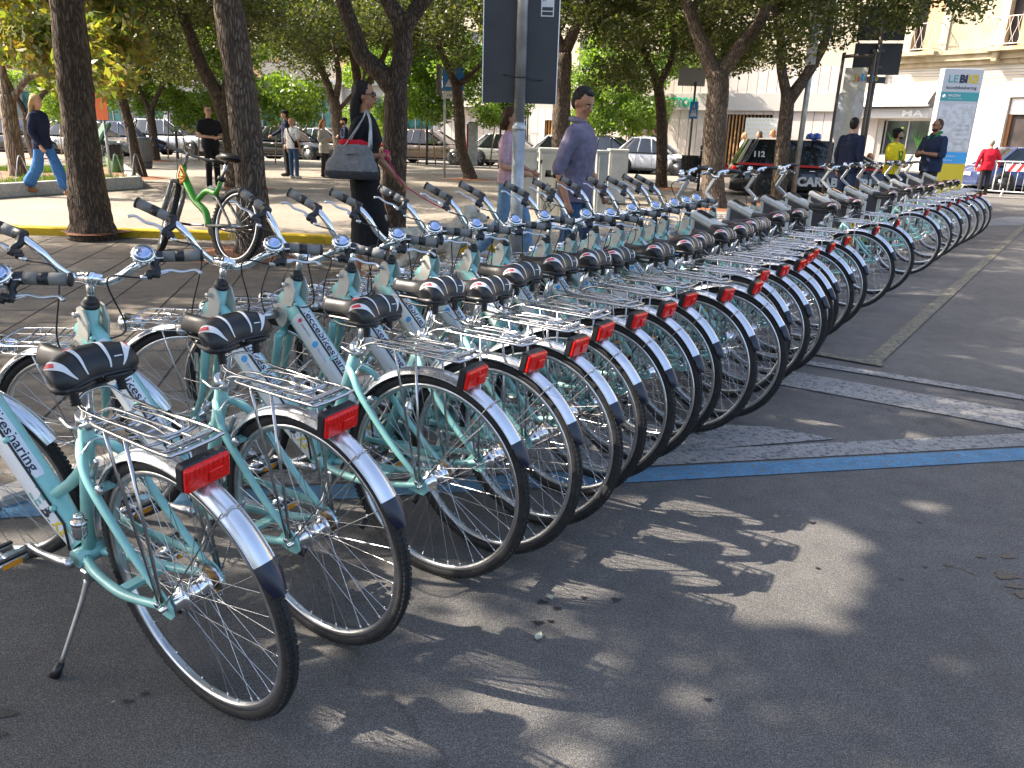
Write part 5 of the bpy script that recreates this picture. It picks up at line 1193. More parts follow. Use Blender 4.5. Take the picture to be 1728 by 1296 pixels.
# utility cabinets
def cabinet(px0, px1, py0, pyt, label, dcm=.35, doors=1, graf=0, y=None):
    A_, C_ = G(px0, py0, QZ), G(px1, py0, QZ); 
    y = A_.y; w_ = D(px1,py0,y).x-D(px0,py0,y).x; h_ = D((px0+px1)/2, pyt, y).z-QZ; t = thing('utility_cabinet', label, 'cabinet', ((D(px0,py0,y).x+D(px1,py0,y).x)/2, y+dcm/2, QZ), 0, 'grey utility cabinets')
    b = MB(); b.box((0,0,h_/2), (w_-.02,dcm,h_-.05), bev=.01); b.build('body', 'cabinet grey', t); b = MB(); b.box((0,0,h_-.02), (w_,dcm+.04,.05), bev=.012); b.build('lid', 'cabinet grey', t)
    for i in range(doors):
        b = MB(); ww = (w_-.08)/doors; b.box((-w_/2+.04+ww*(i+.5), -dcm/2-.008, h_/2), (ww-.02,.016,h_-.16), bev=.004); d_ = b.build('door', 'cabinet grey', t)
        b = MB(); b.box((-w_/2+.04+ww*(i+.85), -dcm/2-.022, h_*.5), (.02,.015,.12)); b.build('handle', 'cast iron', d_)
    if graf:
        b = MB(); r_ = random.Random(graf)
        for k in range(6):
            x0, z0 = r_.uniform(-w_*.3,w_*.3), h_*r_.uniform(.1,.45)
            b.curve([(x0+r_.uniform(-.08,.08), -dcm/2-.019, z0+r_.uniform(-.08,.12)) for _ in range(5)], .006, 4)
        b.build('graffiti', 'black plastic', t); b = MB(); 
        for k in range(9): b.box((r_.uniform(-.16,.16), -dcm/2-.018, h_*.72+r_.uniform(-.12,.12)), (r_.uniform(.03,.12),.004,r_.uniform(.03,.1)), M4.Rotation(r_.uniform(-.5,.5), 3, 'Y'))
        b.build('torn_sticker', 'cast iron', t)
cabinet(878,905,345,250,'narrow grey utility cabinet left of the woman in pink and the pole', .4, 1)
cabinet(905,945,372,250,'grey utility cabinet with a small dark grille, right of the pole', .4, 1, 5)
cabinet(948,1000,378,252,'tall grey utility cabinet with torn stickers and graffiti behind the purple-shirted man', .4, 2, 9)
cabinet(1000,1022,368,254,'slim grey utility cabinet right of the purple-shirted man', .4, 1)
cabinet(1023,1056,345,252,'plain grey utility cabinet at the right end of the cabinets', .5, 1)
# iron litter bin on a post
B = G(1160,322,QZ); t = thing('iron_litter_bin', 'dark cast iron litter bin on a post before the broad oak', 'litter bin', B); sc_ = B.y/1298
w_ = 14*sc_; z0_, z1_ = D(1160,306,B.y).z-B.z, D(1160,262,B.y).z-B.z
b = MB(); b.lathe([(w_*.8,z0_),(w_,z1_-.03),(w_*1.08,z1_),(w_*.95,z1_),(w_*.75,z0_+.03)], (0,0,0), (0,0,1), 20); b.build('bucket', 'cast iron', t)
for k in range(20): a_ = 2*pi*k/20; b = MB(); b.tube([(w_*.82*cos(a_), w_*.82*sin(a_), z0_), (w_*1.02*cos(a_), w_*1.02*sin(a_), z1_-.05)], .012, 4); b.build('rib', 'cast iron', t)
b = MB(); b.tube([(w_+.05,.02,-.02), (w_+.05,.02,z1_+.12)], .035, 10); b.ell((w_+.05,.02,z1_+.2), (.045,.045,.07)); b.build('post', 'cast iron', t)
# plastic bins and orange sign at left
B = G(198,305,QZ); t = thing('green_waste_bin', 'open green wheeled waste bin with a black bag, by the orange sign', 'waste bin', B); k_s = B.y/1298
b = MB(); w0, w1, h_ = 11*k_s, 14*k_s, 42*k_s; b.lathe([(w0,0),(w1,h_)], (0,0,0), (0,0,1), 4); b.build('body', 'bin green', t); t.rotation_euler.z = .7
b = MB(); b.grid(lambda u, v: V((w1*(1.0+.12*sin(9*v*6))*cos(2*pi*v)*.8, w1*(1.0+.12*cos(7*v*6))*sin(2*pi*v)*.8, h_-.10+u*.30+.02*sin(v*40))), 5, 28, closev=True); b.build('bag', 'black plastic', t)
b = MB(); b.box((-.2,.1,h_+.42), (.62,.55,.10), M4.Rotation(-1.0, 3, 'Y'), bev=.04); b.build('lid', 'dark green plastic', t)
B = G(242,284,QZ); t = thing('grey_litter_bin', 'round dark grey litter bin with a perforated foot, right of the green bin', 'litter bin', B); k_s = B.y/1298
b = MB(); b.lathe([(13*k_s,0),(14*k_s,.05),(15*k_s,30*k_s),(16*k_s,42*k_s),(16.5*k_s,48*k_s),(12*k_s,49*k_s)], (0,0,0), (0,0,1), 24); b.build('body', 'bin grey', t)
b = MB()
for k in range(26): a_ = 2*pi*k/26; b.box((14.1*k_s*cos(a_), 14.1*k_s*sin(a_), .18), (.03,.03,.05), M4.Rotation(a_, 3, 'Z'))
b.build('slots', 'black plastic', t, 'stuff')
t, B, H = post(190,318,170,.025,'galvanised','orange_sign','orange plate on a thin leaning post beside the green waste bin','sign')
c = D(173,180,B.y)-B; plate(t, 'sign_plate', 'orange plate', (c.x*.25, -.04, c.z), .27, .50, .012, (-.2,-.98,0)); plate(t, 'emblem', 'text gold', (c.x*.25+.02, -.050, c.z+.02), .07, .14, .006)
t, B, H = post(229,316,215,.035,'post brown','iron_post','dark slim iron post standing at the corner of the planter','post')
# red and grey pillar
B = G(797,280,QZ); t = thing('ticket_pillar', 'grey rounded pillar with a red side, behind the curved dark oak', 'pillar', B); k_s = B.y/1298
b = MB(); b.box((0,0,34*k_s), (.42,.3,68*k_s), bev=.06); b.build('body', 'galvanised', t); b = MB(); b.box((-.22,0,34*k_s), (.05,.26,60*k_s), bev=.02); b.build('side', 'red stripe', t)
# planter
A_ = G(-60,338,QZ); B = G(232,318,QZ); Z0 = QZ
t = thing('planter', 'low stone-edged planter with thin grass under the magnolia', 'planter', (0,0,Z0)); hP = .24
C_ = G(-60,300,QZ); D_ = G(205,292,QZ); 
pts = [A_, B, D_, C_]
for p, q in ((A_,B),(B,D_),(D_,C_)):
    d_ = (q-p); L_ = d_.length; n_ = max(1, int(L_/1.1))
    for i in range(n_):
        m_ = p+d_*((i+.5)/n_); b = MB(); b.box((0,0,0), (L_/n_-.01,.22,hP), bev=.015); o = b.build('edge_stone', 'concrete', t); o.location = (m_.x, m_.y, hP/2); o.rotation_euler = (0,0,math.atan2(d_.y,d_.x))
b = MB(); b.add([(p.x,p.y,hP-.05) for p in pts], [(0,1,2,3)], False); b.build('soil', 'litter', t)
r_ = np.random.default_rng(2); n_ = 9000; uv = r_.random((n_,2)); Pa, Pb, Pc, Pd = [np.array(tuple(p)) for p in pts]
pos = (Pa*(1-uv[:,:1])+Pb*uv[:,:1])*(1-uv[:,1:])+(Pd*(1-uv[:,:1])+Pc*0+ (Pc-Pd)*0 + Pd*0 + (Pc*(1-uv[:,:1])+Pd*uv[:,:1]) - Pd*(1-uv[:,:1]))*uv[:,1:]
b = MB(); pos[:,2] = hP-.05
for i in range(0, n_, 1):
    if sin(pos[i,0]*2.1)+cos(pos[i,1]*1.7) < -.5: continue
    x, y_ = pos[i,0], pos[i,1]; a_ = r_.random()*6.28; h_ = .05+.09*r_.random(); b.add([(x-.006*cos(a_),y_-.006*sin(a_),hP-.05),(x+.006*cos(a_),y_+.006*sin(a_),hP-.05),(x+.03*cos(a_*3),y_+.03*sin(a_*2),hP-.05+h_)], [(0,1,2)], False)
b.build('grass', 'grass blades', t, 'stuff')
b = MB()
for k in range(7):
    p = A_.lerp(B, (k+.5)/7); q = A_.lerp(B, (k+1.1)/7); b.curve([p+V((0,.25,hP-QZ)), p.lerp(q,.5)+V((0,.25,hP+.45-QZ)), q+V((0,.25,hP-QZ))], .008, 5)
b.build('wire_hoops', 'galvanised', t)
# crowd barrier at right
def barrier(pa, pb, label, board=False, z=.0):
    A_, B_ = G(*pa, z), G(*pb, z); d_ = B_-A_; L_ = d_.length; t = thing('crowd_barrier', label, 'barrier', A_, math.atan2(d_.y, d_.x), 'crowd barriers'); b = MB()
    b.curve([(0,0,.18),(0,0,.95),(.06,0,1.05),(L_-.06,0,1.05),(L_,0,.95),(L_,0,.18),(L_-.03,0,.15),(.03,0,.15),(0,0,.18)], .019, 8, sub=3); b.build('frame', 'barrier white', t)
    n_ = max(3, int(L_/.19))
    for i in range(1, n_): b = MB(); b.tube([(L_*i/n_,0,.15),(L_*i/n_,0,1.05)], .008, 5); b.build('bar', 'barrier white', t)
    for x in (.3, L_-.3):
        b = MB(); b.tube([(x,-.28,.0),(x,0,.22),(x,.28,.0)], .015, 6); b.build('foot', 'barrier white', t)
    if board:
        b = MB(); b.box((L_*.55,-.03,.88), (L_*.86,.012,.22)); bo = b.build('striped_board', 'print white', t)
        for i in range(7):
            x = L_*.15+i*L_*.12; T = M4.Translation((x,-.037,.77)) @ M4.Rotation(pi/2, 4, 'X'); b = MB(); b.prism([(0,0),(.10,0),(.22,.22),(.12,.22)], T, .002); b.build('red_stripe', 'red stripe', bo)
    return t
barrier((1672,330),(1800,338),'white crowd barrier with a red and white striped board before the blue car', True)
barrier((1598,322),(1612,318),'short end-on white crowd barrier between the totem and the man in red')
barrier((1615,318),(1668,322),'plain white crowd barrier behind the man in red')
# ================================================================ cars
def car(label, L_, W_, H_, paint, loc, rz, suv=False, police=False, plates=True, group='parked cars', nm='parked_car'):
    """x from the tail (0) to the nose (L_), z up"""
    t = thing(nm, label, 'car', loc, rz, group); hw = W_/2
    belt = lambda u: H_*(.66 if suv else .62)
    def top(u):     # height of the lower body along its length
        bt = H_*(.60 if suv else .60); nose = H_*(.56 if suv else .50)
        if u < .06: return H_*.45+(bt-H_*.45)*(u/.06)**.6
        if u < .64: return bt-.03*(u-.06)
        if u < .93: return bt-.018-(bt-nose)*((u-.64)/.29)**1.3
        return nose-(nose-H_*.36)*((u-.93)/.07)**1.6
    b = MB(); nu, nv = 40, 22
    def f(a, v):
        x = a*L_; pl = 1-.16*max(0, (.10-a)/.10)**2-.26*max(0, (a-.86)/.14)**2; zt = top(a); zb = .20+.06*max(0,(a-.93)/.07)+.05*max(0,(.05-a)/.05)
        an = 2*pi*v; q = lambda x_, e: math.copysign(abs(x_)**e, x_); y = q(cos(an), .34)*hw*pl; z = (zt+zb)/2+q(sin(an), .42)*(zt-zb)/2
        if z > (zt+zb)/2+.1: y *= .95
        return V((x, y, z))
    b.grid(f, nu, nv, closev=True); vs = [f(0, j/nv) for j in range(nv)]; b.add(vs, [tuple(range(nv))]); vs = [f(1, j/nv) for j in range(nv)]; b.add(vs, [tuple(reversed(range(nv)))])
    body = fix_normals(b.build('body', paint, t))
    z0 = H_*.585; z1 = H_-.045; c0, c1 = (.03, .74) if suv else (.10, .72); r0, r1 = (.09, .50) if suv else (.26, .50)
    def cab(k, v, o=0):
        xa = L_*(c0+(r0-c0)*k); xb = L_*(c1+(r1-c1)*k); y0 = (hw*.93)*(1-k)+(hw*.72)*k; an = 2*pi*v; q = lambda x_, e: math.copysign(abs(x_)**e, x_)
        return V(((xa+xb)/2+q(cos(an), .30)*(xb-xa)/2, q(sin(an), .38)*(y0+o), z0+(z1-z0)*k))
    b = MB(); b.grid(lambda k, v: cab(k, v), 8, 44, closev=True); fix_normals(b.build('glass', 'car glass', t))
    b = MB(); b.grid(lambda a, v: (lambda e: V((e.x*(1-a)+a*L_*(r0+r1)/2, e.y*(1-a), z1+.045*(1-(1-a)**3)))) (cab(1, v, .01)), 6, 44, closev=True)
    b.grid(lambda a, v: cab(1-.06*(1-a), v, .008), 3, 44, closev=True); fix_normals(b.build('roof', paint, t))
    for s in (-1, 1):
        for (xa, xb) in ((c0+.012, r0+.012), (c1-.012, r1-.006), ((.30 if suv else .34), (.31 if suv else .36)), (.50, .475)) if not suv else ((c0+.03, r0+.03), (c1-.012, r1-.006), (.26,.27), (.48,.465)):
            b = MB(); pts = []
            for q in range(6):
                k = q/5; y = (hw*.93)*(1-k)+(hw*.72)*k; pts.append((L_*(xa+(xb-xa)*k), s*(y*.985+.004), z0+(z1-z0)*k))
            b.tube(pts, .028 if (xa in (.34,.50,.26,.48,.30)) else .04, 6); b.build('pillar', paint, t)
        b = MB(); b.box((L_*.655, s*(hw+.07), z0+.05), (.16,.17,.12), bev=.04); b.build('mirror', paint, t)
        for xs_ in (.30, .50): b = MB(); b.box((L_*(xs_+.09), s*(hw*.985), H_*.50), (.14,.03,.025), bev=.008); b.build('door_handle', 'chrome' if not police else 'black plastic', t)
        b = MB()
        for x in (.33, .51, .665): b.box((L_*x, s*(hw*1.0-.006), H_*.40), (.010,.012,H_*.32))
        b.build('door_gap', 'black plastic', t, 'stuff')
        b = MB(); b.box((.06, s*hw*.78, H_*.50), (.14,.26,.16), bev=.04); b.build('tail_light', 'red reflector', t)
        b = MB(); b.box((L_*.955, s*hw*.66, H_*.43), (.22,.34,.13), bev=.05); b.build('headlight', 'lamp glass', t)
    R_ = .33 if not suv else .35
    for x in (L_*.19, L_*.80):
        for s in (-1, 1):
            c = (x, s*(hw-.10), R_)
            b = MB(); b.lathe([(R_*1.12, s*.02), (R_*1.12, s*.112)], (x, s*(hw-.11), R_+.02), (0,1,0), 26); b.build('wheel_arch', 'black plastic', t)
            b = MB(); b.lathe([(R_*.66,-.09),(R_*.95,-.10),(R_,-.07),(R_,.07),(R_*.95,.10),(R_*.66,.09)], (x, s*(hw-.085), R_), (0,1,0), 28); wh = b.build('tyre', 'tyre rubber', t)
            b = MB(); b.lathe([(0,s*.085),(R_*.16,s*.09),(R_*.2,s*.075),(R_*.6,s*.06),(R_*.67,s*.09)], (x, s*(hw-.085), R_), (0,1,0), 28)
            for q in range(7): a_ = 2*pi*q/7; b.box((x+R_*.38*cos(a_), s*(hw-.005), R_+R_*.38*sin(a_)), (R_*.52,.02,.055), M4.Rotation(-a_, 3, 'Y'), bev=.008)
            b.build('rim', 'satin alloy', wh)
    b = MB(); b.box((L_*.992, 0, H_*.33), (.05, W_*.62, .16), bev=.02); b.build('grille', 'black plastic', t); b = MB(); b.box((L_*.985, 0, .25), (.07, W_*.8, .10), bev=.02); b.build('bumper_trim', 'black plastic', t)
    b = MB(); b.box((L_*.5, 0, .21), (L_*.62, W_*.985, .08), bev=.02); b.build('sill', 'black plastic', t)
    if plates:
        b = MB(); b.box((L_*1.002+.015, 0, H_*.26), (.012,.50,.11)); b.build('number_plate', 'print white', t); b = MB(); b.box((-.02, 0, H_*.40), (.012,.50,.11)); b.build('number_plate', 'print white', t)
    return t
def paint(nm, c, met=.3, r_=.25): mat(nm, c, r_, metal=met, coat=.8)
paint('silver car', (.42,.43,.44), .6); paint('brown car', (.12,.085,.065), .5); paint('white car', (.66,.67,.68), 0); paint('black car', (.012,.012,.015), 0, .15); paint('navy car', (.035,.06,.17), .3); paint('pale grey car', (.36,.37,.35), .5); paint('blue roof', (.02,.10,.5), 0)
mat('car glass', (.012,.015,.018), .04, spec=.9)
def car_at(px0, py, px1, label, paint_, L_, W_=1.78, H_=1.48, rz=-10, **kw):
    A_ = G((px0+px1)/2, py, .0); th = rad(rz); m_ = V((A_.x, A_.y, 0)); d_ = V((cos(th), sin(th), 0))
    return car(label, L_, W_, H_, paint_, m_-d_*L_/2+V((-d_.y, d_.x, 0))*W_/2, th, **kw)
car_at(228, 264, 335, 'silver off-road car with a dark grille parked across the street behind the grey litter bin', 'silver car', 4.3, H_=1.66, suv=True, rz=-14)
car_at(96, 266, 160, 'pale car mostly hidden behind the thick brown trunk', 'pale grey car', 4.2, rz=-10)
car_at(-30, 262, 62, 'black car at the far left edge behind the pale magnolia trunk', 'black car', 4.4, rz=-10)
car_at(432, 272, 522, 'black car parked behind the man in the white shirt', 'black car', 4.3, rz=-14)
car_at(335, 268, 430, 'dark hatchback hidden behind the man in black', 'black car', 4.0, rz=-14)
car_at(505, 272, 590, 'silver saloon behind the woman in the beige cardigan', 'silver car', 4.3, rz=-14)
car_at(655, 277, 782, 'brown metallic car parked beside the staked tree and the crossing sign', 'brown car', 4.7, 1.9, 1.55, rz=-16)
car_at(802, 282, 905, 'pale grey car behind the grey pillar and the woman in pink', 'pale grey car', 4.3, rz=-16)
car_at(915, 288, 1000, 'white car glaring in the sun behind the utility cabinets', 'white car', 4.2, rz=-18)
car_at(985, 292, 1072, 'black car right of the purple-shirted man', 'black car', 4.2, rz=-20)
car_at(1050, 296, 1142, 'small white car between the narrow forked oak and the cabinets', 'white car', 3.7, 1.7, 1.5, rz=-22)
car_at(178, 262, 226, 'blue car half hidden behind the open green bin', 'navy car', 4.0, rz=-12)
pc_ = car('black police car with a red side stripe and white lettering', 4.9, 1.86, 1.52, 'black car', D(1236,345,20.2)*1.0*V((1,1,0)).x if 0 else V((D(1226,345,20.2).x, 20.6, 0)), rad(-6), suv=True, plates=False, group=None, nm='police_car')
hw = .93
b = MB(); b.grid(lambda a, v: V((.12+3.4*a, -(hw+.006), .87-.05*a+.055*v)), 12, 2); b.build('red_stripe', 'red stripe', pc_)
def side_text(txt, x, z, h, w_, m, bold=.03, o=.012):
    T = frame((x, -(hw+o), z), (1,0,0), (0,0,1)); return text(txt, T, h, w_, m, pc_, 'lettering', bold)
side_text('CARABINIERI', 2.45, .52, .20, 1.75, 'print white', .05, .014)
T = frame((.62, -(hw*.86), 1.13), (1,0,0), (0,.28,1)); text('112', M4.Translation((0,-.09,0)) @ T, .13, .26, 'print white', pc_, 'lettering', .04)
for s in (-.3, .3): b = MB(); b.lathe([(.11,0),(.12,.05),(.09,.13),(0,.16)], (2.05, s, 1.51), (0,0,1), 16); b.build('blue_light', 'blue roof', pc_)
bl_ = car_at(1716, 330, 1796, 'dark blue car behind the striped crowd barrier, nose out of view', 'navy car', 4.1, 1.7, 1.52, rz=-4, group=None)

# ================================================================ people and the dog
def remesh(b, name, m, parent, vox, smooth=4, disp=0, dscale=.1):
    me = b.mesh(name); me.materials.append(MATS[m]); o = bpy.data.objects.new(name, me); COL.objects.link(o)
    r = o.modifiers.new('r', 'REMESH'); r.mode = 'VOXEL'; r.voxel_size = vox; r.use_smooth_shade = True
    s = o.modifiers.new('s', 'SMOOTH'); s.iterations = smooth; s.factor = .5
    if disp:
        tx = bpy.data.textures.new('n', 'CLOUDS'); tx.noise_scale = dscale; d = o.modifiers.new('d', 'DISPLACE'); d.texture = tx; d.strength = disp; d.mid_level = .5
    dg = bpy.context.evaluated_depsgraph_get(); dg.update(); nm = bpy.data.meshes.new_from_object(o.evaluated_get(dg))
    o.modifiers.clear(); o.data = nm; bpy.data.meshes.remove(me); nm.name = name; o.parent = parent; return o
def cap(b, pts, rs, n=12, sq=None, sub=3):
    """closed limb with rounded ends"""
    P = smooth_pts(pts, sub) if sub > 1 else [V(p) for p in pts]; R_ = lerp_list(rs, sub) if sub > 1 else list(rs)
    d0 = (P[0]-P[1]).normalized(); d1 = (P[-1]-P[-2]).normalized()
    P = [P[0]+d0*R_[0]*.95, P[0]+d0*R_[0]*.7]+P+[P[-1]+d1*R_[-1]*.7, P[-1]+d1*R_[-1]*.95]; R_ = [R_[0]*.25, R_[0]*.72]+R_+[R_[-1]*.72, R_[-1]*.25]
    b.tube(P, R_, n, sq=sq)
def torso(b, secs, n=20):
    """secs: (z, x centre, half depth, half width)"""
    Pz = [V((s[1], 0, s[0])) for s in secs]; vs = []
    for s in secs:
        for j in range(n):
            a = 2*pi*j/n; q = lambda v: math.copysign(abs(v)**.8, v); vs.append((s[1]+q(cos(a))*s[2], q(sin(a))*s[3], s[0]))
    k = len(secs); fs = [(i*n+j, i*n+(j+1) % n, (i+1)*n+(j+1) % n, (i+1)*n+j) for i in range(k-1) for j in range(n)]
    fs += [tuple(reversed(range(n))), tuple((k-1)*n+j for j in range(n))]; b.add(vs, fs)
def hand(b, wr, el, curl=.5, side=1, nrm=None):
    wr, el = V(wr), V(el); d = (wr-el).normalized(); n_ = V(nrm) if nrm else V((0, -side, .0)); n_ = (n_-d*n_.dot(d)).normalized(); s_ = d.cross(n_)
    pc = wr+d*.045; cap(b, [wr-d*.01, wr+d*.035, wr+d*.075], [.022,.030,.027], 10, sq=(1,.62) if 0 else None, sub=1)
    for i in range(4):
        o = wr+d*.078+s_*(.011*(i-1.5)*1.6); L_ = (.062,.072,.068,.052)[i]; c1 = d*cos(curl*.6)+n_*sin(curl*.6); c2 = d*cos(curl*1.7)+n_*sin(curl*1.7); c3 = d*cos(curl*2.6)+n_*sin(curl*2.6)
        p1 = o+c1*L_*.45; p2 = p1+c2*L_*.33; p3 = p2+c3*L_*.25; cap(b, [o-d*.02, o, p1, p2, p3], [.010,.0095,.009,.0082,.007], 7, sub=1)
    o = wr+d*.02-s_*.024; td = (d*.7-s_*.55+n_*.45).normalized(); cap(b, [o, o+td*.03, o+td*.055+n_*.006], [.011,.010,.008], 7, sub=1)
def person(label, foot, H_, face, spec, z=QZ, group=None):
    """spec keys: sex, top, top_m, sleeve, bottom, bottom_m, shoes_m, hair, hair_m, skin, arms, legs, bulk, vox, headturn"""
    B = foot if isinstance(foot, V) else G(*foot, z); z = B.z if abs(B.z) > 1e-4 else z; k = H_/1.777; t = thing('person', label, 'person', (B.x, B.y, z), rad(face), group); t.scale = (k, k, k)
    g = spec.get; bulk = g('bulk', 1.0); vox = g('vox', .016); fem = g('sex') == 'f'; sk_ = g('skin', 'skin')
    shw = (.165 if fem else .19)*bulk**.5; lean = g('lean', 0)
    SHp = {s: V((lean, s*shw, 1.41)) for s in (-1, 1)}
    arms = g('arms') or {1: ((-.03,.25,1.12), (.04,.26,.86)), -1: ((-.03,-.25,1.12), (.04,-.26,.86))}
    legs = g('legs') or {1: ((.01,.10,.50), (0,.10,.085)), -1: ((.03,-.10,.50), (.0,-.11,.085))}
    b = MB(); hp = {s: V((0, s*.088, .93)) for s in (-1, 1)}
    for s in (-1, 1):
        kn, an = V(legs[s][0]), V(legs[s][1]); cap(b, [hp[s], hp[s].lerp(kn,.5)+V((.01,0,0)), kn, kn.lerp(an,.35)+V((-.015,0,0)), an], [.078,.068,.050,.050,.034])
        ft = V(g('feetdir', (1,0,0))).normalized(); fa = an+V((0,0,-.045)); cap(b, [fa-ft*.035, fa+ft*.07+V((0,0,-.01)), fa+ft*.15+V((0,0,-.02))], [.036,.035,.026], sub=1)
        el, wr = V(arms[s][0]), V(arms[s][1]); cap(b, [SHp[s]+V((0,-s*.01,-.01)), SHp[s].lerp(el,.5), el, el.lerp(wr,.35), wr], [x*bulk**.5 for x in (.050,.043,.036,.036,.024)])
        hand(b, wr, el, g('curl', .5), s, (g('palm') or {}).get(s))
    hd = V((lean+.012, 0, 1.635)); 
    torso(b, [(.86,.0,.095,.13),(.93,.0,.105*bulk,.165),(1.02,.0,.092*bulk,.145),(1.12,lean*.5,.088*bulk,.13*bulk),(1.25,lean*.8,.10*bulk,.15*bulk),(1.36,lean,.098,shw*.95),(1.43,lean,.07,shw*.8),(1.47,lean,.05,.07)])
    cap(b, [(lean-.008,0,1.42), (lean-.002,0,1.48), (lean+.008,0,1.56)], [.058,.052,.05], sub=1)
    turn = rad(g('headturn', 0)); tilt = rad(g('headtilt', 0)); RH = M4.Rotation(turn, 3, 'Z') @ M4.Rotation(tilt, 3, 'Y'); hv = lambda x, y, z_: hd+RH @ V((x, y, z_))
    b.ell(hv(-.008,0,.022), (.092,.073,.098), RH, 18, 12); b.ell(hv(.022,0,-.045), (.062,.056,.070), RH, 14, 10); b.ell(hv(.050,0,-.075), (.030,.030,.026), RH, 10, 8)
    cap(b, [hv(.082,0,.012), hv(.102,0,-.018), hv(.100,0,-.026)], [.009,.013,.012], 8, sub=1); b.ell(hv(.078,0,-.052), (.012,.024,.009), RH, 8, 6); b.ell(hv(.078,0,-.064), (.011,.021,.008), RH, 8, 6); b.ell(hv(.074,0,.030), (.014,.048,.008), RH, 10, 6)
    for s in (-1, 1): b.ell(hv(-.008,s*.073,-.008), (.020,.010,.030), RH, 8, 6); b.ell(hv(.062,s*.034,-.020), (.020,.018,.020), RH, 8, 6)
    body = remesh(b, 'body', sk_, t, vox, 3)
    for s in (-1, 1):
        b = MB(); b.ell(hv(.078,s*.030,.008), (.006,.010,.0055), RH, 8, 6); b.build('eye', 'print white', t)
        b = MB(); b.ell(hv(.085,s*.030,.008), (.003,.005,.005), RH, 8, 6); b.build('iris', 'text navy', t)
        b = MB(); b.curve([hv(.084,s*.014,.028), hv(.088,s*.03,.034), hv(.076,s*.050,.028)], .0035, 5); b.build('eyebrow', g('hair_m', 'hair dark'), t)
    b = MB(); b.curve([hv(.089,-.022,-.057), hv(.0925,0,-.056), hv(.089,.022,-.057)], .0038, 5); b.build('lips', 'lips', t)
    # clothes
    of = .014; tp = g('top'); sl_ = g('sleeve', .5)
    if tp:
        b = MB(); hem = g('hem', .88); e = of+.004*bulk
        secs = [(hem,.0,.112*bulk+e*.6,.172*(1+.1*(bulk-1))+e),(.97,.0,.110*bulk+e,.165*bulk**.6+e),(1.06,.0,.100*bulk+e,.150*bulk**.8+e),(1.16,lean*.6,.10*bulk+e,.152*bulk+e),(1.27,lean*.85,.108*bulk+e,.165*bulk**.8+e),(1.37,lean,.103+e,shw*.97+e),(1.435,lean,.075+e,shw*.80+e),(1.475,lean,.052+e,.075+e),(1.49,lean,.050+e*.5,.060)]
        if fem: secs[2] = (1.06, 0, .088+e, .130+e); secs[4] = (1.27, lean*.85+.015, .118+e, .145+e)
        torso(b, secs)
        for s in (-1, 1):
            el, wr = V(arms[s][0]), V(arms[s][1]); R0 = (.058+.010)*bulk**.5
            if sl_ <= 1: e1 = SHp[s].lerp(el, sl_); cap(b, [SHp[s]+V((0,-s*.015,-.01)), SHp[s].lerp(e1,.5), e1], [R0,R0*.97,R0*.92])
            else: e1 = el.lerp(wr, sl_-1); cap(b, [SHp[s]+V((0,-s*.015,-.01)), SHp[s].lerp(el,.5), el, e1], [R0,.060*bulk**.5,.054*bulk**.5,.044])
        remesh(b, tp, g('top_m'), t, vox, 2, g('wrinkle', .016), .11)
    bt = g('bottom')
    if bt == 'trousers':
        b = MB(); torso(b, [(.84,0,.10,.155),(.90,.0,.115*bulk**.6,.172),(.97,.0,.110*bulk**.8,.165*bulk**.6),(1.02,.0,.104*bulk,.155*bulk**.8)]); wl = g('wide', 1.0); cr = g('crop', 0)
        for s in (-1, 1):
            kn, an = V(legs[s][0]), V(legs[s][1]); an = an.lerp(kn, cr); cap(b, [hp[s]+V((0,0,-.01)), hp[s].lerp(kn,.5)+V((.01,0,0)), kn, kn.lerp(an,.5), an+V((0,0,.012))], [.094,.085,.070*wl,.066*wl,.062*wl**1.6])
        remesh(b, 'trousers', g('bottom_m'), t, vox, 2, g('wrinkle', .012), .06)
    elif bt == 'skirt':
        b = MB(); torso(b, [(.30,.05,.20,.21),(.34,.05,.205,.215),(.55,.03,.165,.19),(.75,.0,.135,.18),(.90,-.01,.13,.175),(.98,.0,.11,.155),(1.05,.0,.095,.135)]); remesh(b, 'skirt', g('bottom_m'), t, vox, 3, .02, .12)
    if g('shoes_m'):
        b = MB()
        for s in (-1, 1):
            an = V(legs[s][1]); ft = V(g('feetdir', (1,0,0))).normalized(); fa = an+V((0,0,-.04)); cap(b, [fa-ft*.04+V((0,0,.01)), fa+ft*.03+V((0,0,.01)), fa+ft*.10, fa+ft*.17+V((0,0,-.008))], [.045,.050,.042,.034]); 
        remesh(b, 'shoes', g('shoes_m'), t, max(vox, .012), 2)
    hr = g('hair'); hm = g('hair_m', 'hair dark')
    if hr in ('short','long','bob','buzz'):
        e = .003 if hr == 'buzz' else (.004 if hr == 'short' else .010); b = MB(); b.ell(hv(-.028,0,.036), (.084+e,.075+e,.090+e), RH, 18, 12); b.ell(hv(-.045,0,-.01), (.060+e,.064+e,.065+e), RH, 14, 10)
        if hr == 'short': b.ell(hv(.012,0,.092), (.058,.052,.022), RH, 12, 8)
        if hr in ('long','bob'):
            zl_ = -.30 if hr == 'long' else -.12
            for yy in (-.052,-.02,.02,.052): cap(b, [hv(-.035,yy*1.0,.03), hv(-.075,yy*1.25,-.06), hv(-.088,yy*1.5,zl_*.6), hv(-.085+g('blow',0),yy*1.5,zl_)], [.048,.044,.036,.016])
            for s in (-1, 1): cap(b, [hv(-.015,s*.052,.06), hv(-.045,s*.068,-.02), hv(-.06,s*.074,zl_*.55)], [.028,.024,.016])
        remesh(b, 'hair', hm, t, max(.009, vox*.7), 2, .008, .02)
    if g('beard'):
        b = MB(); b.ell(hv(.028,0,-.062), (.062,.060,.046), RH, 14, 8); remesh(b, 'beard', hm, t, .012, 2, .005, .01)
    t['_k'] = k; del t['_k']
    return t, hv, RH
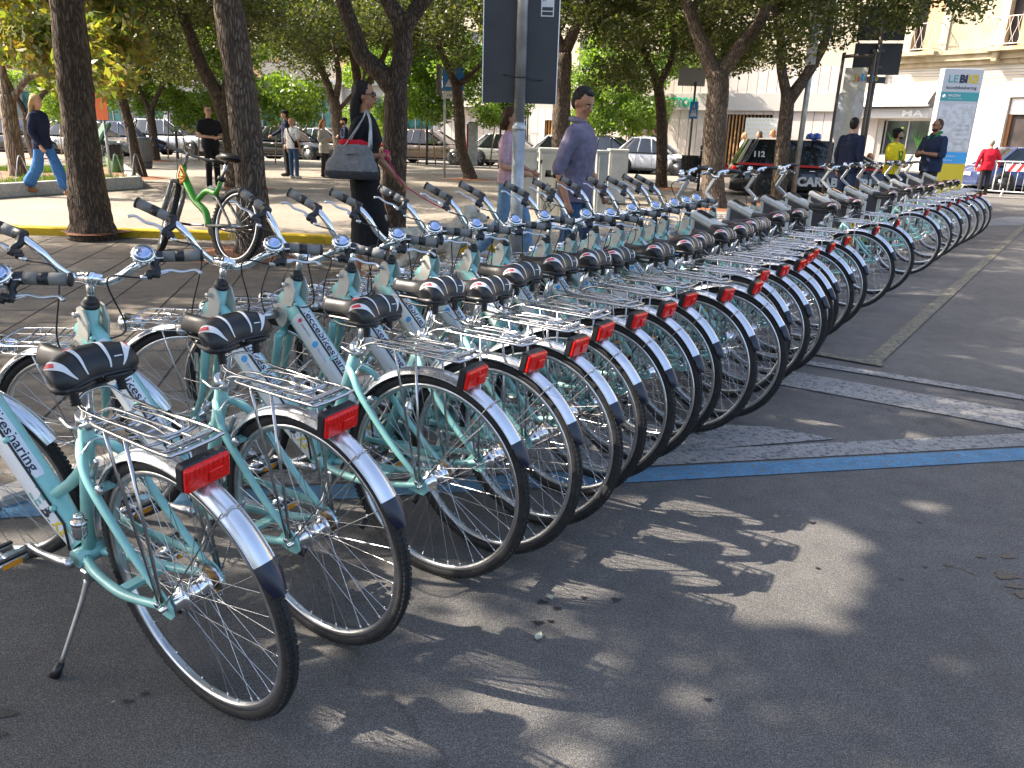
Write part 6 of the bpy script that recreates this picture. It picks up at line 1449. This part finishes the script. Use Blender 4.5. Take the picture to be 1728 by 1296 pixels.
for nm_, c_ in (('hair dark', (.012,.009,.008)), ('hair brown', (.07,.035,.018)), ('hair blonde', (.42,.28,.13)), ('hair grey', (.22,.20,.18)), ('hair red', (.30,.11,.03)), ('cloth black', (.010,.010,.012)), ('cloth purple', (.150,.135,.195)), ('denim', (.045,.09,.17)), ('denim bright', (.05,.16,.38)), ('denim pale', (.16,.28,.42)),
    ('cloth white', (.70,.70,.71)), ('cloth navy', (.012,.018,.045)), ('cloth yellow', (.75,.58,.02)), ('cloth red', (.52,.012,.03)), ('cloth blue', (.025,.038,.085)), ('cloth pink', (.55,.36,.42)), ('cloth beige', (.42,.38,.32)), ('cloth dark', (.03,.028,.028)), ('shoe dark', (.02,.015,.012)), ('shoe white', (.6,.6,.6)), ('sandal tan', (.36,.15,.07)), ('cloth green', (.02,.28,.07)), ('bag grey', (.19,.19,.195)), ('bag dark', (.045,.045,.05)), ('leash pink', (.62,.04,.16)), ('lips', (.36,.10,.08))):
    mat(nm_, c_, .85 if 'hair' not in nm_ else .6, vary=.12, vscale=25, bump=.25 if 'hair' not in nm_ else .6, bscale=90 if 'hair' not in nm_ else 150, stretch=(1,1,.12) if 'hair' in nm_ else None, spec=.25)
def glasses(t, hv, m='black plastic', sun=True):
    b = MB()
    for s in (-1, 1):
        if sun: b.ell(hv(.090,s*.030,.010), (.006,.026,.019), None, 12, 8)
        else: b.tube([hv(.094,s*.030+.022*cos(a_),.010+.015*sin(a_)) for a_ in [2*pi*i/12 for i in range(12)]], .0025, 5, closed=True)
        b.tube([hv(.086,s*.054,.014), hv(.0,s*.080,.012)], .003, 5)
    b.tube([hv(.097,-.006,.016), hv(.097,.006,.016)], .003, 5); b.build('glasses', m, t)
# woman in black with the tote bag
WF = V((D(622,463,7.45).x, 7.45, PZ))
tw, hv, RH = person('dark-haired woman in a black dress and sunglasses with a grey bag and pink leash', WF, 1.80, -4, dict(sex='f', vox=.009, top='top_garment', top_m='cloth black', sleeve=.42, hem=.90, bottom='skirt', bottom_m='cloth black', skin='skin tan', hair='long', hair_m='hair dark', curl=.9,
    arms={-1: ((-.09,-.235,1.10), (.17,-.20,1.13)), 1: ((.06,.22,1.10), (.27,.20,.90))}, palm={1:(0,-.3,-1), -1:(0,.3,-1)}, legs={1: ((.14,.09,.50), (.16,.09,.085)), -1: ((-.01,-.09,.50), (-.08,-.10,.085))}, lean=.0))
glasses(tw, hv)
b = MB()
for s in (-1, 1):
    an = V(((.16,.09,.04) if s == 1 else (-.08,-.10,.04))); b.box(an+V((.05,0,-.03)), (.24,.08,.016), bev=.006); b.tube([an+V((.10,-.04,-.02)), an+V((.10,0,.03)), an+V((.10,.04,-.02))], .008, 6)
    b.box(an+V((-.04,0,-.01)), (.05,.06,.05), bev=.01)
b.build('sandals', 'sandal tan', tw)
k = 1.80/1.777; Rz = M4.Rotation(rad(-4), 3, 'Z'); wp = lambda x, y, z: WF+Rz @ (V((x, y, z))*k)
t = thing('tote_bag', 'big slouching grey tote bag with red lining on the shoulder of the woman in black', 'bag', wp(-.05,-.285,.93), rad(-6)); t.scale = (.88,.88,.88)
b = MB(); secs = [(0,.0,.27,.085),(.05,.0,.285,.10),(.15,.0,.265,.095),(.27,.02,.20,.07),(.33,.03,.17,.055),(.345,.03,.155,.045)]
torso(b, secs, 28); remesh(b, 'body', 'bag grey', t, .012, 2, .022, .09)
b = MB(); torso(b, [(-.004,.0,.272,.088),(.04,.0,.291,.105),(.075,.0,.286,.104),(.085,0,.27,.095)], 28); remesh(b, 'base', 'bag dark', t, .012, 1, .01, .1)
b = MB(); torso(b, [(.30,.03,.15,.05),(.35,.03,.16,.055),(.385,.0,.12,.045),(.375,-.02,.05,.03)], 22); remesh(b, 'red_lining', 'cloth red', t, .010, 1, .02, .05)
for s in (-1, 1): b = MB(); b.curve([(-.06,s*.05,.30), (.02,s*.035,.42), (.12,.07,.60), (.14,.09,.66), (.19,.06,.55), (.20,s*.04,.30)], .009, 6, sq=(1.6,.6)); b.build('strap', 'galvanised', t)
b = MB(); b.curve([(-.02,-.086,.252),(-.005,-.090,.238),(.05,-.088,.246),(.10,-.083,.262)], [.004,.009,.006,.002], 6, sq=(1,.5)); b.build('stitched_mark', 'black plastic', t)
# dog
DG = G(728,470,PZ); t = thing('dog', 'shaggy cream dog on the leash, standing beyond the handlebars', 'dog', DG, rad(8)); b = MB()
torso_pts = [(-.30,0,.36), (-.12,0,.37), (.10,0,.38), (.24,0,.40)]; cap(b, torso_pts, [.12,.135,.145,.125]); cap(b, [(.22,0,.44), (.30,0,.54), (.34,0,.60)], [.10,.085,.08]); b.ell((.37,0,.63), (.10,.085,.085)); cap(b, [(.42,0,.61), (.50,0,.585)], [.055,.042], sub=1)
for s in (-1, 1):
    cap(b, [(.20,s*.07,.33), (.19,s*.075,.20), (.21,s*.075,.05), (.24,s*.075,.03)], [.07,.05,.042,.036]); cap(b, [(-.26,s*.07,.34), (-.20,s*.08,.24), (-.31,s*.08,.13), (-.28,s*.08,.035), (-.25,s*.08,.03)], [.085,.065,.042,.04,.035]); cap(b, [(.35,s*.07,.68), (.33,s*.11,.60), (.34,s*.115,.52)], [.03,.038,.03])
cap(b, [(-.38,0,.42), (-.46,0,.50), (-.44,0,.58)], [.04,.04,.03]); mat('dog fur', (.62,.55,.43), .9, vary=.15, vscale=14, bump=1, bscale=60); remesh(b, 'body', 'dog fur', t, .010, 1, .028, .022)
b = MB(); b.ell((.545,0,.595), (.016,.018,.014)); b.build('nose', 'black plastic', t)
for s in (-1, 1): b = MB(); b.ell((.445,s*.045,.655), (.010,.010,.010)); b.build('eye', 'black plastic', t)
b = MB(); b.tube([(.29+.035*cos(0),.085*cos(a_),.53+.075*sin(a_)) for a_ in [2*pi*i/14 for i in range(14)]], .010, 6, closed=True); b.build('collar', 'leash pink', t)
dc = DG+M4.Rotation(rad(8), 3, 'Z') @ V((.29,-.02,.60)); h1 = wp(.245,-.20,1.14); h2 = wp(.34,.20,.84); b = MB(); b.curve([h1+V((0,0,.03)), h1+V((.02,-.03,-.03)), h1.lerp(h2,.5)+V((.0,0,-.03)), h2, h2.lerp(dc,.5)+V((0,0,-.02)), dc], .006, 6)
tag(b.build('leash', 'leash pink'), 'pink leash running from the hand of the woman in black down to the dog', 'leash')
b = MB(); b.tube([h1+V((.02*cos(a_),.012,.035*sin(a_))) for a_ in [2*pi*i/12 for i in range(12)]], .012, 6, closed=True); b.build('wrist_loop', 'leash pink', bpy.data.objects['leash'])
# man in the purple shirt
PM = D(965,420,6.55); PM = V((PM.x, 6.55, PZ))
tp_, hv, RH = person('man in a rolled-sleeve purple-grey shirt and jeans walking behind the handlebars, looking down', PM, 1.755, -22, dict(vox=.009, top='shirt', top_m='cloth purple', sleeve=1.12, hem=.86, bottom='trousers', bottom_m='denim', shoes_m='shoe dark', skin='skin tan', hair='short', hair_m='hair dark', headtilt=26, headturn=-22, bulk=1.08, curl=1.0,
    arms={-1: ((-.06,-.265,1.13), (.02,-.27,.88)), 1: ((.02,.26,1.13), (.16,.24,.93))}, legs={1: ((.12,.10,.50), (.10,.10,.085)), -1: ((-.02,-.10,.50), (-.16,-.10,.10))}, lean=.02))
b = MB(); b.curve([(.07,-.05,1.475), (.02,-.075,1.50), (-.06,-.05,1.515), (-.075,0,1.52), (-.06,.05,1.515), (.02,.075,1.50), (.07,.05,1.475)], .012, 6, sq=(.6,1.8)); b.build('collar', 'cloth purple', tp_)
# woman in pink behind the pole
PW = D(852,420,8.6); person('woman in a pale pink blouse and jeans, hidden mostly behind the galvanised pole', V((PW.x+.03, 8.6, PZ)), 1.66, -20, dict(sex='f', top='blouse', top_m='cloth pink', sleeve=.75, hem=.92, bottom='trousers', bottom_m='denim pale', shoes_m='shoe white', hair='bob', hair_m='hair brown', wide=1.1, legs={1: ((.17,.09,.50), (.24,.09,.085)), -1: ((-.06,-.09,.50), (-.32,-.10,.14))}, arms={-1: ((.0,-.23,1.12), (.22,-.20,1.06)), 1: ((.02,.22,1.12), (.2,.2,1.05))}, vox=.013))
# others on the square
def hgt(px, foot_py, head_py, z=QZ, y=None):
    B = G(px, foot_py, z); 
    return B, max(1.55, min(1.92, D(px, head_py, B.y).z-z))
B, H_ = hgt(85,332,158); person('blonde woman in navy jacket and wide blue jeans striding right, behind the thick brown trunk', B, H_, -8, dict(sex='f', top='jacket', top_m='cloth navy', sleeve=1.85, hem=.84, bottom='trousers', bottom_m='denim bright', wide=1.45, crop=.28, shoes_m='sandal tan', hair='long', hair_m='hair blonde', blow=-.10, legs={1: ((.16,.09,.50), (.30,.09,.10)), -1: ((-.10,-.09,.52), (-.36,-.09,.16))}, arms={-1: ((.0,-.24,1.13), (.14,-.24,.90)), 1: ((-.1,.23,1.13), (-.12,.24,.88))}, vox=.013))
B, H_ = hgt(362,320,176); tb, hv, RH = person('man in glasses and black clothes holding his hands together, left of the forked oak', B, H_, -38, dict(top='t_shirt', top_m='cloth black', sleeve=.62, bottom='trousers', bottom_m='cloth black', shoes_m='shoe white', hair='short', hair_m='hair brown', headturn=-20, arms={1: ((.02,.25,1.13), (.24,.10,1.12)), -1: ((.0,-.26,1.13), (.22,-.06,1.10))}, vox=.014, bulk=1.1)); glasses(tb, hv, 'black plastic', False)
b = MB(); T = frame((.135,0,1.2), (0,1,0), (0,0,1))
b.curve([(.128,-.08,1.10), (.150,-.02,1.14), (.150,.03,1.09), (.13,.08,1.12)], .008, 5); b.build('shirt_print', 'text gold', tb)
B, H_ = hgt(497,301,203); tb, hv, RH = person('bald man in a white T-shirt and jeans with a black strap bag, seen from behind', B, H_, 62, dict(top='t_shirt', top_m='cloth white', sleeve=.7, bottom='trousers', bottom_m='denim', shoes_m='shoe white', hair='buzz', hair_m='skin', bulk=1.18, vox=.015)); b = MB(); b.curve([(.13,.10,1.40),(.02,.14,1.50),(-.11,.06,1.42),(-.145,-.08,1.22),(-.12,-.19,1.05)], .012, 5, sq=(2,.5)); b.box((-.05,-.21,1.0), (.18,.06,.20), bev=.03); b.build('shoulder_bag', 'cloth black', tb)
B, H_ = hgt(478,299,186); tb, hv, RH = person('officer in dark uniform and cap pointing left beside the man in the white shirt', B+V((0,.5,0)), H_*1.02, 200, dict(top='uniform_jacket', top_m='cloth navy', sleeve=1.9, bottom='trousers', bottom_m='cloth black', shoes_m='shoe dark', hair='short', arms={-1: ((.15,-.26,1.20), (.36,-.30,1.08)), 1: ((-.03,.25,1.12), (.04,.26,.86))}, vox=.015))
def cap_hat(t, hv, RH, m, brim='black plastic', flat=True):
    b = MB(); b.ell(hv(-.015,0,.075), (.105,.092,.055), RH, 16, 8); b.ell(hv(.075,0,.066), (.055,.068,.010), RH, 12, 6); b.build('cap', m, t)
cap_hat(tb, hv, RH, 'cloth black')
B, H_ = hgt(549,299,205); person('woman in a beige cardigan and dark trousers with long reddish hair, beside the sunlit oak', B, H_, -25, dict(sex='f', top='cardigan', top_m='cloth beige', sleeve=1.8, hem=.74, bottom='trousers', bottom_m='cloth dark', shoes_m='shoe dark', hair='long', hair_m='hair red', arms={-1: ((.0,-.22,1.12), (.20,-.10,1.16)), 1: ((.0,.22,1.12), (.2,.1,1.16))}, vox=.015))
B, H_ = hgt(584,298,197); tb, hv, RH = person('officer in dark uniform and cap with folded arms, behind the sunlit oak', B, H_, 205, dict(top='uniform_jacket', top_m='cloth navy', sleeve=1.9, bottom='trousers', bottom_m='cloth black', shoes_m='shoe dark', hair='short', beard=1, arms={-1: ((.06,-.26,1.14), (.20,.02,1.20)), 1: ((.06,.26,1.14), (.20,-.02,1.17))}, vox=.015)); cap_hat(tb, hv, RH, 'cloth black')
B = V((D(655,300,10.9).x, 11.6, QZ)); person('person in a white top hidden behind the woman in black and the twisted oak', B, 1.62, 170, dict(sex='f', top='t_shirt', top_m='cloth white', sleeve=.6, bottom='trousers', bottom_m='denim bright', shoes_m='shoe white', hair='bob', hair_m='hair brown', vox=.015))
B = D(1088,290,27.5); person('grey-haired person in white strolling with another behind the small white car', V((D(1083,290,34.5).x, 34.5, .10)), 1.72, 190, dict(top='shirt', top_m='cloth white', sleeve=1.8, bottom='trousers', bottom_m='cloth dark', hair='buzz', hair_m='hair grey', vox=.02), z=.10)
person('person in a blue top strolling behind the small white car', V((D(1098,290,34.8).x, 34.8, .10)), 1.76, 190, dict(top='shirt', top_m='cloth blue', sleeve=1.8, bottom='trousers', bottom_m='cloth dark', hair='short', hair_m='hair brown', vox=.02), z=.10)
for i, (px, lab, hm_, tm_) in enumerate(((1255,'fair-haired person walking past the display board behind the police car','hair blonde','cloth beige'), (1280,'brown-haired person walking behind the roof of the police car','hair brown','cloth dark'), (1302,'reddish-haired person walking behind the police car, left of the slim oak','hair red','cloth white'))):
    person(lab, V((D(px,240,27+i*.4).x, 27+i*.4, .10)), 1.62+.06*i, 180, dict(top='shirt', top_m=tm_, sleeve=1.8, bottom='trousers', bottom_m='cloth dark', hair='bob', hair_m=hm_, vox=.022), z=.10)
# the group by the totem
yy = 15.2; x_ = D(1428,300,yy).x; person('man in a navy jacket seen from behind, looking right, left of the man in yellow', V((x_, yy, PZ)), D(1433,196,yy).z-PZ, 28, dict(top='jacket', top_m='cloth navy', sleeve=1.95, hem=.82, bottom='trousers', bottom_m='cloth blue', shoes_m='shoe dark', hair='short', hair_m='hair dark', bulk=1.15, vox=.013, headturn=12))
yy = 15.6; x_ = D(1502,300,yy).x; tb, hv, RH = person('man in a yellow T-shirt, green lanyard and black and yellow cap holding leaflets', V((x_, yy, PZ)), D(1505,214,yy).z-PZ, -55, dict(top='t_shirt', top_m='cloth yellow', sleeve=.75, bottom='trousers', bottom_m='cloth dark', shoes_m='shoe dark', hair='short', beard=1, headturn=55, headtilt=-8, bulk=1.12, arms={1: ((.06,.25,1.13), (.24,.08,1.08)), -1: ((.04,-.27,1.13), (.22,-.12,1.06))}, vox=.013, skin='skin tan'))
cap_hat(tb, hv, RH, 'cloth black'); b = MB(); b.ell(hv(.06,0,.10), (.05,.062,.016), RH @ M4.Rotation(-.7, 3, 'Y'), 12, 6); b.build('cap_peak', 'neon', tb) if 'neon' in MATS else (mat('neon', (.6,.75,.02), .5), b.build('cap_peak', 'neon', tb))
b = MB(); b.curve([(.05,.075,1.48),(.135,.06,1.30),(.155,.0,1.12)], .010, 5, sq=(1.5,.5)); b.curve([(.05,-.075,1.48),(.135,-.06,1.30),(.155,0,1.12)], .010, 5, sq=(1.5,.5)); b.build('lanyard', 'cloth green', tb); b = MB(); b.box((.165,0,1.06), (.006,.08,.10)); b.build('badge', 'print white', tb)
b = MB(); b.tube([(.14,.07*cos(a_),1.27+.05*sin(a_)) for a_ in [2*pi*i/14 for i in range(14)]], .008, 5, closed=True); b.build('shirt_print', 'cloth dark', tb)
Bl = V((x_, yy, PZ))+M4.Rotation(rad(-55), 3, 'Z') @ V((.33,.0,1.12)); t = thing('leaflets', 'bundle of printed leaflets held by the man in yellow', 'leaflet', Bl, rad(-40))
b = MB(); b.box((0,0,0), (.02,.13,.21), M4.Rotation(.4, 3, 'Y')); b.build('paper', 'print white', t); b = MB(); b.box((.013,0,.0), (.004,.10,.05), M4.Rotation(.4, 3, 'Y')); b.build('print', 'text blue', t)
yy = 15.9; x_ = D(1566,300,yy).x; tb, hv, RH = person('bearded man in a dark blue shirt with a green collar before the totem', V((x_, yy, PZ)), D(1560,198,yy).z-PZ, 195, dict(top='shirt', top_m='cloth blue', sleeve=1.25, hem=.84, bottom='trousers', bottom_m='cloth dark', shoes_m='shoe dark', hair='buzz', hair_m='hair brown', beard=1, headturn=0, bulk=1.25, arms={1: ((.05,.29,1.13), (.26,.10,1.16)), -1: ((.05,-.29,1.13), (.26,-.06,1.16))}, vox=.013, skin='skin tan')); glasses(tb, hv, 'black plastic', False)
b = MB(); b.curve([(.09,.06,1.40),(.02,.09,1.50),(-.07,.05,1.53),(-.07,-.05,1.53),(.02,-.09,1.50),(.09,-.06,1.40)], .022, 7); b.build('collar', 'cloth green', tb)
yy = 20.5; x_ = D(1463,300,yy).x; person('red-haired woman sitting low behind the navy-jacket man', V((x_, yy, PZ-.42)), 1.62, -60, dict(sex='f', top='top_garment', top_m='cloth dark', sleeve=1.6, bottom='trousers', bottom_m='cloth dark', hair='bob', hair_m='hair red', vox=.016, legs={1: ((.42,.10,.88), (.44,.10,.52)), -1: ((.42,-.10,.88), (.44,-.10,.52))}), z=PZ-.42)
B, H_ = hgt(1656,329,234,.0); person('white-haired man in a red sweater and dark trousers seen from behind near the crowd barrier', B, H_, 80, dict(top='sweater', top_m='cloth red', sleeve=1.85, hem=.80, bottom='trousers', bottom_m='cloth dark', shoes_m='shoe dark', hair='buzz', hair_m='hair grey', bulk=1.25, arms={1: ((-.04,.31,1.13), (.05,.33,.88)), -1: ((-.04,-.31,1.13), (.05,-.33,.88))}, vox=.015), z=0)
# ================================================================ green mountain bicycle against the tall trunk
mat('green paint', (.06,.36,.03), .3, coat=.5, vary=.15, vscale=5); mat('grey paint', (.22,.22,.21), .4, metal=.4); mat('orange plastic', (.75,.25,.02), .4)
A_, C_ = G(268,424,PZ), G(392,448,PZ); d_ = (A_-C_); wb = d_.length; k_ = wb/1.05
t = thing('mountain_bicycle', 'green mountain bicycle with a black saddle leaning against the tall grooved trunk', 'bicycle', (C_.x, C_.y, PZ), math.atan2(d_.y, d_.x)); t.rotation_euler = (rad(13), 0, math.atan2(d_.y, d_.x)); kk = D(395,338,C_.y).z; 
t.scale = (k_*.93,)*3; R2 = .33
def mtb_wheel(c, T=None):
    b = MB(T); b.lathe([(.268,-.013),(.275,-.014),(.286,-.012),(.286,.012),(.275,.014),(.268,.013)], c, (0,1,0), 48, close=True); rim = b.build('wheel', 'satin alloy', t)
    b = MB(T); b.lathe([(.305+.026*cos(a_), .026*sin(a_)) for a_ in [2*pi*i/12 for i in range(12)]], c, (0,1,0), 60, close=True)
    for i in range(64):
        a_ = 2*pi*i/64; R = M4.Rotation(-a_, 3, 'Y')
        for y_ in (-.014, .004, .018): b.box(V(c)+R @ V((.330 if abs(y_) < .01 else .325, y_, 0)), (.010,.012,.014), R)
    b.build('tyre', 'tyre rubber', rim); b = MB(T)
    for i in range(32): a_ = 2*pi*i/32; s = 1 if i % 2 else -1; b.tube([V(c)+V((.022*cos(a_+1), s*.03, .022*sin(a_+1))), V(c)+V((.268*cos(a_), 0, .268*sin(a_)))], .0013, 3)
    b.build('spokes', 'spoke steel', rim); b = MB(T); b.lathe([(.006,-.06),(.02,-.035),(.02,.035),(.006,.06)], c, (0,1,0), 12); b.build('hub', 'satin alloy', rim)
HT = V((.86,0,.80)); SX2 = V((-.30,0,.954)); FT = axis_rot(HT, SX2, rad(-28)); mtb_wheel((0,0,R2)); mtb_wheel((1.05,0,R2), FT)
b = MB(); b.curve([HT+V((.02,0,-.06)), (.66,0,.52), (.47,0,.42), (.40,0,.30)], [.034,.034,.032,.027], 12); b.curve([(.60,0,.52), (.48,0,.60), (.33,0,.58)], [.024,.026,.024], 10); b.tube([(.36,0,.54), (.28,0,.72)], .020, 12); b.tube([HT-SX2*.14, HT], .028, 12); b.build('frame', 'green paint', t)
b = MB()
for s in (-1, 1): b.tube([(.38,s*.03,.30), (0,s*.06,R2)], .012, 8); b.curve([(.34,s*.02,.56), (.22,s*.05,.52), (0,s*.06,R2)], .012, 8)
b.build('rear_swingarm', 'grey paint', t); b = MB(FT); FB = HT-SX2*.16
b.box(FB+V((.0,0,0)), (.05,.15,.03), bev=.01)
for s in (-1, 1): b.tube([FB+V((0,s*.065,-.0)), (1.04,s*.065,R2)], .018, 10); b.tube([FB.lerp(V((1.04,0,R2)),.45)+V((0,s*.065,0)), (1.04,s*.065,R2)], .023, 10)
b.build('fork', 'grey paint', t); b = MB(FT); hbp = HT+SX2*.10+V((.05,0,.02)); b.tube([HT, HT+SX2*.08], .015, 10); b.tube([HT+SX2*.08, hbp], .015, 8); b.curve([hbp+V((-.04,-.30,.02)), hbp+V((0,-.1,0)), hbp+V((0,.1,0)), hbp+V((-.04,.30,.02))], .012, 8); hb2 = b.build('handlebar', 'grey paint', t)
for s in (-1, 1): b = MB(FT); b.tube([hbp+V((-.025,s*.19,.012)), hbp+V((-.042,s*.315,.021))], .017, 10); b.build('grip', 'black plastic', hb2); b = MB(FT); b.curve([hbp+V((.0,s*.17,0)), hbp+V((.05,s*.19,-.02)), hbp+V((.03,s*.28,-.02))], [.014,.008,.006], 6); b.build('brake_lever', 'black plastic', hb2)
b = MB(); b.tube([(.29,0,.70), (.235,0,.86)], .014, 10); b.build('seat_post', 'satin alloy', t); b = MB(); b.tube([(.295,0,.70),(.285,0,.735)], .034, 12); b.build('seat_clamp', 'black plastic', t)
b = MB(); b.ell((.20,0,.895), (.13,.085,.04)); b.ell((.30,0,.895), (.10,.04,.028)); remesh(b, 'saddle', 'saddle black', t, .012, 4)
b = MB(); b.lathe([(.02,0),(.085,.002),(.085,.006),(.02,.008)], (.40,-.055,.30), (0,1,0), 32); b.build('chainring', 'cast iron', t)
for s in (-1, 1):
    b = MB(); e = V((.40+s*.165, s*.08, .285)); b.curve([(.40,s*.05,.30), (.40+s*.08,s*.07,.295), e], .011, 8); c_ = b.build('crank', 'satin alloy', t); b = MB(); b.box(e+V((0,s*.05,0)), (.09,.09,.02), bev=.005); b.build('pedal', 'black plastic', c_)
b = MB()
for q in range(4): b.curve([HT+V((.03,.02,.0)), HT+V((-.05,.05+.01*q,-.03-.03*q)), HT+V((-.10,.04,-.10)), HT+V((-.02,.03,-.16+.02*q)), HT+V((.02,.02,-.10))], .006, 5)
b.build('cable_lock', 'orange plastic', t)
b = MB()
for q in (-.03,.03): b.curve([hbp+V((0,q,0)), hbp+V((.08,q,.02)), hbp+V((.06,q*.5,-.15)), HT+V((.02,q,-.15)), (.5,q*.3,.40)], .003, 5)
b.build('brake_cable', 'black plastic', t)
